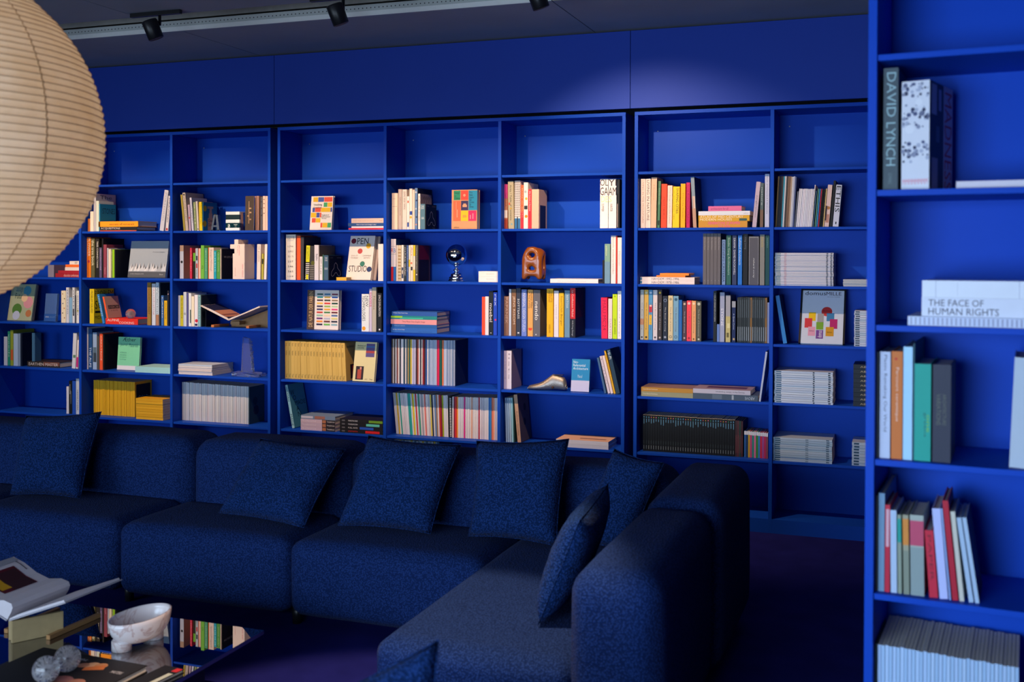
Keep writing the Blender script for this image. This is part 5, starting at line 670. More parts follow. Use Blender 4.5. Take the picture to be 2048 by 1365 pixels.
('U','f',3.3587,0.055,1.6767,0.0044,0.17,0.2054,0.0797,'14181c','thin black book in leaning top row right of white magazines',{'n':'book'}),
('U','f',3.3674,0.055,1.6767,0.0049,0.17,0.2052,0.0796,'101418','black book with gold mark in leaning top row right of white magazines',{'n':'book'}),
('U','f',3.3765,0.055,1.6767,0.0044,0.17,0.2085,0.0782,'d8c088','thin cream gold book in leaning top row right of white magazines',{'n':'book'}),
('U','f',3.3841,0.055,1.6767,0.023,0.17,0.2278,0.079,'d4bcb8','pale pink book with brown chair picture in leaning top row right of white magazines',{'s':[('c',0.55,0.45,0.4,'a87038'),('r',0.1,0.1,0.9,0.3,'b08070'),('r',0,0.15,0.3,0.5,'3c2c34')],'n':'book'}),
('U','f',3.4123,0.055,1.6767,0.0115,0.18,0.2507,0.0767,'0c0e14','tall black book leaning right in leaning top row right of white magazines',{'n':'book'}),
('U','f',3.4275,0.055,1.6767,0.0295,0.16,0.2268,0.0788,'c4cce0','thick pale book with huge black letters in leaning top row right of white magazines',{'s':[('T',0.1,0.35,0.9,0.97,'ETHIS','10141c',-90),('r',0.4,0.06,0.6,0.12,'202430')],'c':[('r',0,0,1,1,'0c1424')],'n':'book'}),
('K','f',3.1275,0.02,1.3567,0.0075,0.23,0.3072,24,['c8ccdc','d0d0de','c4c8da','ccd0de'],'white magazine in tall flat pile above framed cover',{'s':[('r',0.03,0.2,0.1,0.8,'6c8c98'),('r',0.88,0.2,0.91,0.8,'30384c'),('r',0.95,0.2,0.98,0.8,'30384c'),('r',0.16,0.2,0.2,0.8,'c0a0b0')],'g':'white magazines in tall pile','n':'magazine','j':0.002}),
('K','f',3.4865,0.02,1.3567,0.0076,0.2,0.1353,5,['bcc0c8','b4bcc4'],'pale magazine in low flat pile right of tall pile',{'g':'pale magazines in low pile','n':'magazine','j':0.002}),
('U','f',3.1711,0.055,1.0367,0.0206,0.17,0.266,-0.1644,'2c80c8','bright blue book leaning left on shelf with framed cover',{'c':[('r',0,0,1,1,'0c1c3c')],'n':'book'}),
('F','f',3.2612,0.06,1.0367,0.012,0.2219,0.3228,-0.4933,'c8d0e0','framed white magazine cover with red circle and coloured rectangles',{'frame':1,'c':[('T',0.06,0.91,0.56,0.985,'domus','14181c'),('T',0.57,0.91,0.93,0.975,'MILLE','382834'),('T',0.6,0.875,0.9,0.89,'domus inedita','505868'),('c',0.6,0.6,0.13,'c03434'),('r',0.17,0.42,0.34,0.58,'e0b818'),('r',0.08,0.29,0.26,0.47,'c83440'),('r',0.38,0.4,0.53,0.56,'98989c'),('r',0.6,0.42,0.78,0.57,'3478a8'),('r',0.36,0.26,0.53,0.4,'70a030'),('r',0.68,0.28,0.86,0.46,'b02068'),('r',0.17,0.14,0.34,0.31,'d898b0'),('r',0.36,0.09,0.53,0.25,'6c4090'),('r',0.59,0.14,0.78,0.31,'c89020'),('T',0.4,0.11,0.5,0.24,'domus','e8dce8',90),('T',0.2,0.22,0.31,0.25,'domus','602c48'),('T',0.62,0.2,0.74,0.23,'domus','40300c'),('T',0.5,0.6,0.7,0.63,'domus','4c1014')],'cat':'picture','n':'framed_cover'}),
('K','f',3.5445,0.02,1.0367,0.0119,0.2,0.1102,16,['c4ccdc','ccd0de','bcc8d8'],'pale magazine in flat pile right of framed cover',{'s':[('r',0.05,0.2,0.25,0.8,'3c4c60')],'g':'pale magazines beside framed cover','n':'magazine','j':0.002}),
('K','f',3.1283,0.02,0.7167,0.0117,0.23,0.3081,15,['c4ccdc','ccd4e0','bcc8dc'],'white magazine in flat pile below framed cover',{'s':[('r',0.03,0.2,0.12,0.8,'3c6484'),('r',0.66,0.2,0.69,0.8,'303c50'),('r',0.92,0.2,0.96,0.8,'303c50')],'g':'white magazines below framed cover','n':'magazine','j':0.002}),
('K','f',3.5417,0.02,0.7167,0.0248,0.2,0.1153,9,['1c2430','202834'],'black box-like volume in dark pile right of white magazines',{'s':[('T',0.3,0.3,0.8,0.7,'ABLE','b0a080')],'g':'dark volumes in flat pile','n':'magazine','j':0.0005}),
('K','f',3.1243,0.02,0.3967,0.0118,0.23,0.3107,11,['a8c0d8','b4c8dc','a0bcd4'],'bluish white magazine in lowest left flat pile',{'s':[('r',0.03,0.2,0.12,0.8,'2c5878'),('r',0.55,0.2,0.6,0.6,'607890'),('r',0.9,0.3,0.95,0.9,'506880')],'g':'lowest left pile magazines','n':'magazine','j':0.002}),
('K','f',3.5375,0.02,0.3967,0.0158,0.2,0.1217,8,['a8bcd4','b4c4d8'],'bluish white magazine in lowest right flat pile',{'s':[('r',0.08,0.2,0.3,0.8,'2c4c68')],'g':'lowest right pile magazines','n':'magazine','j':0.002}),
('U','n',0.0317,0.03,1.669,0.0331,0.24,0.29,0.0,'46545c','dark grey book with pale capitals down its spine on the near bookcase',{'s':[('T',0.22,0.6,0.85,0.965,'DAVID','98b8bc',-90),('T',0.2,0.2,0.83,0.555,'LYNCH','98b8bc',-90),('T',0.35,0.05,0.6,0.14,'SCHWARZ','708488',-90)],'n':'book'}),
('U','n',0.0706,0.03,1.669,0.0639,0.2,0.2568,0.0,'dcdce6','very thick white book with dark tree picture on the near bookcase',{'blot':1,'yw':-0.19,'s':[('T',0.05,0.05,0.95,0.1,'MMMMMMMM','e0788c')],'c':[('r',0,0,0.6,1,'202838'),('r',0.08,0.7,0.3,0.98,'989cb0'),('r',0.38,0.75,0.5,0.95,'8c90a8'),('r',0.28,0.45,0.42,0.6,'505c70'),('r',0.1,0,0.35,0.3,'8c8498'),('r',0.62,0,1,1,'a8a0b0'),('T',0.64,0.02,0.96,0.95,'MADNESS','b02034',-90)],'n':'book'}),
('L','n',0.1937,0.03,1.669,0.0167,0.2,0.181,0,'dcd4e0','long white flat book beside the thick tree picture book on the near bookcase',{'n':'book'}),
('L','n',0.0909,0.02,1.349,0.0218,0.24,0.3268,0,'ccd4ec','long white book with ruffled spine,lowest of three on the near bookcase',{'s':[('r',0.02,0.1,0.028,0.9,'8c90b0'),('r',0.05,0.1,0.057999999999999996,0.9,'8c90b0'),('r',0.08,0.1,0.088,0.9,'8c90b0'),('r',0.11,0.1,0.118,0.9,'8c90b0'),('r',0.13999999999999999,0.1,0.148,0.9,'8c90b0'),('r',0.16999999999999998,0.1,0.178,0.9,'8c90b0'),('r',0.19999999999999998,0.1,0.208,0.9,'8c90b0'),('r',0.22999999999999998,0.1,0.238,0.9,'8c90b0'),('r',0.26,0.1,0.268,0.9,'8c90b0'),('r',0.29000000000000004,0.1,0.29800000000000004,0.9,'8c90b0'),('r',0.32,0.1,0.328,0.9,'8c90b0'),('r',0.35,0.1,0.358,0.9,'8c90b0'),('r',0.38,0.1,0.388,0.9,'8c90b0'),('r',0.41000000000000003,0.1,0.41800000000000004,0.9,'8c90b0'),('r',0.44,0.1,0.448,0.9,'8c90b0'),('r',0.47,0.1,0.478,0.9,'8c90b0'),('r',0.5,0.1,0.508,0.9,'8c90b0'),('r',0.53,0.1,0.538,0.9,'8c90b0'),('r',0.56,0.1,0.5680000000000001,0.9,'8c90b0'),('r',0.59,0.1,0.598,0.9,'8c90b0'),('r',0.62,0.1,0.628,0.9,'8c90b0'),('r',0.65,0.1,0.658,0.9,'8c90b0'),('r',0.6799999999999999,0.1,0.688,0.9,'8c90b0'),('r',0.71,0.1,0.718,0.9,'8c90b0'),('r',0.74,0.1,0.748,0.9,'8c90b0'),('r',0.77,0.1,0.778,0.9,'8c90b0'),('r',0.8,0.1,0.808,0.9,'8c90b0'),('r',0.83,0.1,0.838,0.9,'8c90b0'),('r',0.86,0.1,0.868,0.9,'8c90b0'),('r',0.89,0.1,0.898,0.9,'8c90b0'),('r',0.9199999999999999,0.1,0.9279999999999999,0.9,'8c90b0'),('r',0.95,0.1,0.958,0.9,'8c90b0')],'n':'book'}),
('L','n',0.1206,0.03,1.3712,0.044,0.24,0.2972,0,'dce0f0','thick white book titled THE FACE OF HUMAN RIGHTS on the near bookcase',{'s':[('T',0.05,0.55,0.45,0.9,'THE FACE OF','2c2c4c'),('T',0.05,0.08,0.56,0.45,'HUMAN RIGHTS','2c2c4c')],'n':'book'}),
('L','n',0.1213,0.03,1.4155,0.0395,0.24,0.2961,0,'e4e8f4','plain thick white book topmost of three on the near bookcase',{'s':[('r',0.1,0,0.103,1,'a0a4bc'),('r',0.26,0.1,0.262,0.9,'b0b4c8'),('r',0.7,0.0,0.703,1,'a0a4bc')],'n':'book'}),
('U','n',0.022,0.03,1.029,0.003,0.17,0.2534,0.0,'404c5c','dark slate book by the upright on the near bookcase',{'n':'book'}),
('U','n',0.0283,0.03,1.029,0.0236,0.17,0.2548,0.0,'c0c8e0','pale lilac book with dark script title on the near bookcase',{'t':'Plastic Remaking Our World','tc':'3c4060','tb':(0.25,0.97),'tw':0.4,'n':'book'}),
('U','n',0.0546,0.03,1.029,0.0248,0.17,0.2566,0.0,'d0702c','orange brown book with pale title on the near bookcase',{'t':'Parcours ceramique','tc':'f0c8b0','tb':(0.35,0.85),'tw':0.35,'s':[('c',0.4,0.93,0.12,'c82020')],'n':'book'}),
('U','n',0.0812,0.03,1.029,0.0203,0.24,0.2684,0.0,'acd8f4','tall pale blue book on the near bookcase',{'n':'book'}),
('U','n',0.1032,0.03,1.029,0.003,0.26,0.2768,0.0,'185060','tallest thin teal book on the near bookcase',{'n':'book'}),
('U','n',0.1064,0.03,1.029,0.0361,0.2,0.2294,0.0,'10a090','thick green teal book on the near bookcase',{'s':[('T',0.55,0.25,0.7,0.5,'greens','0c5c54',-90),('T',0.75,0.3,0.9,0.48,'one','80b830',-90)],'n':'book'}),
('U','n',0.1466,0.03,1.029,0.0395,0.18,0.2293,0.0,'2c3044','thick black book with faint lettering on the near bookcase',{'s':[('T',0.2,0.38,0.45,0.7,'VARIATIONS','606458',-90),('T',0.55,0.38,0.75,0.7,'ARCHITECTURE','606458',-90)],'n':'book'}),
('U','n',0.3108,0.03,1.029,0.043,0.22,0.2522,0.0385,'b8c4d4','pale marbled book leaning right on the near bookcase',{'n':'book'}),
('U','n',0.022,0.03,0.709,0.0036,0.17,0.2287,0.0,'202838','thin black book by the upright on the near bookcase',{'n':'book'}),
('U','n',0.0277,0.03,0.709,0.0136,0.26,0.2354,0.0,'6c90b0','steel blue shiny book on the near bookcase',{'n':'book'}),
('U','n',0.0426,0.03,0.709,0.0111,0.17,0.2089,0.0,'c01c3c','crimson book with white band on the near bookcase',{'s':[('r',0.2,0.52,0.8,0.95,'d8a8b4')],'n':'book'}),
('U','n',0.0568,0.03,0.709,0.0137,0.17,0.1972,-0.0145,'b0c4e0','pale blue white book on the near bookcase',{'n':'book'}),
('U','n',0.073,0.03,0.709,0.0084,0.17,0.1876,-0.0167,'8c9888','grey green book with teal band on the near bookcase',{'s':[('r',0,0.65,1,0.95,'10988c')],'n':'book'}),
('U','n',0.0856,0.03,0.709,0.0129,0.17,0.1889,-0.0204,'a09c84','grey book with orange band on the near bookcase',{'s':[('r',0,0.62,1,0.95,'d88838'),('r',0,0,1,0.55,'848c7c')],'n':'book'}),
('U','n',0.1016,0.03,0.709,0.03,0.17,0.1906,-0.0184,'a8b0a8','thick grey picture book with rose band on the near bookcase',{'s':[('r',0,0.62,1,0.93,'c04868'),('r',0,0,1,0.6,'8c9c9c')],'n':'book'}),
('U','n',0.1431,0.03,0.709,0.0187,0.17,0.1577,-0.0774,'c81c3c','short thick red book on the near bookcase',{'t':'PAPER','tc':'801028','n':'book'}),
('U','n',0.1657,0.03,0.709,0.0179,0.17,0.2112,-0.0886,'b8c0f0','lavender white book on the near bookcase',{'n':'book'}),
('U','n',0.1864,0.03,0.709,0.0039,0.17,0.2133,-0.0969,'8ca4d8','thin blue white book on the near bookcase',{'n':'book'}),
('U','n',0.1935,0.03,0.709,0.0123,0.17,0.2322,-0.1042,'b40c30','tall dark red book on the near bookcase',{'n':'book'}),
('U','n',0.209,0.03,0.709,0.0096,0.17,0.2083,-0.105,'ccc8bc','cream book on the near bookcase',{'n':'book'}),
('U','n',0.229,0.03,0.709,0.0098,0.17,0.1961,-0.1449,'a8c0dc','pale blue book second from right end on the near bookcase',{'n':'book'}),
('U','n',0.2423,0.03,0.709,0.0088,0.17,0.1976,-0.1502,'a8c0dc','pale blue book with red cover at right end on the near bookcase',{'c':[('r',0,0,1,1,'6c0c20')],'n':'book'}),
('U','n',0.022,0.03,0.389,0.0031,0.2,0.1922,0.0,'1c3440','narrow dark book left of the pale row on lowest near shelf',{'n':'book'}),
('R','n',0.0279,0.3273,0.03,0.389,0.008,0.24,(0.1922,0.1855,0.0,0.0,36),['acc8ec','a4c4e8','b0cbec','a0c0e4'],'pale blue white magazine in the long row low on near bookcase',{'n':'magazine','g':'pale magazines on the near bookcase'})
]

# ------------------------------------------------------------------ room shell
WX0, WX1, WY0, WY1, CZ = -4.6, 6.2, -7.1, .34, 2.81
carpet = mat('navy_carpet', (.012, .014, .14), rough=.95, spec=.05, var=.35, nscale=7, bump=.5, bscale=350)
box('floor', (WX0 - .1, WX1 + .1, WY0 - .1, WY1 + .1, -.12, 0), carpet, kind='structure')
ceil_m = mat('grey_ceiling_panel', (.31, .34, .40), rough=.85, spec=.15, var=.12, nscale=2.5)
slab = mat('concrete', lin('b4b0a8'), rough=.9, var=.2, nscale=20)
ceil = box('ceiling', (WX0 - .1, WX1 + .1, WY0 - .1, WY1 + .1, 2.98, 3.1), slab, kind='structure')
for i in range(6):                                        # panels either side of the open channel
    a = -4.63 + 2.245 * i; b = min(a + 2.24, WX1)
    if i == 0: a = WX0
    box('ceiling_panel', (a, b - .001, -.79, WY1, CZ, CZ + .02), ceil_m, ceil)
    for j in range(4):
        box('ceiling_panel', (a, b - .001, -1.17 - 1.87 * (j + 1) + .004, -1.17 - 1.87 * j, CZ, CZ + .02), ceil_m, ceil)
w_back = box('wall_back', (WX0, WX1, WY1, WY1 + .1, 0, 2.98), mat('dark_wall', (.006, .008, .02), rough=.8), kind='structure')
for a, b in [(WX0, -2.29), (-2.287, -.027), (-.024, 2.316), (2.319, 4.66), (4.663, WX1)]:
    box('wall_panel', (a, b, 0, .022, 2.358, 2.80), BLUEW, w_back, bev=.001)
box('wall_left', (WX0 - .1, WX0, WY0, WY1, 0, 2.98), BLUEW, kind='structure')
box('wall_right', (WX1, WX1 + .1, WY0, WY1, 0, 2.98), BLUEW, kind='structure')
# rear wall with the window opening that lets the daylight in
WA, WB = -4.0, 3.5
wr = boxes('wall_rear', [(WX0, WA, WY0 - .1, WY0, 0, 2.98), (WB, WX1, WY0 - .1, WY0, 0, 2.98), (WA, WB, WY0 - .1, WY0, 0, .42), (WA, WB, WY0 - .1, WY0, 2.02, 2.98)], BLUEW, kind='structure')
win = empty('window_1', (0, 0, 0), kind='structure')
boxes('window_frame', [(WA, WB, WY0 - .06, WY0, .42, .47), (WA, WB, WY0 - .06, WY0, 1.97, 2.02)] + [(WA + (WB - WA - .05) * i / 5, WA + (WB - WA - .05) * i / 5 + .05, WY0 - .06, WY0, .47, 1.97) for i in range(6)], BLACK, win)
# open ceiling channel: white angle, perforated rail, dark gap
grey = mat('galvanised_rail', lin('c4c8c4'), rough=.5, spec=.4, var=.08)
white = mat('white_trim', lin('f4f4f0'), rough=.4, var=.04)
tr = box('trim_1', (WX0, 2.10, -.795, -.789, 2.811, 2.836), white, kind='structure')
box('trim_2', (2.105, WX1, -.795, -.789, 2.811, 2.836), mat('warm_trim', lin('c8b8a0'), rough=.4), kind='structure')
rail = box('ceiling_rail', (WX0, WX1, -.790, -.776, 2.836, 2.872), grey, label='long perforated grey metal rail in the open ceiling channel', cat='rail')
vs, fs = [], []
for i in range(150):
    cx = -1.35 + .0245 * i; k = len(vs)
    for t in range(8): vs.append((cx + .0034 * math.cos(t * math.pi / 4), -.7904, 2.853 + .0034 * math.sin(t * math.pi / 4)))
    fs.append(tuple(range(k, k + 8)))
obj('rail_hole', mesh('rail_hole', vs, fs, mat('hole_black', (.002, .002, .003))), rail, kind='stuff')
box('trim_3', (WX0, WX1, -.76, -.75, 2.89, 2.979), slab, kind='structure')

# ------------------------------------------------------------------ bookcases
CW, TH, DEP, S7, SP = .7573, .0198, .272, .0767, .32
def bookcase(fr, x0, label, zo=0, dep=DEP):
    (fx, fy, fz), fa = FR[fr]
    r = empty('bookcase', (fx + x0 * math.cos(fa), fy + x0 * math.sin(fa), 0), fa, label, 'bookcase', 'blue bookcases')
    top = S7 + 6 * SP + .3208 + TH + zo - .0235 + .0196; W = 3 * CW + TH
    top = 2.3373 + zo
    box('back_panel', (TH, W - TH, dep, dep + .012, .0, top - TH), BLUE, r)
    box('top_panel', (0, W, 0, dep + .012, top - TH, top), BLUE, r, bev=.0008)
    for i in range(4):
        box('side_panel' if i in (0, 3) else 'divider', (i * CW, i * CW + TH, 0, dep + (.012 if i in (0, 3) else 0), 0, top - TH), BLUE, r, bev=.0008)
    for i in range(3):
        a, b = i * CW + TH, (i + 1) * CW
        box('plinth', (a, b, .0, .016, 0, S7 + zo - .0), BLUE, r)
        for k in range(1, 8):
            z = S7 + (7 - k) * SP + zo
            y0 = .007 if k < 7 else .0165
            box('shelf', (a + .0005, b - .0005, y0, dep, z - .0145, z), BLUE, r, bev=.0012)
        s = lathe('screw', [(.0001, .002), (.003, .002), (.0045, 0)], mat('screw_steel', (.6, .6, .62), rough=.35, metal=.6), r, n=10)
        s.location = (a + .055, dep - .0005, top - .083); s.rotation_euler = (math.radians(90), 0, 0)
    return r
UA = -(.0525 + 3 * CW + TH); UC = 3 * CW + TH + .0525
bookcase('f', UA, 'blue bookcase at far left, partly behind the paper lantern')
bookcase('f', 0, 'blue bookcase in the middle with chrome globe and wooden sculpture')
bookcase('f', UC, 'blue bookcase right of the middle, behind the sofa corner')
bookcase('n', 0, 'blurred blue bookcase nearest the camera at the right edge', zo=-.0077, dep=.30)
# loose dark cable lying on top of the cases in the shadow gap
tube('cable', [(-2.2, .05, 2.343), (-1.2, .04, 2.344), (-.6, .06, 2.343), (.3, .045, 2.344), (1.1, .05, 2.343), (1.45, .04, 2.344)], .004, BLACK, label='black cable lying on the bookcase tops in the shadow gap', cat='cable')

# ------------------------------------------------------------------ books
recs = [b for r in BOOKS for b in expand(r)]
strings = {'a', 'd'}
for r in recs:
    o = r[11]
    for k in ('s', 'c'):
        for it in o.get(k, []):
            if it[0] == 'T': strings.add(it[5])
    if 't' in o: strings.add(o['t'] if isinstance(o['t'], str) else o['t'][0])
strings |= {'new object', 'plus minus', 'object', 'AWARD', 'BRILLIANT'}
prepare_text(strings)
for r in recs: book(*r)

def seed_head(par, r, cz):
    rr = random.Random(5); vs, fs = [], []
    for i in range(420):
        z_ = rr.uniform(-1, 1); a = rr.uniform(0, 2 * math.pi); q = math.sqrt(1 - z_ * z_); d = Vector((q * math.cos(a), q * math.sin(a), z_))
        u = d.orthogonal().normalized(); v = d.cross(u); R_ = r * rr.uniform(.86, 1); c = Vector((0, 0, cz)); w0 = .00035
        k = len(vs); vs += [c + d * r * .12 + u * w0, c + d * r * .12 - u * w0 * .5 + v * w0, c + d * r * .12 - u * w0 * .5 - v * w0, c + d * R_]
        fs += [(k, k + 1, k + 3), (k + 1, k + 2, k + 3), (k + 2, k, k + 3)]
        k = len(vs); t = c + d * R_
        for j in range(5):
            b = 2 * math.pi * j / 5; e = (u * math.cos(b) + v * math.sin(b)) * r * .13 + d * r * .03
            f_ = (u * math.cos(b + .2) + v * math.sin(b + .2)) * r * .13 + d * r * .03
            k = len(vs); vs += [t, t + e, t + f_]; fs.append((k, k + 1, k + 2))
    obj('seed_head', mesh('seed_head', vs, fs, SEED), par, kind='stuff')
# ------------------------------------------------------------------ objects on the shelves
def shz(k): return S7 + (7 - k) * SP + .0005
# steel letter A
z = shz(2)
extr('letter_bookend', [(-.557, z), (-.541, z), (-.535, z + .022), (-.514, z + .022), (-.508, z), (-.488, z), (-.500, z + .106), (-.533, z + .106)], .07, .10, STEEL, bev=.001, label='dark steel letter A bookend beside spray bottle book', cat='bookend')
bpy.data.objects['letter_bookend'].location = (0, 0, 0)
t = bpy.data.objects['letter_bookend']
me = t.data; bm = bmesh.new()
outer = [(-.557, 0), (-.541, 0), (-.535, .024), (-.511, .024), (-.507, 0), (-.488, 0), (-.502, .106), (-.531, .106)]
hole = [(-.532, .036), (-.512, .036), (-.516, .088), (-.520, .088)]
def prism(parts, y0, y1):
    vs, fs = [], []
    for p in parts:
        k = len(vs); n = len(p)
        vs += [(x, y0, zz + z) for x, zz in p] + [(x, y1, zz + z) for x, zz in p]
        fs += [tuple(range(k, k + n)), tuple(range(k + 2 * n - 1, k + n - 1, -1))] + [(k + i, k + n + i, k + n + (i + 1) % n, k + (i + 1) % n) for i in range(n)]
    return vs, fs
vs, fs = prism([[(-.557, 0), (-.543, 0), (-.520, .106), (-.534, .106)], [(-.507, 0), (-.489, 0), (-.503, .106), (-.520, .106)], [(-.5395, .026), (-.5095, .026), (-.511, .037), (-.5375, .037)], [(-.560, 0), (-.536, 0), (-.536, .006), (-.560, .006)], [(-.511, 0), (-.484, 0), (-.484, .006), (-.511, .006)]], .07, .10)
me.clear_geometry(); me.from_pydata(vs, [], fs); bm.from_mesh(me); bmesh.ops.recalc_face_normals(bm, faces=bm.faces[:]); bm.to_mesh(me); bm.free()
# mirrored cube with bright and dark bands
g = empty('glass_cube', (-.411, .03, z), 0, 'small mirrored glass cube with white and dark bands on top row', 'ornament')
bh = [(.0, .018, 'dcE8ee'), (.018, .05, '0c3038'), (.05, .072, 'dcE8ee'), (.072, .104, '22343c'), (.104, .124, 'dcE8ee')]
for a, b, c in bh:
    c = c.lower(); box('band', (0, .105, 0, .1, a + .0004, b), mat('band_' + c, lin(c), rough=.12, spec=.8, coat=.6), g)
pm = print_mesh([('T', .15, .2, .33, .34, 'a', 'e8eef0'), ('T', .15, .06, .33, .18, 'a', 'e8eef0'), ('r', .58, .3, .85, .33, 'a8b8bc'), ('r', .66, .24, .8, .28, '687880'), ('r', .66, .18, .8, .2, '687880')], .105, .124, lambda u, v, l: (u, -l, v), 'gc')
obj('reflection_print', pm, g)  # letters on the cube front are reflections painted on as flat colour
box('clear_block', (.1055, .148, .01, .1, .0004, .12), GLASS, g, bev=.002)
# cross-shaped carton
z = shz(3)
poly = [(-.358, .002), (-.358, .171), (-.3454, .171), (-.3454, .202), (-.378, .202), (-.378, .231), (-.3454, .231), (-.3454, .263), (-.315, .263), (-.315, .233), (-.267, .233), (-.267, .002)]
cc = extr('carton', [(x, zz + z - .002) for x, zz in poly], .03, .145, paper('e4d4cc'), label='cream cross-shaped carton with small red lettering', cat='carton', bev=.0015)
obj('carton_print', print_mesh([('T', .5, .6, .62, .85, 'plus minus', 'c83040', -90), ('T', .38, .66, .46, .85, 'new object', 'd04050', -90), ('T', .18, .08, .24, .3, 'object', 'b02030', -90), ('T', .75, .05, .95, .38, 'new object', 'd88890', -90), ('r', .5, .893, .8, .905, '30343c')], .09, .262, lambda u, v, l: (-.358 + u, .03 - l, z + v), 'ct'), cc)
# glass award block on the far left shelf
z = shz(4)
g = empty('glass_award', (-1.962, .07, z), 0, 'upright dark glass award block on far left shelf', 'award')
ab = box('glass_block', (0, .105, 0, .022, 0, .2), mat('blue_glass', (.25, .5, .95), rough=.03, trans=.75, var=0, ior=1.5), g, bev=.002); ab.rotation_euler = (-.1, 0, 0); ab.location = (0, .002, .003)
bb = box('etched_band', (.001, .104, -.001, -.0003, .002, .055), mat('etched', (.02, .09, .35), rough=.4), g); bb.rotation_euler = (-.1, 0, 0); bb.location = (0, .002, .003)
ap = obj('etched_print', print_mesh([('T', .12, .5, .42, .7, 'AWARD', 'b0c4e0'), ('T', .5, .5, .95, .7, 'BRILLIANT', '6088c0')], .105, .055, lambda u, v, l: (u, -.001 - l, v), 'aw'), g); ap.rotation_euler = (-.1, 0, 0); ap.location = (0, .002, .003)
# glass paperweight with a dandelion head on the red flat book
g = empty('paperweight', (-1.232, .10, z + .0372), 0, 'clear glass ball paperweight with pale seed head on red flat book', 'paperweight')
def ball(nm, r, m, par, loc, n=24): return lathe(nm, [(max(1e-6, r * math.sin(math.pi * i / n)), -r * math.cos(math.pi * i / n)) for i in range(n + 1)], m, par, n=32, loc=loc)
SEED = mat('pale_seed_head', lin('f0e4ec'), rough=.8, var=.3, nscale=120)
ball('glass_ball', .034, GLASS, g, (0, 0, .0345))
seed_head(g, .028, .0345)
# open book on wooden stand
g = empty('book_stand', (-.35, .06, z), 0, 'low wooden display stand under the open picture book on shelf', 'book stand')
extr('stand_panel', [(-.10, .0), (.19, 0), (.19, .118), (-.028, .042), (-.10, .066)], .09, .102, WOOD, g)
for x in (-.165, .105):
    box('foot', (x, x + .022, -.045, .13, .0005, .017), mat('orange_wood', lin('c0743c'), rough=.5, var=.2), g, bev=.001)
box('cradle', (-.06, .01, .02, .085, .018, .040), WOOD, g, bev=.001)
def open_book(name, loc, rz, prof_l, prof_r, y0, y1, label, cloth, pic, T=.004):
    g = empty(name, loc, rz, label, 'book')
    for nm, pr in (('left_page_block', prof_l), ('right_page_block', prof_r)):
        top, bot = pr; n = len(top); vs, fs = [], []
        for yy in (y0 + .004, y1 - .004):
            vs += [(x, yy, zz) for x, zz in top] + [(x, yy, zz) for x, zz in bot]
        m2 = 2 * n
        for i in range(n - 1):
            fs += [(i, i + 1, m2 + i + 1, m2 + i), (n + i, m2 + n + i, m2 + n + i + 1, n + i + 1), (i, n + i, n + i + 1, i + 1), (m2 + i, m2 + i + 1, m2 + n + i + 1, m2 + n + i)]
        fs += [(0, m2, m2 + n, n), (n - 1, n + n - 1, m2 + n + n - 1, m2 + n - 1)]
        me = mesh(nm, vs, fs, mat('open_pages', lin('d8d0d4'), rough=.6, spec=.3, var=.03)); bm = bmesh.new(); bm.from_mesh(me); bmesh.ops.recalc_face_normals(bm, faces=bm.faces[:]); bm.to_mesh(me); bm.free()
        obj('page_block', me, g)
        # cover board below
        a, b = bot[0], bot[-1]; dx, dz = b[0] - a[0], b[1] - a[1]; L = math.hypot(dx, dz); ux, uz = dx / L, dz / L; nx, nz = (uz, -ux) if dx > 0 else (-uz, ux)
        e = .006; P = [(a[0], a[1]), (b[0] + ux * e, b[1] + uz * e), (b[0] + ux * e + nx * T, b[1] + uz * e + nz * T), (a[0] + nx * T, a[1] + nz * T)]
        P = [(x, zz - .0006) for x, zz in P]
        extr('cover', P, y0, y1, cloth, g)
    for (pr, u0, u1, v0, v1, col) in pic:
        top = [Vector((x, 0, zz)) for x, zz in pr[0]]
        Ls = [0]
        for i in range(1, len(top)): Ls.append(Ls[-1] + (top[i] - top[i - 1]).length)
        def at(u):
            s = u * Ls[-1]
            for i in range(1, len(top)):
                if s <= Ls[i] + 1e-9:
                    f = (s - Ls[i - 1]) / (Ls[i] - Ls[i - 1] + 1e-9); return top[i - 1].lerp(top[i], f)
            return top[-1]
        us = sorted(set([u0, u1] + [l / Ls[-1] for l in Ls if u0 < l / Ls[-1] < u1])); n = len(us); vs = []
        for v in (v0, v1):
            for u in us: p = at(u); vs.append((p.x, y0 + (y1 - y0) * v, p.z + .0006 + .0002 * len(g.children)))
        fs = [(i, i + 1, n + i + 1, n + i) for i in range(n - 1)]
        obj('page_picture', mesh('page_picture', vs, fs, paper(col)), g)
    return g
def mk(pts_top, a, b):
    n = len(pts_top); return (pts_top, [(a[0] + (b[0] - a[0]) * i / (n - 1), a[1] + (b[1] - a[1]) * i / (n - 1)) for i in range(n)])
L1 = mk([(-.002, .056), (-.015, .068), (-.06, .086), (-.12, .112), (-.214, .146)], (0, .053), (-.214, .142))
R1 = mk([(.002, .056), (.02, .068), (.06, .081), (.12, .103), (.232, .148)], (0, .053), (.234, .142))
open_book('open_book', (-.378, .012, z), 0, L1, R1, 0, .2, 'open picture book on the wooden shelf stand', mat('white_board', lin('d8ccc0')),
          [(L1, .04, .98, .03, .97, '202444'), (L1, .1, .55, .02, .98, 'c08468'), (L1, .2, .3, .05, .9, '8c5848'), (R1, .06, .96, .04, .96, '1c1c30')])
# thin metal bookend plate
bk = boxes('metal_bookend', [(-.5825, -.5805, .05, .16, z, z + .11), (-.5825, -.52, .05, .16, z, z + .0015)], mat('dark_plate', (.05, .05, .055), rough=.4, metal=1), label='thin dark metal bookend left of the open picture book', cat='bookend')
CRY = mat('crystal', (.85, .93, 1), rough=.03, trans=.94, var=0, ior=1.3, spec=1)
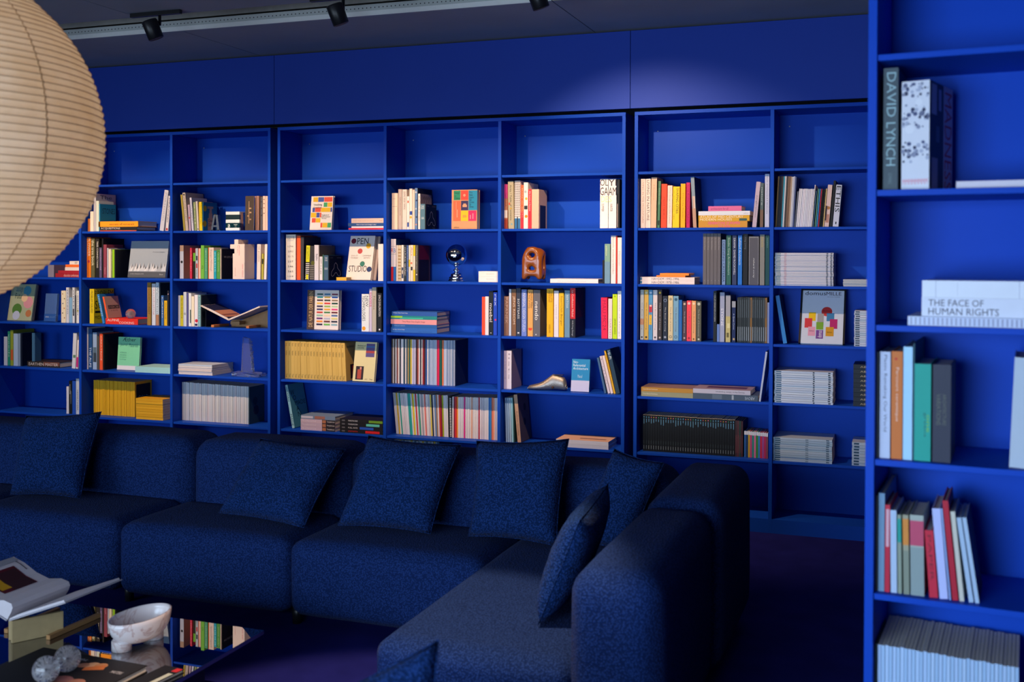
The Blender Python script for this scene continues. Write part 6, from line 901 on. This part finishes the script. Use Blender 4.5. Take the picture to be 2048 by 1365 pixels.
# crystal award
z = shz(5)
g = empty('crystal_award', (-.276, .09, z), 0, 'clear crystal award blade on a rough glass base', 'award')
def rock(nm, base, par, seed, amp):
    bm = bmesh.new(); vs = [bm.verts.new(v) for v in boxv(*base)]
    for f in BF: bm.faces.new([vs[i] for i in f])
    bmesh.ops.subdivide_edges(bm, edges=bm.edges[:], cuts=3, use_grid_fill=True)
    rr = random.Random(seed)
    for v in bm.verts: v.co += Vector((rr.uniform(-amp, amp), rr.uniform(-amp, amp), rr.uniform(-amp, amp) if v.co.z > base[4] + .002 else 0))
    bmesh.ops.recalc_face_normals(bm, faces=bm.faces[:])
    me = bpy.data.meshes.new(nm); bm.to_mesh(me); bm.free(); me.materials.append(CRY); return obj(nm, me, par)
rock('glass_base', (-.10, .105, -.045, .045, 0, .024), g, 1, .006)
bl = [(-.052, .027), (.042, .027), (.034, .08), (.026, .15), (.016, .2), (.012, .245), (-.012, .252), (-.040, .258), (-.046, .15)]
extr('glass_blade', bl, -.012, .012, CRY, g, bev=.003)
for i in range(9):
    rock('glass_chip', (.026 + .003 * (i % 2) - .0016 * i, .036 - .0016 * i + .003 * (i % 2), -.01, .01, .04 + .022 * i, .056 + .022 * i), g, 10 + i, .003)
# chrome globe on stepped stand
z = shz(3)
g = empty('chrome_globe', (1.2045, .105, z), 0, 'polished chrome globe on a stepped chrome stand', 'ornament')
ball('globe', .0665, CHROME, g, (0, 0, .1625), 30)
lathe('stand', [(.051, 0), (.052, .004), (.051, .010), (.045, .013), (.046, .018), (.047, .024), (.043, .030), (.034, .033), (.036, .039), (.035, .046), (.026, .050), (.014, .055), (.011, .062), (.020, .066), (.022, .070), (.018, .074), (.009, .078), (.010, .086), (.016, .094), (.019, .100)], CHROME, g, n=36)
# carved wooden sculpture, two pierced holes
def skin(name, V, E, R, m, parent=None, sub=2, root=0, **kw):
    me = bpy.data.meshes.new(name); me.from_pydata(V, E, [])
    o = bpy.data.objects.new(name, me); C.objects.link(o)
    o.modifiers.new('skin', 'SKIN')
    sl = me.skin_vertices
    if not sl:
        bm = bmesh.new(); bm.from_mesh(me); bm.verts.layers.skin.verify(); bm.to_mesh(me); bm.free()
    for i, v in enumerate(me.skin_vertices[0].data): v.radius = (R[i], R[i]); v.use_root = (i == root)
    s = o.modifiers.new('sub', 'SUBSURF'); s.levels = sub; s.render_levels = sub
    rm = None
    dg = bpy.context.evaluated_depsgraph_get(); bpy.context.view_layer.update()
    nm = bpy.data.meshes.new_from_object(o.evaluated_get(dg)); nm.name = name
    bpy.data.objects.remove(o)
    nm.materials.clear(); nm.materials.append(m)
    return obj(name, nm, parent, smooth=True, **kw)
V = [(-.050, 0, .012), (-.052, 0, .05), (-.044, 0, .085), (-.040, 0, .115), (-.048, 0, .15), (-.050, 0, .19),
     (.045, 0, .012), (.046, 0, .05), (.042, 0, .085), (.038, 0, .115), (.044, 0, .15), (.046, 0, .193),
     (0, 0, .05), (0, 0, .118), (0, 0, .192),
     (.052, .05, .012), (.058, .05, .06), (.052, .05, .12), (.055, .05, .17), (-.045, .055, .012), (-.045, .055, .07), (-.04, .055, .14), (-.03, .045, .185)]
Ed = [(0, 1), (1, 2), (2, 3), (3, 4), (4, 5), (6, 7), (7, 8), (8, 9), (9, 10), (10, 11), (1, 12), (12, 7), (3, 13), (13, 9), (5, 14), (14, 11), (15, 16), (16, 17), (17, 18), (18, 11), (16, 7), (19, 20), (20, 21), (21, 22), (22, 5), (20, 1)]
Rr = [0.014, 0.022, 0.019, 0.022, 0.022, 0.022, 0.014, 0.022, 0.019, 0.022, 0.022, 0.023, 0.020, 0.022, 0.019, 0.012, 0.017, 0.014, 0.014, 0.012, 0.017, 0.014, 0.014]
sc = skin('wooden_sculpture', V, Ed, Rr, mat('carved_wood', lin('8c4a10'), rough=.28, spec=.6, var=.3, nscale=14, coat=.4), root=13, label='glossy orange brown carved wooden sculpture with two holes', cat='sculpture')
sc.location = (1.703, .085, z + .004)
# metal shoe last
z = shz(5)
prof = [(0, .006, .010, .012), (.012, .004, .026, .022), (.04, .003, .034, .034), (.07, .003, .042, .038), (.10, .003, .056, .036), (.125, .004, .074, .031), (.148, .006, .092, .027), (.162, .008, .100, .026), (.185, .009, .094, .027), (.21, .008, .088, .028), (.228, .007, .082, .026), (.238, .008, .066, .022), (.243, .012, .04, .015)]
vs, fs = [], []; N = 20
for x, zb, zt, hw in prof:
    for i in range(N):
        a = 2 * math.pi * i / N; cz = (zb + zt) / 2; rz_ = (zt - zb) / 2
        ca, sa = math.cos(a), math.sin(a)
        wv = hw * math.copysign(abs(ca) ** .8, ca) * (1.0 if sa < 0 else .72 + .28 * (1 - sa))
        vs.append((x, wv, cz + rz_ * math.copysign(abs(sa) ** .75, sa)))
for j in range(len(prof) - 1):
    for i in range(N): fs.append((j * N + i, (j + 1) * N + i, (j + 1) * N + (i + 1) % N, j * N + (i + 1) % N))
fs += [tuple(range(N))[::-1], tuple((len(prof) - 1) * N + i for i in range(N))]
last = obj('shoe_last', mesh('shoe_last', vs, fs, mat('cast_aluminium', (.34, .30, .27), rough=.42, metal=.75, var=.25, nscale=30, bump=.2, bscale=120), smooth=True), None, 'worn silver metal shoe last standing on shelf', 'shoe last')
last.location = (1.677, .085, z - .002)
lh = lathe('screw_hole', [(.0065, 0), (.0065, .003), (.004, .0035)], mat('brass_rust', lin('4c2c18'), metal=.6), last, n=12); lh.location = (.165, -.0275, .022); lh.rotation_euler = (math.radians(90), 0, 0)
box('top_plate', (.165, .222, -.014, .014, .094, .0965), mat('dark_top', lin('3c3430')), last)

# ------------------------------------------------------------------ paper lantern
LC, LR = Vector((1.4127, -3.96, 1.8148)), .455
lan = empty('paper_lantern', LC, 0, 'huge round tan ribbed paper lantern hanging at the left', 'lantern')
rings, per, seg = 72, 4, 96
vs, fs = [], []
for j in range(rings * per + 1):
    t = j / (rings * per); th_ = .10 + (math.pi - .20) * t
    fr_ = (j % per) / per; sag = math.sin(math.pi * fr_) * .0035
    for i in range(seg):
        a = 2 * math.pi * i / seg
        off = noise.noise(Vector((math.cos(a) * 3, math.sin(a) * 3, t * 40))) * .0016
        r = LR - sag + off
        vs.append((r * math.sin(th_) * math.cos(a), r * math.sin(th_) * math.sin(a), r * math.cos(th_)))
for j in range(rings * per):
    for i in range(seg): fs.append((j * seg + i, (j + 1) * seg + i, (j + 1) * seg + (i + 1) % seg, j * seg + (i + 1) % seg))
pm = bpy.data.materials.new('washi_paper'); pm.use_nodes = True; nt = pm.node_tree; N_ = nt.nodes; K_ = nt.links
N_.remove(N_['Principled BSDF']); out = N_['Material Output']
d1 = N_.new('ShaderNodeBsdfDiffuse'); d2 = N_.new('ShaderNodeBsdfTranslucent'); mxs = N_.new('ShaderNodeMixShader'); mxs.inputs[0].default_value = .4
nz = N_.new('ShaderNodeTexNoise'); nz.inputs['Scale'].default_value = 9; nz.inputs['Detail'].default_value = 6; tc = N_.new('ShaderNodeTexCoord'); K_.new(tc.outputs['Object'], nz.inputs['Vector'])
cr = N_.new('ShaderNodeValToRGB'); cr.color_ramp.elements[0].color = (*lin('ecd8ba'), 1); cr.color_ramp.elements[1].color = (*lin('f6e8d2'), 1); cr.color_ramp.elements[0].position = .35; cr.color_ramp.elements[1].position = .65
K_.new(nz.outputs['Fac'], cr.inputs[0]); K_.new(cr.outputs[0], d1.inputs[0]); K_.new(cr.outputs[0], d2.inputs[0]); K_.new(d1.outputs[0], mxs.inputs[1]); K_.new(d2.outputs[0], mxs.inputs[2]); K_.new(mxs.outputs[0], out.inputs[0])
obj('shade', mesh('shade', vs, fs, pm, smooth=True), lan)
bam = mat('bamboo_rib', lin('c0986c'), rough=.6)
pts = []
for j in range(rings * 64 + 1):
    t = j / (rings * 64); th_ = .10 + (math.pi - .20) * t; a = 2 * math.pi * j / 64; r = LR + .0006
    # keep each turn on its fold line
    k = round(t * rings); th_ = .10 + (math.pi - .20) * (j // 64) / rings + (math.pi - .20) / rings * 0
    pts.append((r * math.sin(th_) * math.cos(a), r * math.sin(th_) * math.sin(a), r * math.cos(th_)))
vs, fs = [], []
for j in range(1, rings):
    th_ = .10 + (math.pi - .20) * j / rings; k = len(vs)
    for i in range(seg):
        a = 2 * math.pi * i / seg; off = noise.noise(Vector((math.cos(a) * 3, math.sin(a) * 3, j / rings * 40))) * .0016; r = LR + off
        for dr, dz in ((-.0012, -.0009), (.0007, -.0009), (.0007, .0009), (-.0012, .0009)):
            vs.append(((r + dr) * math.sin(th_) * math.cos(a), (r + dr) * math.sin(th_) * math.sin(a), r * math.cos(th_) + dz))
    for i in range(seg):
        q = k + 4 * i; p = k + 4 * ((i + 1) % seg)
        for c in range(4): fs.append((q + c, q + (c + 1) % 4, p + (c + 1) % 4, p + c))
obj('rib', mesh('rib', vs, fs, bam), lan, kind='stuff')
for s in range(10):
    a = 2 * math.pi * s / 10 + .55; pts = []
    vs, fs = [], []
    for j in range(0, rings * per + 1, 2):
        th_ = .10 + (math.pi - .20) * j / (rings * per); r = LR + .0012 - math.sin(math.pi * (j % per) / per) * .0035
        for da in (-.0045, .0045): vs.append((r * math.sin(th_) * math.cos(a + da), r * math.sin(th_) * math.sin(a + da), r * math.cos(th_)))
    for j in range(len(vs) // 2 - 1): fs.append((2 * j, 2 * j + 1, 2 * j + 3, 2 * j + 2))
    obj('paper_seam', mesh('paper_seam', vs, fs, mat('seam_paper', lin('c89c6c'), rough=.8)), lan)
lathe('collar', [(.05, .445), (.05, .47), (.044, .47), (.044, .445)], BLACK, lan, n=32)
tube('hanging_cord', [(0, 0, .46), (0, 0, CZ - LC.z)], .003, BLACK, lan)
lathe('bulb', [(.0001, -.06), (.03, -.045), (.042, -.01), (.036, .02), (.02, .05), (.018, .08)], mat('bulb_glass', (.9, .8, .6), emit=((1, .62, .33), 2.0)), lan, n=20)
bl_ = lamp('lantern_light', 'POINT', LC, LC + Vector((0, 0, -1)), 9, (1, .83, .62), shadow_soft_size=.06)

# ------------------------------------------------------------------ ceiling spots
labs = ['black ceiling spotlight left of view near the lantern', 'black ceiling spotlight above the far left bookcase', 'black ceiling spotlight just right of the paper lantern', 'black ceiling spotlight at top centre of the ceiling', 'black ceiling spotlight half cut off at top edge']
for i, (sx, sy) in enumerate(SPOTS[1:], 1):
    g = empty('ceiling_spotlight', (sx, sy + .06, CZ), 0, labs[i], 'spotlight', 'ceiling spotlights')
    box('mounting_bar', (-.185, .135, -.012, .012, -.022, 0), BLACK, g, bev=.002)
    lathe('stem', [(.008, -.075), (.008, -.022)], BLACK, g, n=14)
    rot = (Vector((sx + .27, 0, 1.25)) - Vector((sx, sy, 2.7))).to_track_quat('-Z', 'Y').to_euler()
    h = lathe('lamp_housing', [(.030, -.052), (.036, -.056), (.040, -.052), (.041, .04), (.037, .047), (.0001, .049)], BLACK, g, n=32)
    h.location = (0.0, -.06, -.105); h.rotation_euler = (rot[0] * .42, rot[1] * .42 - .22, rot[2])
    lathe('lens', [(.031, -.050), (.0001, -.048)], mat('lamp_lens', (.9, .85, .8), emit=((1, .72, .45), 6)), h, n=24)
    tube('tilt_arm', [(0, 0, -.07), (.002, -.03, -.085), (.0, -.055, -.09)], .006, BLACK, g)
g = empty('ceiling_spotlight', (2.35, -3.25, CZ), 0, 'black ceiling spotlight over the chaise, outside the view', 'spotlight', 'ceiling spotlights')
lathe('lamp_housing', [(.041, -.15), (.041, -.06), (.03, -.05), (.01, -.05), (.01, 0)], BLACK, g, n=32)

# ------------------------------------------------------------------ sofa
sofa = empty('sectional_sofa', (1.5, -2.2, 0), 0, 'long navy boucle sectional sofa with chaise in front of bookcases', 'sofa')
def sp(name, b, r, bul, n=14):
    return puffy(name, tuple(v - (1.5, 1.5, -2.2, -2.2, 0, 0)[i] for i, v in enumerate(b)), r, bul, BOUCLE, sofa, n)
for a, b in [(-1.07, -.222), (-.22, .623), (.625, 1.466), (1.468, 2.308)]:
    sp('seat_cushion', (a, b, -2.275, -1.77, .055, .362), .055, (.003, .012, .010))
sp('seat_cushion', (2.314, 2.935, -3.185, -1.77, .055, .366), .055, (.008, .014, .012), 22)
for a, b in [(-1.07, -.172), (-.17, .645), (.647, 1.475), (1.477, 2.32)]:
    sp('backrest', (a, b, -1.80, -1.47, .07, .645), .085, (.003, .022, .010))
sp('backrest', (2.322, 2.925, -1.80, -1.47, .07, .640), .085, (.003, .015, .006))
sp('armrest', (2.93, 3.205, -2.30, -1.47, .05, .650), .07, (.010, .006, .010))
sp('armrest', (2.925, 3.185, -3.195, -2.305, .05, .638), .07, (.012, .014, .010))
for x, y in [(-.9, -2.18), (.62, -2.18), (1.46, -2.18), (2.25, -2.18), (2.4, -3.08), (3.08, -3.1), (3.1, -2.3), (.2, -1.58), (1.2, -1.58), (3.1, -1.6)]:
    o = lathe('leg', [(.018, 0), (.022, .075)], BLACK, sofa, n=14); o.location = (x - 1.5, y + 2.2, 0)
def pillow(tl, tr_, br, bl2, th, label, n=20, pinch=.06):
    TL, TR, BR, BL = map(Vector, (tl, tr_, br, bl2)); c = (TL + TR + BR + BL) / 4
    nrm = (TR - BL).cross(TL - BR).normalized()
    if nrm.y > 0: nrm = -nrm
    vs, fs = [], []
    for side in (1, -1):
        for j in range(n + 1):
            for i in range(n + 1):
                u, v = i / n, j / n; U, V_ = 2 * u - 1, 2 * v - 1
                pu = U * (1 - pinch * (1 - V_ * V_)); pv = V_ * (1 - pinch * (1 - U * U))
                uu, vv = (pu + 1) / 2, (pv + 1) / 2
                p = BL.lerp(BR, uu).lerp(TL.lerp(TR, uu), vv)
                e = max(0, (1 - U ** 4) * (1 - V_ ** 4)) ** .62
                w_ = noise.noise(p * 9) * .10 + noise.noise(p * 22) * .05
                vs.append(tuple(p + nrm * side * (th / 2 * e * (1 + w_)) - c))
    M = (n + 1) ** 2
    for s in range(2):
        for j in range(n):
            for i in range(n):
                q = s * M + j * (n + 1) + i; f = (q, q + 1, q + n + 2, q + n + 1); fs.append(f if s == 0 else f[::-1])
    me = mesh('pillow', vs, fs, NUBBY, smooth=True)
    bm = bmesh.new(); bm.from_mesh(me); bmesh.ops.remove_doubles(bm, verts=bm.verts[:], dist=.0005); bmesh.ops.recalc_face_normals(bm, faces=bm.faces[:]); bm.to_mesh(me); bm.free()
    me.polygons.foreach_set('use_smooth', [True] * len(me.polygons))
    o = obj('throw_pillow', me, None, label, 'pillow', 'navy throw pillows'); o.location = c
    edge = [TL, TR, BR, BL]; loop = []
    for k in range(4):
        a, b = edge[k], edge[(k + 1) % 4]; m_ = (a + b) / 2; inward = (c - m_)
        for i in range(10):
            t = i / 10; U = 2 * t - 1; p = a.lerp(b, t) + inward * pinch * (1 - U * U); loop.append(p - c)
    tube('piping', loop, .0018, NUBBY, o, n=6, closed=True)
    return o
pillow((-.251, -1.87, .722), (.205, -1.87, .765), (.222, -2.03, .385), (-.155, -2.07, .380), .15, 'navy boucle pillow farthest left on the sofa')
pillow((1.085, -1.87, .690), (1.515, -1.87, .668), (1.455, -2.12, .378), (.985, -2.05, .385), .15, 'navy pillow second from left, slumped below the colour chips book')
pillow((1.625, -1.87, .735), (2.060, -1.87, .722), (2.00, -2.05, .385), (1.575, -2.05, .382), .15, 'navy pillow in front of the divider, below packed magazines')
pillow((2.128, -1.87, .742), (2.530, -1.87, .775), (2.535, -2.05, .385), (2.158, -2.03, .385), .15, 'navy pillow under the two flat books, pointed top right corner')
pillow((2.715, -1.86, .745), (2.925, -1.90, .71), (2.83, -2.08, .40), (2.60, -2.02, .39), .12, 'navy pillow in the sofa corner behind the edge-on pillow')
pillow((2.865, -2.52, .745), (2.885, -2.93, .715), (2.755, -2.93, .385), (2.72, -2.50, .385), .12, 'navy pillow seen edge-on leaning against the chaise armrest')
pf = empty('pouf', (2.78, -4.22, 0), 0, 'low navy pouf mostly below the picture', 'pouf')
puffy('pouf_seat', (-.33, .33, -.30, .30, .05, .36), .07, (.01, .01, .02), BOUCLE, pf, 10)
for sx_, sy_ in ((-.22, -.2), (.22, -.2), (.22, .2), (-.22, .2)):
    lg = lathe('leg', [(.015, 0), (.02, .07)], BLACK, pf, n=12); lg.location = (sx_, sy_, 0)
pillow((2.56, -4.10, .53), (2.925, -4.07, .735), (2.99, -4.22, .42), (2.62, -4.24, .39), .11, 'dark pillow corner poking up at the bottom edge')

# ------------------------------------------------------------------ coffee table and what lies on it
tb = empty('coffee_table', (1.1, -3.5, 0), 0, 'low black coffee table with mirror-dark top reflecting the shelves', 'coffee table')
MIR = mat('black_mirror', (.36, .37, .40), rough=.012, metal=1, var=.0)
box('table_top', (-.75, .64, -.85, .64, .209, .2225), MIR, tb, bev=.001)
box('table_base', (-.65, .615, -.80, .34, 0, .209), mat('black_gloss', (.004, .004, .005), rough=.25), tb, bev=.002)
T = .2228
# footed marble bowl
MARB = mat('veined_marble', lin('e6dde0'), rough=.22, spec=.5, var=.1, nscale=9, coat=.3)
nt = MARB.node_tree; b_ = nt.nodes['Principled BSDF']; tc = nt.nodes.new('ShaderNodeTexCoord'); wv = nt.nodes.new('ShaderNodeTexNoise'); wv.inputs['Scale'].default_value = 6; wv.inputs['Detail'].default_value = 5; wv.inputs['Distortion'].default_value = 2.2
cr = nt.nodes.new('ShaderNodeValToRGB'); cr.color_ramp.elements[0].position = .47; cr.color_ramp.elements[0].color = (*lin('ece4e4'), 1); e1 = cr.color_ramp.elements.new(.5); e1.color = (*lin('d0b8b4'), 1); cr.color_ramp.elements[-1].position = .53; cr.color_ramp.elements[-1].color = (*lin('e8dcda'), 1)
nt.links.new(tc.outputs['Object'], wv.inputs['Vector']); nt.links.new(wv.outputs['Fac'], cr.inputs[0]); nt.links.new(cr.outputs[0], b_.inputs['Base Color'])
bw = empty('marble_bowl', (1.428, -3.115, T), 0, 'oval white marble bowl on two round feet', 'bowl')
vs, fs = [], []; NA, NR = 40, 10
for part_ in (0, 1):
    for j in range(NR + 1):
        f = j / NR; ang_ = f * math.pi / 2
        for i in range(NA):
            a = 2 * math.pi * i / NA; ca, sa = math.cos(a), math.sin(a)
            A_, B_ = (.076, .116) if part_ == 0 else (.069, .109)
            ex = .6 if part_ == 0 else .68
            rr_ = math.sin(ang_) ** ex; rim = .098 + .004 * sa
            zz = (.012 + (rim - .012) * (1 - math.cos(ang_) ** 1.0)) if part_ == 0 else (.020 + (rim - .020) * (1 - math.cos(ang_)))
            vs.append((A_ * rr_ * ca, B_ * rr_ * sa, zz))
M = (NR + 1) * NA
for j in range(NR):
    for i in range(NA):
        q = (j * NA + i, j * NA + (i + 1) % NA, (j + 1) * NA + (i + 1) % NA, (j + 1) * NA + i); fs.append(q[::-1]); fs.append(tuple(v + M for v in q))
for i in range(NA): a_ = NR * NA + i; b2 = NR * NA + (i + 1) % NA; fs.append((a_, a_ + M, b2 + M, b2))
me = mesh('bowl_body', vs, fs, MARB, smooth=True); bm = bmesh.new(); bm.from_mesh(me); bmesh.ops.remove_doubles(bm, verts=bm.verts[:], dist=.0002); bmesh.ops.recalc_face_normals(bm, faces=bm.faces[:]); bm.to_mesh(me); bm.free()
me.polygons.foreach_set('use_smooth', [True] * len(me.polygons)); obj('bowl_body', me, bw)
for yy in (-.072, .06):
    o = lathe('foot', [(.031, 0), (.032, .002), (.032, .030), (.03, .034)], MARB, bw, n=32); o.location = (-.004, yy, 0)
bw.rotation_euler = (0, 0, -.18)
# table books
def flat_book(label, loc, rz, L, D, th, col, prints, t=None):
    o = obj('book', cover_mesh(th, D, L, 'L', col, None, lambda A, B, Cc: (Cc, B, A)), None, label, 'book'); o.location = loc; o.rotation_euler = (0, 0, rz)
    pv = boxv(.003, L - .003, .003, D - .003, .0028, th - .0028); obj('page_block', mesh('pages', pv, BF, PAGES), o)
    if prints: obj('cover_print', print_mesh(prints, L, D, lambda u, v, l: (u, v, th + l), ('fb', label)), o)
    return o
strings2 = {'MASTERS', 'light'}
prepare_text(strings2)
DB = flat_book('black table book with two pale oval pictures under glass balls', (1.19, -3.585, T), -.03, .415, .285, .021, '18181c', [('c', .62, .78, .055, 'c8a080'), ('c', .69, .8, .05, 'b8845c'), ('c', .56, .74, .045, 'a07864'), ('p', [(.62, .62), (.76, .72), (.72, .84), (.6, .7)], 'b86c3c'), ('c', .62, .3, .1, '8c5c5c'), ('c', .75, .33, .07, 'a06c5c'), ('p', [(.5, .1), (.86, .2), (.8, .35), (.5, .25)], '804c34'), ('T', .84, .68, .94, .74, 'MASTERS', 'b0b4c0'), ('T', .42, .82, .52, .9, 'light', 'b0b4c0')])
flat_book('thin dark book with pale edge and red tab beside black table book', (1.625, -3.50, T), -.10, .075, .23, .012, '14161c', [('r', .75, .05, .98, .8, 'a8b0a8'), ('r', .7, .86, 1, .98, 'b02830')])
for k_, (x, y) in enumerate([(1.425, -3.532), (1.420, -3.440)]):
    g = empty('glass_ball', (x, y, T + .0216), 0, ['glass ball with seed head, nearer of the pair', 'glass ball with seed head, farther of the pair'][k_] + ' on table book', 'paperweight')
    ball('glass_shell', .0395, GLASS, g, (0, 0, .0397), 28)
    seed_head(g, .033, .0397)
# wooden stand and open art book at lower left
g = empty('book_stand', (1.03, -3.28, T), 0, 'pale plywood stand holding up the open art book on the table', 'book stand')
PLY = mat('pale_plywood', lin('b0986c'), rough=.6, var=.15, nscale=30)
pl = box('stand_panel', (0, .165, 0, .012, .0005, .074), PLY, g, bev=.001); pl.location = (.004, .015, 0); pl.rotation_euler = (0, 0, 1.045)
pl = box('stand_panel', (0, .16, 0, .012, .0005, .074), PLY, g, bev=.001); pl.location = (-.02, .04, 0); pl.rotation_euler = (0, 0, 2.0)
for x in (.080, -.10):
    box('stand_bar', (x, x + .016, .085, .33, .0005, .0155), WOOD, g, bev=.001)
Lp = mk([(.0, .012), (.012, .03), (.018, .045), (.012, .058), (-.02, .066), (-.075, .060), (-.13, .076), (-.185, .105), (-.235, .122)], (-.004, .004), (-.235, .092))
Rp = mk([(.004, .008), (.04, .026), (.12, .055), (.18, .077), (.228, .094)], (.004, .004), (.232, .088))
open_book('open_book', (1.03, -3.28, .302), 0, Lp, Rp, 0, .27, 'large open art book with dark red and yellow picture on table', mat('grey_cloth', lin('a8a4ac')),
          [(Lp, .46, .84, .25, .8, '5c1420'), (Lp, .46, .80, .42, .78, '3c1c20'), (Lp, .52, .8, .28, .44, 'd8a018'), (Lp, .72, .94, .9, .915, '504850'), (Lp, .9, .99, .1, .95, 'a0a0a8')])
